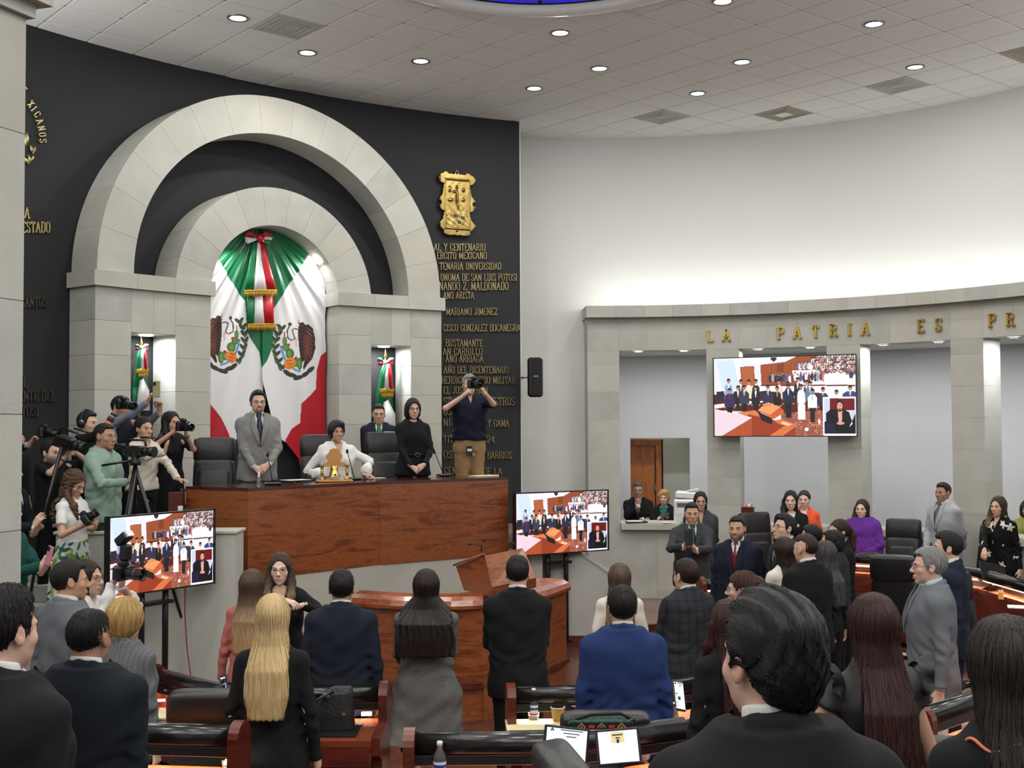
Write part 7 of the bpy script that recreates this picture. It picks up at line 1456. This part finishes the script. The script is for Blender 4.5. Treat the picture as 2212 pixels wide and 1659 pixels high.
P_['gtie'] = person('man in a navy suit, green tie and glasses behind a dais chair', 818, 872, 15.05, 8, 1.27, skin='tan', glasses='thin', build=1.05, hair=dict(mat=BLK, style='short', top=.022, t=.006), top=suit(SUITNAVY), shirt={}, tie=T_GREEN, tie_w=.1, bottom=TRN, arms=('back', 'back'))
P_['bob'] = person('woman with a dark bob and glasses in a belted black suit on the dais', 892, 859, 13.98, 20, 1.27, fem=True, skin='light', glasses='dark', build=1.08, hair=dict(mat=BLK, style='bob', t=.018), top=dict(name='jacket', mat=SUITBLACK, hem=.47, neck=.068, flare=1.05, ease=.008), bottom=TR, arms=('clasp', 'clasp'))
r = P_['bob']; mb = MB(); mb.tube([(.148*1.08*math.sin(a)*r['s'], -.122*1.12*math.cos(a)*r['s']-.006, .615*r['H']) for a in np.linspace(0, 2*PI, 28)[:-1]], .014, BLACKP, 6, closed=True, sy=.5); mb.obj('belt', r['root']); MB().tube([(.026*math.cos(a)+.02, -.15*r['s'], .615*r['H']+.026*math.sin(a)) for a in np.linspace(0, 2*PI, 16)[:-1]], .004, GREYM, 6, closed=True).obj('buckle', r['root'])
P_['polo'] = person('grey-haired photographer in a navy polo and khaki trousers on the dais', 1014, 807, 14.9, 12, 1.47, skin='light', build=1.05, hair=dict(mat=GREYH, style='short', top=.015, t=.014, rough=.004), top=dict(name='polo', mat=POLO, hem=.55, v=.80, vw=.035, open=0, collar=True, sleeve=.45, ease=.015, wr=1.4), bottom=dict(kind='trousers', mat=KHAKI, ease=.005), arms=(dict(px=(1000, 856, 14.6), dw=(.7, -.3, .6), nw=(.5, .6, -.5), curl=.9, pw=(-1, -.1, -.7)), dict(px=(1044, 846, 14.5), dw=(-.5, -.1, .85), nw=(-.7, .5, 0), curl=.8, pw=(1, -.1, -.8))))
r = P_['polo']; MB().box((-.03, -.17, .86), (.075, .008, .12), BLACKP, bev=.003).obj('badge', r['root']); MB().box((-.03, -.176, .87), (.055, .003, .03), WHITEP).obj('badge_print', r['root']); MB().lathe([(.0, -.002), (.016, 0)], (.09, -.142, 1.30), GREYM, 12, R=Matrix.Rotation(PI/2, 3, 'X')).obj('shirt_emblem', r['root'])
MB().box((r['root'].location[0], 14.98, 1.37), (.6, .5, .2), BLACKP, bev=.01).obj('riser', None, label='low black riser under the photographer on the dais', category='platform')
# ---- right side of the floor
P_['blue'] = person('man in a bright blue suit at the front right desk, back to us', 1344, 1262, 6.98, 180, 0., skin='tan', build=1.12, hair=dict(mat=BLK, style='short', top=.01, t=.012), top=suit(SUITBLUE), shirt={}, bottom=dict(kind='trousers', mat=SUITBLUE), arms=('down', 'down'), strandn=500)
P_['whj'] = person('woman with long streaked hair in a white jacket behind the blue suit', 1338, 1214, 9.2, 176, 0., fem=True, skin='light', hair=dict(mat=OMB2, style='long', end=-.5, w=.11, wave=.2), top=jk(OFFW), bottom=TR, arms=('down', 'down'), strandn=300)
P_['plaid'] = person('man in a charcoal plaid suit turned left, back to us', 1482, 1204, 8.9, 208, 0., skin='light', build=1.04, hair=dict(mat=DBR, style='short', top=.01, t=.01), top=suit(PATT, cols=plaid, vox=.0085), shirt={}, bottom=TR, arms=('down', 'clasp'), strandn=300)
P_['redh'] = person('woman with dark red hair and black jacket behind the big dark head', 1574, 1290, 5.9, 196, .15, fem=True, skin='light', hair=dict(mat=RED, style='long', end=-.5, w=.1, front=1), top=jk(SUITBLACK, v=.7), bottom=TR, arms=('down', 'down'), strandn=300)
P_['bun'] = person('woman with braided bun, glasses and gold earring in profile to the left', 1603, 1231, 8.3, -112, 0., fem=True, skin='light', glasses='thin', earring='gold', hair=dict(mat=hairmat('chestnut', (36, 20, 16), (84, 52, 40)), style='bun', bz=.05, rough=.005, freq=18), top=dict(name='blouse', mat=TROUS, hem=.5, neck=.07), bottom=TR, arms=('clasp', 'clasp'))
P_['fore'] = person('big foreground man seen from behind, combed-back black hair and black suit', 1664, 1270, 2.28, 186, .6, head=(14, 0), skin='light', build=1.08, hair=dict(mat=BLK2, style='back', t=.006, top=.022), top=suit(SUITBLACK, vox=.008), shirt={}, bottom=TR, arms=('down', 'down'), strandn=4200)
P_['ruff'] = person('woman with long reddish-black hair in a ruffled sleeveless black blouse', 1884, 1279, 4.6, 188, .28, fem=True, skin='brown', build=1.05, hair=dict(mat=RED, style='long', end=-.58, w=.105, t=.016), top=dict(name='blouse', mat=SATIN, hem=.48, neck=.07, sleeve=.16, wr=2.5), bottom=TR, arms=(dict(ARM['down'](-1)), dict(t=(.2, -.12, .98), pole=(1, .4, -.2), d=(-.4, -.7, -.5), n=(0, .5, -.8), curl=.5)), strandn=900)
r = P_['ruff']
for sg in (-1, 1):
    mb = MB(); V = []; n, k = 30, 5; c = r['S'][sg]+np.array([-sg*.005, 0, .03]); u = unit((sg*.85, 0, -.25)); a_ = unit(np.cross(u, (0, 1, 0))); b_ = np.array([0, 1, 0])
    for i in range(k):
        for j in range(n):
            t = 2*PI*j/n; rad = .058+.006*i+(.004*i)*math.sin(6*t+i*.3); q_ = c+u*(.012*i+.003*i*math.sin(5*t))+(a_*math.cos(t)+b_*math.sin(t))*rad; V.append(tuple(q_))
    Fq = [[i*n+j, i*n+(j+1) % n, (i+1)*n+(j+1) % n, (i+1)*n+j] for i in range(k-1) for j in range(n)]; V2 = [tuple(c+(np.array(v)-c)*.96) for v in V]; mb.add(V, Fq, SATIN, True); mb.add(V2, Fq, SATIN, True); mb.obj('ruffle', r['root'])
P_['rt'] = person('woman with long black hair cut by the right picture edge, orange collar trim', 2168, 1327, 3.05, 184, .4, fem=True, skin='light', hair=dict(mat=hairmat('soft_black', (20, 17, 16), (56, 48, 44)), style='long', end=-.62, w=.105, t=.018, part=.02), top=dict(name='blouse', mat=SUITBLACK, hem=.48, neck=.085, vox=.008), bottom=TR, arms=('down', 'down'), strandn=1800)
r = P_['rt']; MB().tube([(r['s']*.125*math.sin(a), .03+r['s']*.09*math.cos(a), .835*r['H']+.012*math.sin(6*a)) for a in np.linspace(.2, 2*PI-.2, 60)], .0045, mat('orange_trim', (190, 110, 76), .8), 6).obj('collar_trim', r['root'])
P_['old'] = person('older man with grey hair, glasses and a grey suit, facing left', 2006, 1179, 8.2, -102, 0., skin='light', glasses='thin', build=1.08, hair=dict(mat=GREYH, style='short', top=.012, t=.014, low=1), top=suit(SUITMG, hem=.43), shirt=dict(mat=LB), bottom=TRG, arms=('down', 'down'), strandn=600)
P_['navR'] = person('younger man in a navy suit just behind the grey-haired man, facing left', 2046, 1146, 9.6, -108, 0., skin='light', hair=dict(mat=BLK, style='short', top=.03, t=.016, low=1), top=suit(SUITNAVY), shirt={}, bottom=TRN, arms=('down', 'down'))
P_['vest'] = person('woman with long dark hair in a sleeveless off-white top, back to us', 1694, 1158, 10.3, 202, 0., fem=True, skin='light', hair=dict(mat=DBR, style='long', end=-.42, w=.095), top=dict(name='vest', mat=OFFW, hem=.5, neck=.07, sleeve=.1), bottom=TR, arms=('clasp', 'clasp'), strandn=250)
P_['fade'] = person('stocky man in a black suit with faded haircut, turned left', 1740, 1150, 9.9, 212, 0., skin='light', build=1.1, wide=1.06, hair=dict(mat=DBR, style='short', t=.004, top=.008), top=suit(SUITBLACK), shirt={}, bottom=TR, arms=('down', 'down'))
P_['lgh'] = person('woman with long black hair streaked with grey, back to us', 1780, 1166, 10.7, 215, 0., fem=True, skin='tan', hair=dict(mat=DGREY, style='long', end=-.44, w=.1, wave=.2, rough=.003), top=jk(SUITBLACK), bottom=TR, arms=('down', 'down'), strandn=300)
P_['slick'] = person('person with slicked-back black hair, only the forehead showing, in a dark suit', 1797, 1143, 11.4, 232, 0., skin='light', hair=dict(mat=BLK, style='back', top=.0, t=.008, hl=.015), top=suit(SUITDG), shirt={}, bottom=TR, arms=('down', 'down'))
P_['pony'] = person('woman with a sleek ponytail and gold earring in a black blazer, facing left', 1812, 1120, 12.0, -78, 0., fem=True, skin='light', earring='gold', hair=dict(mat=DBR, style='ponytail', end=-.3, part=.0), top=jk(SUITBLACK), shirt={}, bottom=TR, arms=('down', 'clasp'))
P_['hid'] = person('person with neat black hair mostly hidden behind the man with faded haircut', 1752, 1131, 12.7, 235, 0., skin='light', hair=dict(mat=BLK, style='short', top=.01), top=suit(SUITBLACK), shirt={}, bottom=TR, arms=('down', 'down'))
P_['gl'] = person('man with thick black hair and glasses looking up to the left, dark suit', 1694, 1110, 11.6, -72, 0., skin='light', head=(0, -12), glasses='dark', hair=dict(mat=BLK, style='short', top=.035, t=.014), top=suit(SUITDG), shirt=dict(mat=LB), tie=mat('tie_blue', (30, 46, 130), .5), bottom=TR, arms=('down', 'down'))
P_['burg'] = person('man in a navy suit with burgundy sweater and short beard, facing left', 1592, 1112, 11.85, -24, 0., skin='tan', beard=1, build=1.03, hair=dict(mat=BLK, style='short', top=.012, t=.006), top=suit(SUITNAVY, vest=KNIT, v=.63), shirt={}, tie=T_BURG, bottom=TR, arms=('fist', 'down'))
P_['phone'] = person('man in a dark suit and green tie filming with a black phone', 1494, 1084, 13.85, -3, 0., skin='tan', build=1.08, wide=1.06, hair=dict(mat=BLK, style='short', top=.012, t=.012), top=suit(CHAR), shirt={}, tie=T_DG, tie_w=.1, bottom=TR, arms=(dict(px=(1478, 1180, 13.45), dw=(.35, -.1, .8), nw=(.5, -.2, -.3), curl=.9), dict(px=(1503, 1188, 13.45), dw=(-.55, -.1, .75), nw=(-.6, .3, 0), curl=1.1, pw=(1, .3, -.8))))
P_['bgl'] = person('woman with dark hair and glasses in a black shirt behind the phone man', 1513, 1060, 14.9, -6, .08, fem=True, skin='tan', glasses='thin', build=1.1, hair=dict(mat=BLK, style='long', end=-.24, w=.09, t=.01), top=dict(name='blouse', mat=CHAR, hem=.46, v=.76, vw=.04, collar=True, ease=.01), bottom=TR, arms=('back', 'back'))
p = hitc(1378, 1045, C2, 6.95); P_['cm'] = person('man in glasses leaning on the stone counter with hand on chin', 1378, 1045, p[1], -6, .02, H=1.72, skin='brown', glasses='thin', seated=False, hair=dict(mat=hairmat('salt', (40, 40, 42), (110, 110, 112)), style='short', top=.02), top=suit(SUITBLACK), shirt={}, tie=mat('tie_olive', (70, 74, 40), .5), bottom=TR, arms=(dict(px=(1380, 1092, p[1]-.22), dw=(-.1, -.1, 1), nw=(0, 1, .1), curl=1.1, pw=(-.8, -.3, -1)), dict(px=(1388, 1122, p[1]-.34), dw=(1, 0, 0), nw=(0, .4, -1), curl=.5, pw=(1, .3, -.5))), feet=False)
p = hitc(1433, 1062, C2, 6.95); P_['cw'] = person('woman with short blonde hair leaning on the stone counter, green scarf', 1434, 1062, p[1], -14, .0, H=1.62, fem=True, skin='light', build=1.1, hair=dict(mat=SHORTBL, style='pixie', t=.02), top=jk(DKN, v=.68, vw=.085), shirt=dict(mat=PATT, cols=scarf, collar=False, neck=.06), bottom=TR, arms=(dict(px=(1420, 1122, p[1]-.36), dw=(.7, -.2, .5), nw=(.3, .6, -.6), curl=.9), dict(px=(1444, 1120, p[1]-.36), dw=(-.6, -.2, .6), nw=(-.3, .7, 0), curl=.9)), feet=False)
P_['bj'] = person('woman with long black hair, white blouse and black jacket with pin', 1708, 1058, 14.8, -18, .08, fem=True, skin='pale', hair=dict(mat=BLK, style='long', end=-.3, w=.095, front=-1), top=jk(SUITBLACK, vw=.075), shirt=dict(mat=WHITE, collar=False, neck=.06), bottom=TR, arms=('clasp', 'clasp'))
r = P_['bj']; MB().lathe([(0, 0), (.018, .002), (.02, 0)], (.09, -.15, 1.32), WHITEP, 12, R=Matrix.Rotation(PI/2, 3, 'X')).obj('pin', r['root'])
P_['or'] = person('woman in an orange jacket half hidden behind the long-haired woman', 1737, 1058, 16.1, -22, .07, fem=True, skin='pale', hair=dict(mat=DBR, style='ponytail', end=-.22), top=jk(ORANGE), shirt=dict(collar=False), bottom=TR, arms=('down', 'down'))
P_['pur'] = person('woman with dark hair wrapped in a purple shawl, facing left', 1862, 1077, 15.3, -34, .07, fem=True, skin='pale', build=1.22, wide=1.06, hair=dict(mat=DBR, style='long', end=-.3, w=.1, front=-1), top=dict(name='shawl', mat=PURP, hem=.50, neck=.06, ease=.035, flare=1.12, wr=1.2, pad=1., cuff=.06), bottom=TR, arms=(dict(t=(-.12, -.2, 1.0), pole=(-1, .1, -.6), curl=.6), dict(t=(.1, -.2, 1.02), pole=(1, .1, -.7), curl=.6)))
r = P_['pur']; F = Field((-.34, -.3, .9), (.34, .25, 1.5), .013); F.loft([.95, 1.1, 1.3, 1.42, 1.46], [.29, .285, .235, .12, .07], [.21, .21, .18, .115, .075], [-.03, -.03, -.01, .0, .01], p=2.1); F.d += (.0035*np.sin(F.Z*40+F.X*60+3*np.sin(F.X*6))+.002*np.sin(F.X*120+F.Z*20)).astype(np.float32); F.ell((0, -.06, 1.46), (.075, .09, .1), .01, 'sub'); V, Q = F.mesh(); link('shawl_drape', mesh_np('shawl_drape', V*r['s'], None, PURP, True, None, Q), r['root'])
P_['lg'] = person('tall man in a light grey suit and grey tie at the right, facing left', 2037, 1041, 15.4, -62, .1, skin='brown', build=1.05, hair=dict(mat=BLK, style='short', top=.025, t=.008), top=suit(SUITLG), shirt={}, tie=T_GREY, tie_w=.1, bottom=dict(kind='trousers', mat=SUITLG), arms=('clasp', 'back'))
P_['flo'] = person('woman with ombre hair in a black blouse with white flowers, facing left', 2156, 1070, 14.2, -52, .1, fem=True, skin='light', build=1.08, hair=dict(mat=OMB3, style='long', end=-.42, w=.1, front=-1), top=dict(name='blouse', mat=PATT, cols=floral, hem=.42, v=.77, vw=.045, open=0, collar=True, flare=1.05, vox=.0075, ease=.006), bottom=TR, arms=(dict(px=(2124, 1212, 13.75), dw=(-.3, -.5, -.7), nw=(0, .2, -1), curl=.3, pw=(-.2, .8, -.4)), 'down'))
p = hitc(2205, 1092, C2, 6.9); P_['ol'] = person('person in an olive jacket with crossed arms at the right picture edge', 2219, 1092, p[1], -20, .0, H=1.6, fem=True, skin='light', hair=dict(mat=DBR, style='bob'), top=jk(OLIVE), shirt=dict(mat=TROUS, collar=False), bottom=TR, arms=(dict(px=(2202, 1168, p[1]-.32), dw=(1, 0, 0), nw=(0, .4, -1), curl=.5), dict(px=(2226, 1166, p[1]-.34), dw=(-1, 0, 0), nw=(0, .4, -1), curl=.5)), feet=False)
# ================================================================== cameras, phones and tripods in the hands
LENSG = mat('lens_glass', (20, 22, 30), .05, spec=.8)
def dslr(label, p, dirn, sc=1., flash=False, lens=.12, r=.038):
    o = empty('camera', p, 0, label, 'camera', 'cameras of the press'); o.rotation_euler = Vector(dirn).to_track_quat('-Y', 'Z').to_euler(); k = sc
    MB().box((0, .03*k, 0), (.14*k, .06*k, .1*k), BLACKP, bev=.015*k).obj('camera_body', o); MB().box((0, .02*k, .06*k), (.055*k, .06*k, .04*k), BLACKP, bev=.012*k).obj('viewfinder', o); MB().box((.055*k, .0, -.0), (.035*k, .04*k, .095*k), LEATHERP, bev=.012*k).obj('grip', o)
    R_ = Matrix.Rotation(PI/2, 3, 'X'); L = lens*k; l = MB().lathe([(r*.8*k, 0), (r*.95*k, L*.15), (r*.95*k, L*.5), (r*k, L*.55), (r*k, L*.95), (r*1.05*k, L), (r*.9*k, L), (r*.8*k, L*.9)], m=BLACKP, n=22, R=R_).obj('lens_barrel', o); MB().lathe([(0, L*.93), (r*.8*k, L*.9)], m=LENSG, n=20, R=R_).obj('front_glass', l); MB().lathe([(r*1.0*k, L*.6), (r*1.04*k, L*.62), (r*1.0*k, L*.64)], m=GREYM, n=20, R=R_, cap=False).obj('ring', l)
    if flash: f = MB().box((0, .01*k, .13*k), (.06*k, .06*k, .1*k), BLACKP, bev=.01*k).obj('flash', o); MB().box((0, .03*k, .215*k), (.075*k, .1*k, .055*k), BLACKP, R=Matrix.Rotation(-.7, 3, 'X'), bev=.01*k).obj('flash_head', f); MB().box((0, -.012*k, .25*k), (.06*k, .012*k, .04*k), WHITEP, R=Matrix.Rotation(-.7, 3, 'X')).obj('flash_window', f)
    return o
def camcorder(label, p, dirn, k=1.):
    o = empty('video_camera', p, 0, label, 'camera', 'video cameras of the press'); o.rotation_euler = Vector(dirn).to_track_quat('-Y', 'Z').to_euler(); R_ = Matrix.Rotation(PI/2, 3, 'X')
    MB().box((0, .05*k, 0), (.12*k, .24*k, .13*k), BLACKP, bev=.02*k).obj('camera_body', o); l = MB().lathe([(.05*k, .05*k), (.052*k, .12*k), (.045*k, .13*k), (.055*k, .15*k), (.062*k, .22*k), (.05*k, .22*k)], m=BLACKP, n=22, R=R_).obj('lens_barrel', o); MB().lathe([(0, .2*k), (.05*k, .21*k)], m=LENSG, n=20, R=R_).obj('front_glass', l)
    h = MB().tube([(0, .16*k, .06*k), (0, .14*k, .13*k), (0, -.08*k, .13*k), (0, -.1*k, .06*k)], .014*k, BLACKP, 8).obj('top_handle', o); MB().tube([(.03*k, .0, .16*k), (.03*k, -.2*k, .16*k)], .011*k, BLACKM, 10).obj('microphone', h)
    MB().lathe([(.028*k, 0), (.03*k, .05*k), (.024*k, .1*k), (.034*k, .13*k)], (-.03*k, .17*k, .06*k), BLACKP, 14, R=Matrix.Rotation(-PI/2, 3, 'X')).obj('eyepiece', o); MB().box((-.1*k, -.02*k, .03*k), (.02*k, .1*k, .07*k), BLACKP, bev=.005).obj('side_screen', o); MB().box((0, .18*k, -.01*k), (.09*k, .05*k, .09*k), mat('battery', (34, 34, 36), .5), bev=.01).obj('battery', o)
    return o
def phone(label, p, nrm, up=(0, 0, 1), case=BLACKP, k=1.):
    o = empty('phone', p, 0, label, 'phone', 'phones held up'); n = Vector(nrm).normalized(); u = Vector(up); u = (u-n*u.dot(n)).normalized(); x = u.cross(n); M = Matrix((x, -n, u)).transposed(); o.rotation_euler = M.to_euler()
    MB().box((0, 0, 0), (.076*k, .009*k, .156*k), case, bev=.003*k).obj('shell', o); MB().box((-.018*k, -.006*k, .05*k), (.03*k, .006*k, .034*k), BLACKM, bev=.002*k).obj('camera_island', o); MB().box((0, .006*k, 0), (.07*k, .002*k, .148*k), LENSG).obj('display', o); return o
dslr('camera held high beside the pillar by a hand with a blue wristband', at(100, 934, 11.8), (1, -.25, .05), 1.05, lens=.1); camcorder('large shoulder video camera in front of the bearded man', at(150, 958, 11.4), (1, -.45, -.25), .92)
dslr('camera with long lens held above the green shirt man', at(268, 874, 12.1), (.9, -.5, -.15), 1., lens=.15, r=.042); dslr('camera of the woman in the black dress', at(398, 921, 12.4), (.75, -.6, -.1), 1.05); dslr('camera with a raised flash in front of the left television', at(272, 1238, 7.95), (.9, -.35, -.05), 1.05, True, .13)
dslr('camera the curly haired girl is looking at', at(192, 1118, 10.45), (.8, .2, .6), 1., lens=.09); dslr('camera held before the face of the grey-haired photographer', at(1026, 829, 14.42), (.55, -.8, .0), 1.15, lens=.12, r=.045)
phone('phone in a greenish case held high by the tall man', at(338, 841, 12.38), (-.2, -1, 0), case=mat('phone_gold', (160, 156, 110), .4), k=1.1); phone('dark phone in the raised hand of the cardigan woman', at(370, 958, 11.75), (-.7, -.7, .1), (.3, 0, 1)); phone('pink phone in front of the dark green sleeve', at(106, 1200, 9.65), (-.6, -.8, .2), (.2, 0, 1), mat('phone_pink', (196, 130, 150), .4)); phone('black phone held up by the man in the green tie', at(1488, 1160, 13.3), (0, -1, .1), case=BLACKP, k=1.2); phone('black phone in the hands of the blonde woman at the counter', at(1436, 1112, hitc(1433, 1062, C2, 6.95)[1]-.42), (0, -.6, .8), (.4, 0, .5))
# tripod with camcorder
tb = at(292, 1020, 11.0); o = empty('tripod', (tb[0], tb[1], .85), 0, 'black camera tripod held by the man in the green shirt', 'tripod'); tz = at(292, 1010, 11.0)[2]-.85
for a in (.4, 2.5, 4.6): MB().tube([(0, 0, tz), (.42*math.cos(a), .42*math.sin(a), .02)], [.022, .013], BLACKM, 10).obj('leg', o)
MB().tube([(0, 0, tz-.35), (0, 0, tz+.1)], .02, BLACKM, 12).obj('column', o); MB().lathe([(.05, 0), (.055, .03), (.035, .06), (.045, .1), (.04, .13)], (0, 0, tz+.02), BLACKP, 14).obj('head', o); MB().tube([(0, 0, tz+.07), (-.3, -.02, tz+.02)], .011, BLACKM, 8).obj('pan_bar', o); camcorder('video camera on the tripod beside the cardigan woman', at(300, 975, 11.0), (1, -.4, -.02), .8)
p1_, p2_ = at(134, 965, 11.3), at(92, 1120, 11.25); o = MB().tube([tuple(p1_), tuple(p2_), (p2_[0]-.12, 11.2, .85)], [.02, .017, .014], BLACKM, 10).obj('monopod', None, label='slanting black monopod below the shoulder video camera', category='monopod')
# headphones, watch, wristband, bracelet
r = P_['head']; hx = r['hx']
for sx in (-1, 1): MB().lathe([(.0, .0), (.034, .002), (.045, .012), (.045, .03), (.03, .034), (0, .034)], hx((sx*.078, .01, -.0)), BLACKP, 20, R=Matrix.Rotation(sx*PI/2, 3, 'Y')).obj('ear_cup', r['root']); MB().lathe([(0, .036), (.026, .035), (.028, .03)], hx((sx*.078, .005, .018)), GREYM, 18, R=Matrix.Rotation(sx*PI/2, 3, 'Y')).obj('silver_disc', r['root'])
MB().tube([hx((.1*math.sin(a), .012, .02+.125*math.cos(a))) for a in np.linspace(-1.6, 1.6, 18)], .009, BLACKP, 8).obj('headband', r['root'])
def band(r, sg, d, m, w=.022, rad=.031, nm='wristband'):
    u = unit(r['Wr'][sg]-r['E'][sg]); c = r['Wr'][sg]-u*d; MB().tube([c-u*w/2, c+u*w/2], rad, m, 16).obj(nm, r['root'])
band(P_['a2'], -1, .035, mat('wrist_blue', (120, 170, 216), .5)); band(P_['head'], -1, .015, mat('watch_dark', (60, 62, 66), .3, .5), nm='watch'); band(P_['head'], -1, .07, mat('strap_brown', (60, 44, 38), .6), .05, .036, 'cuff_strap'); band(P_['head'], -1, .13, mat('strap_orange', (206, 110, 70), .6), .05, .04, 'orange_sleeve'); band(P_['bear'], -1, .05, BLACKP, .012, .031, 'bracelet'); band(P_['dress'], 1, .02, mat('watch_strap', (150, 110, 100), .5), nm='watch')
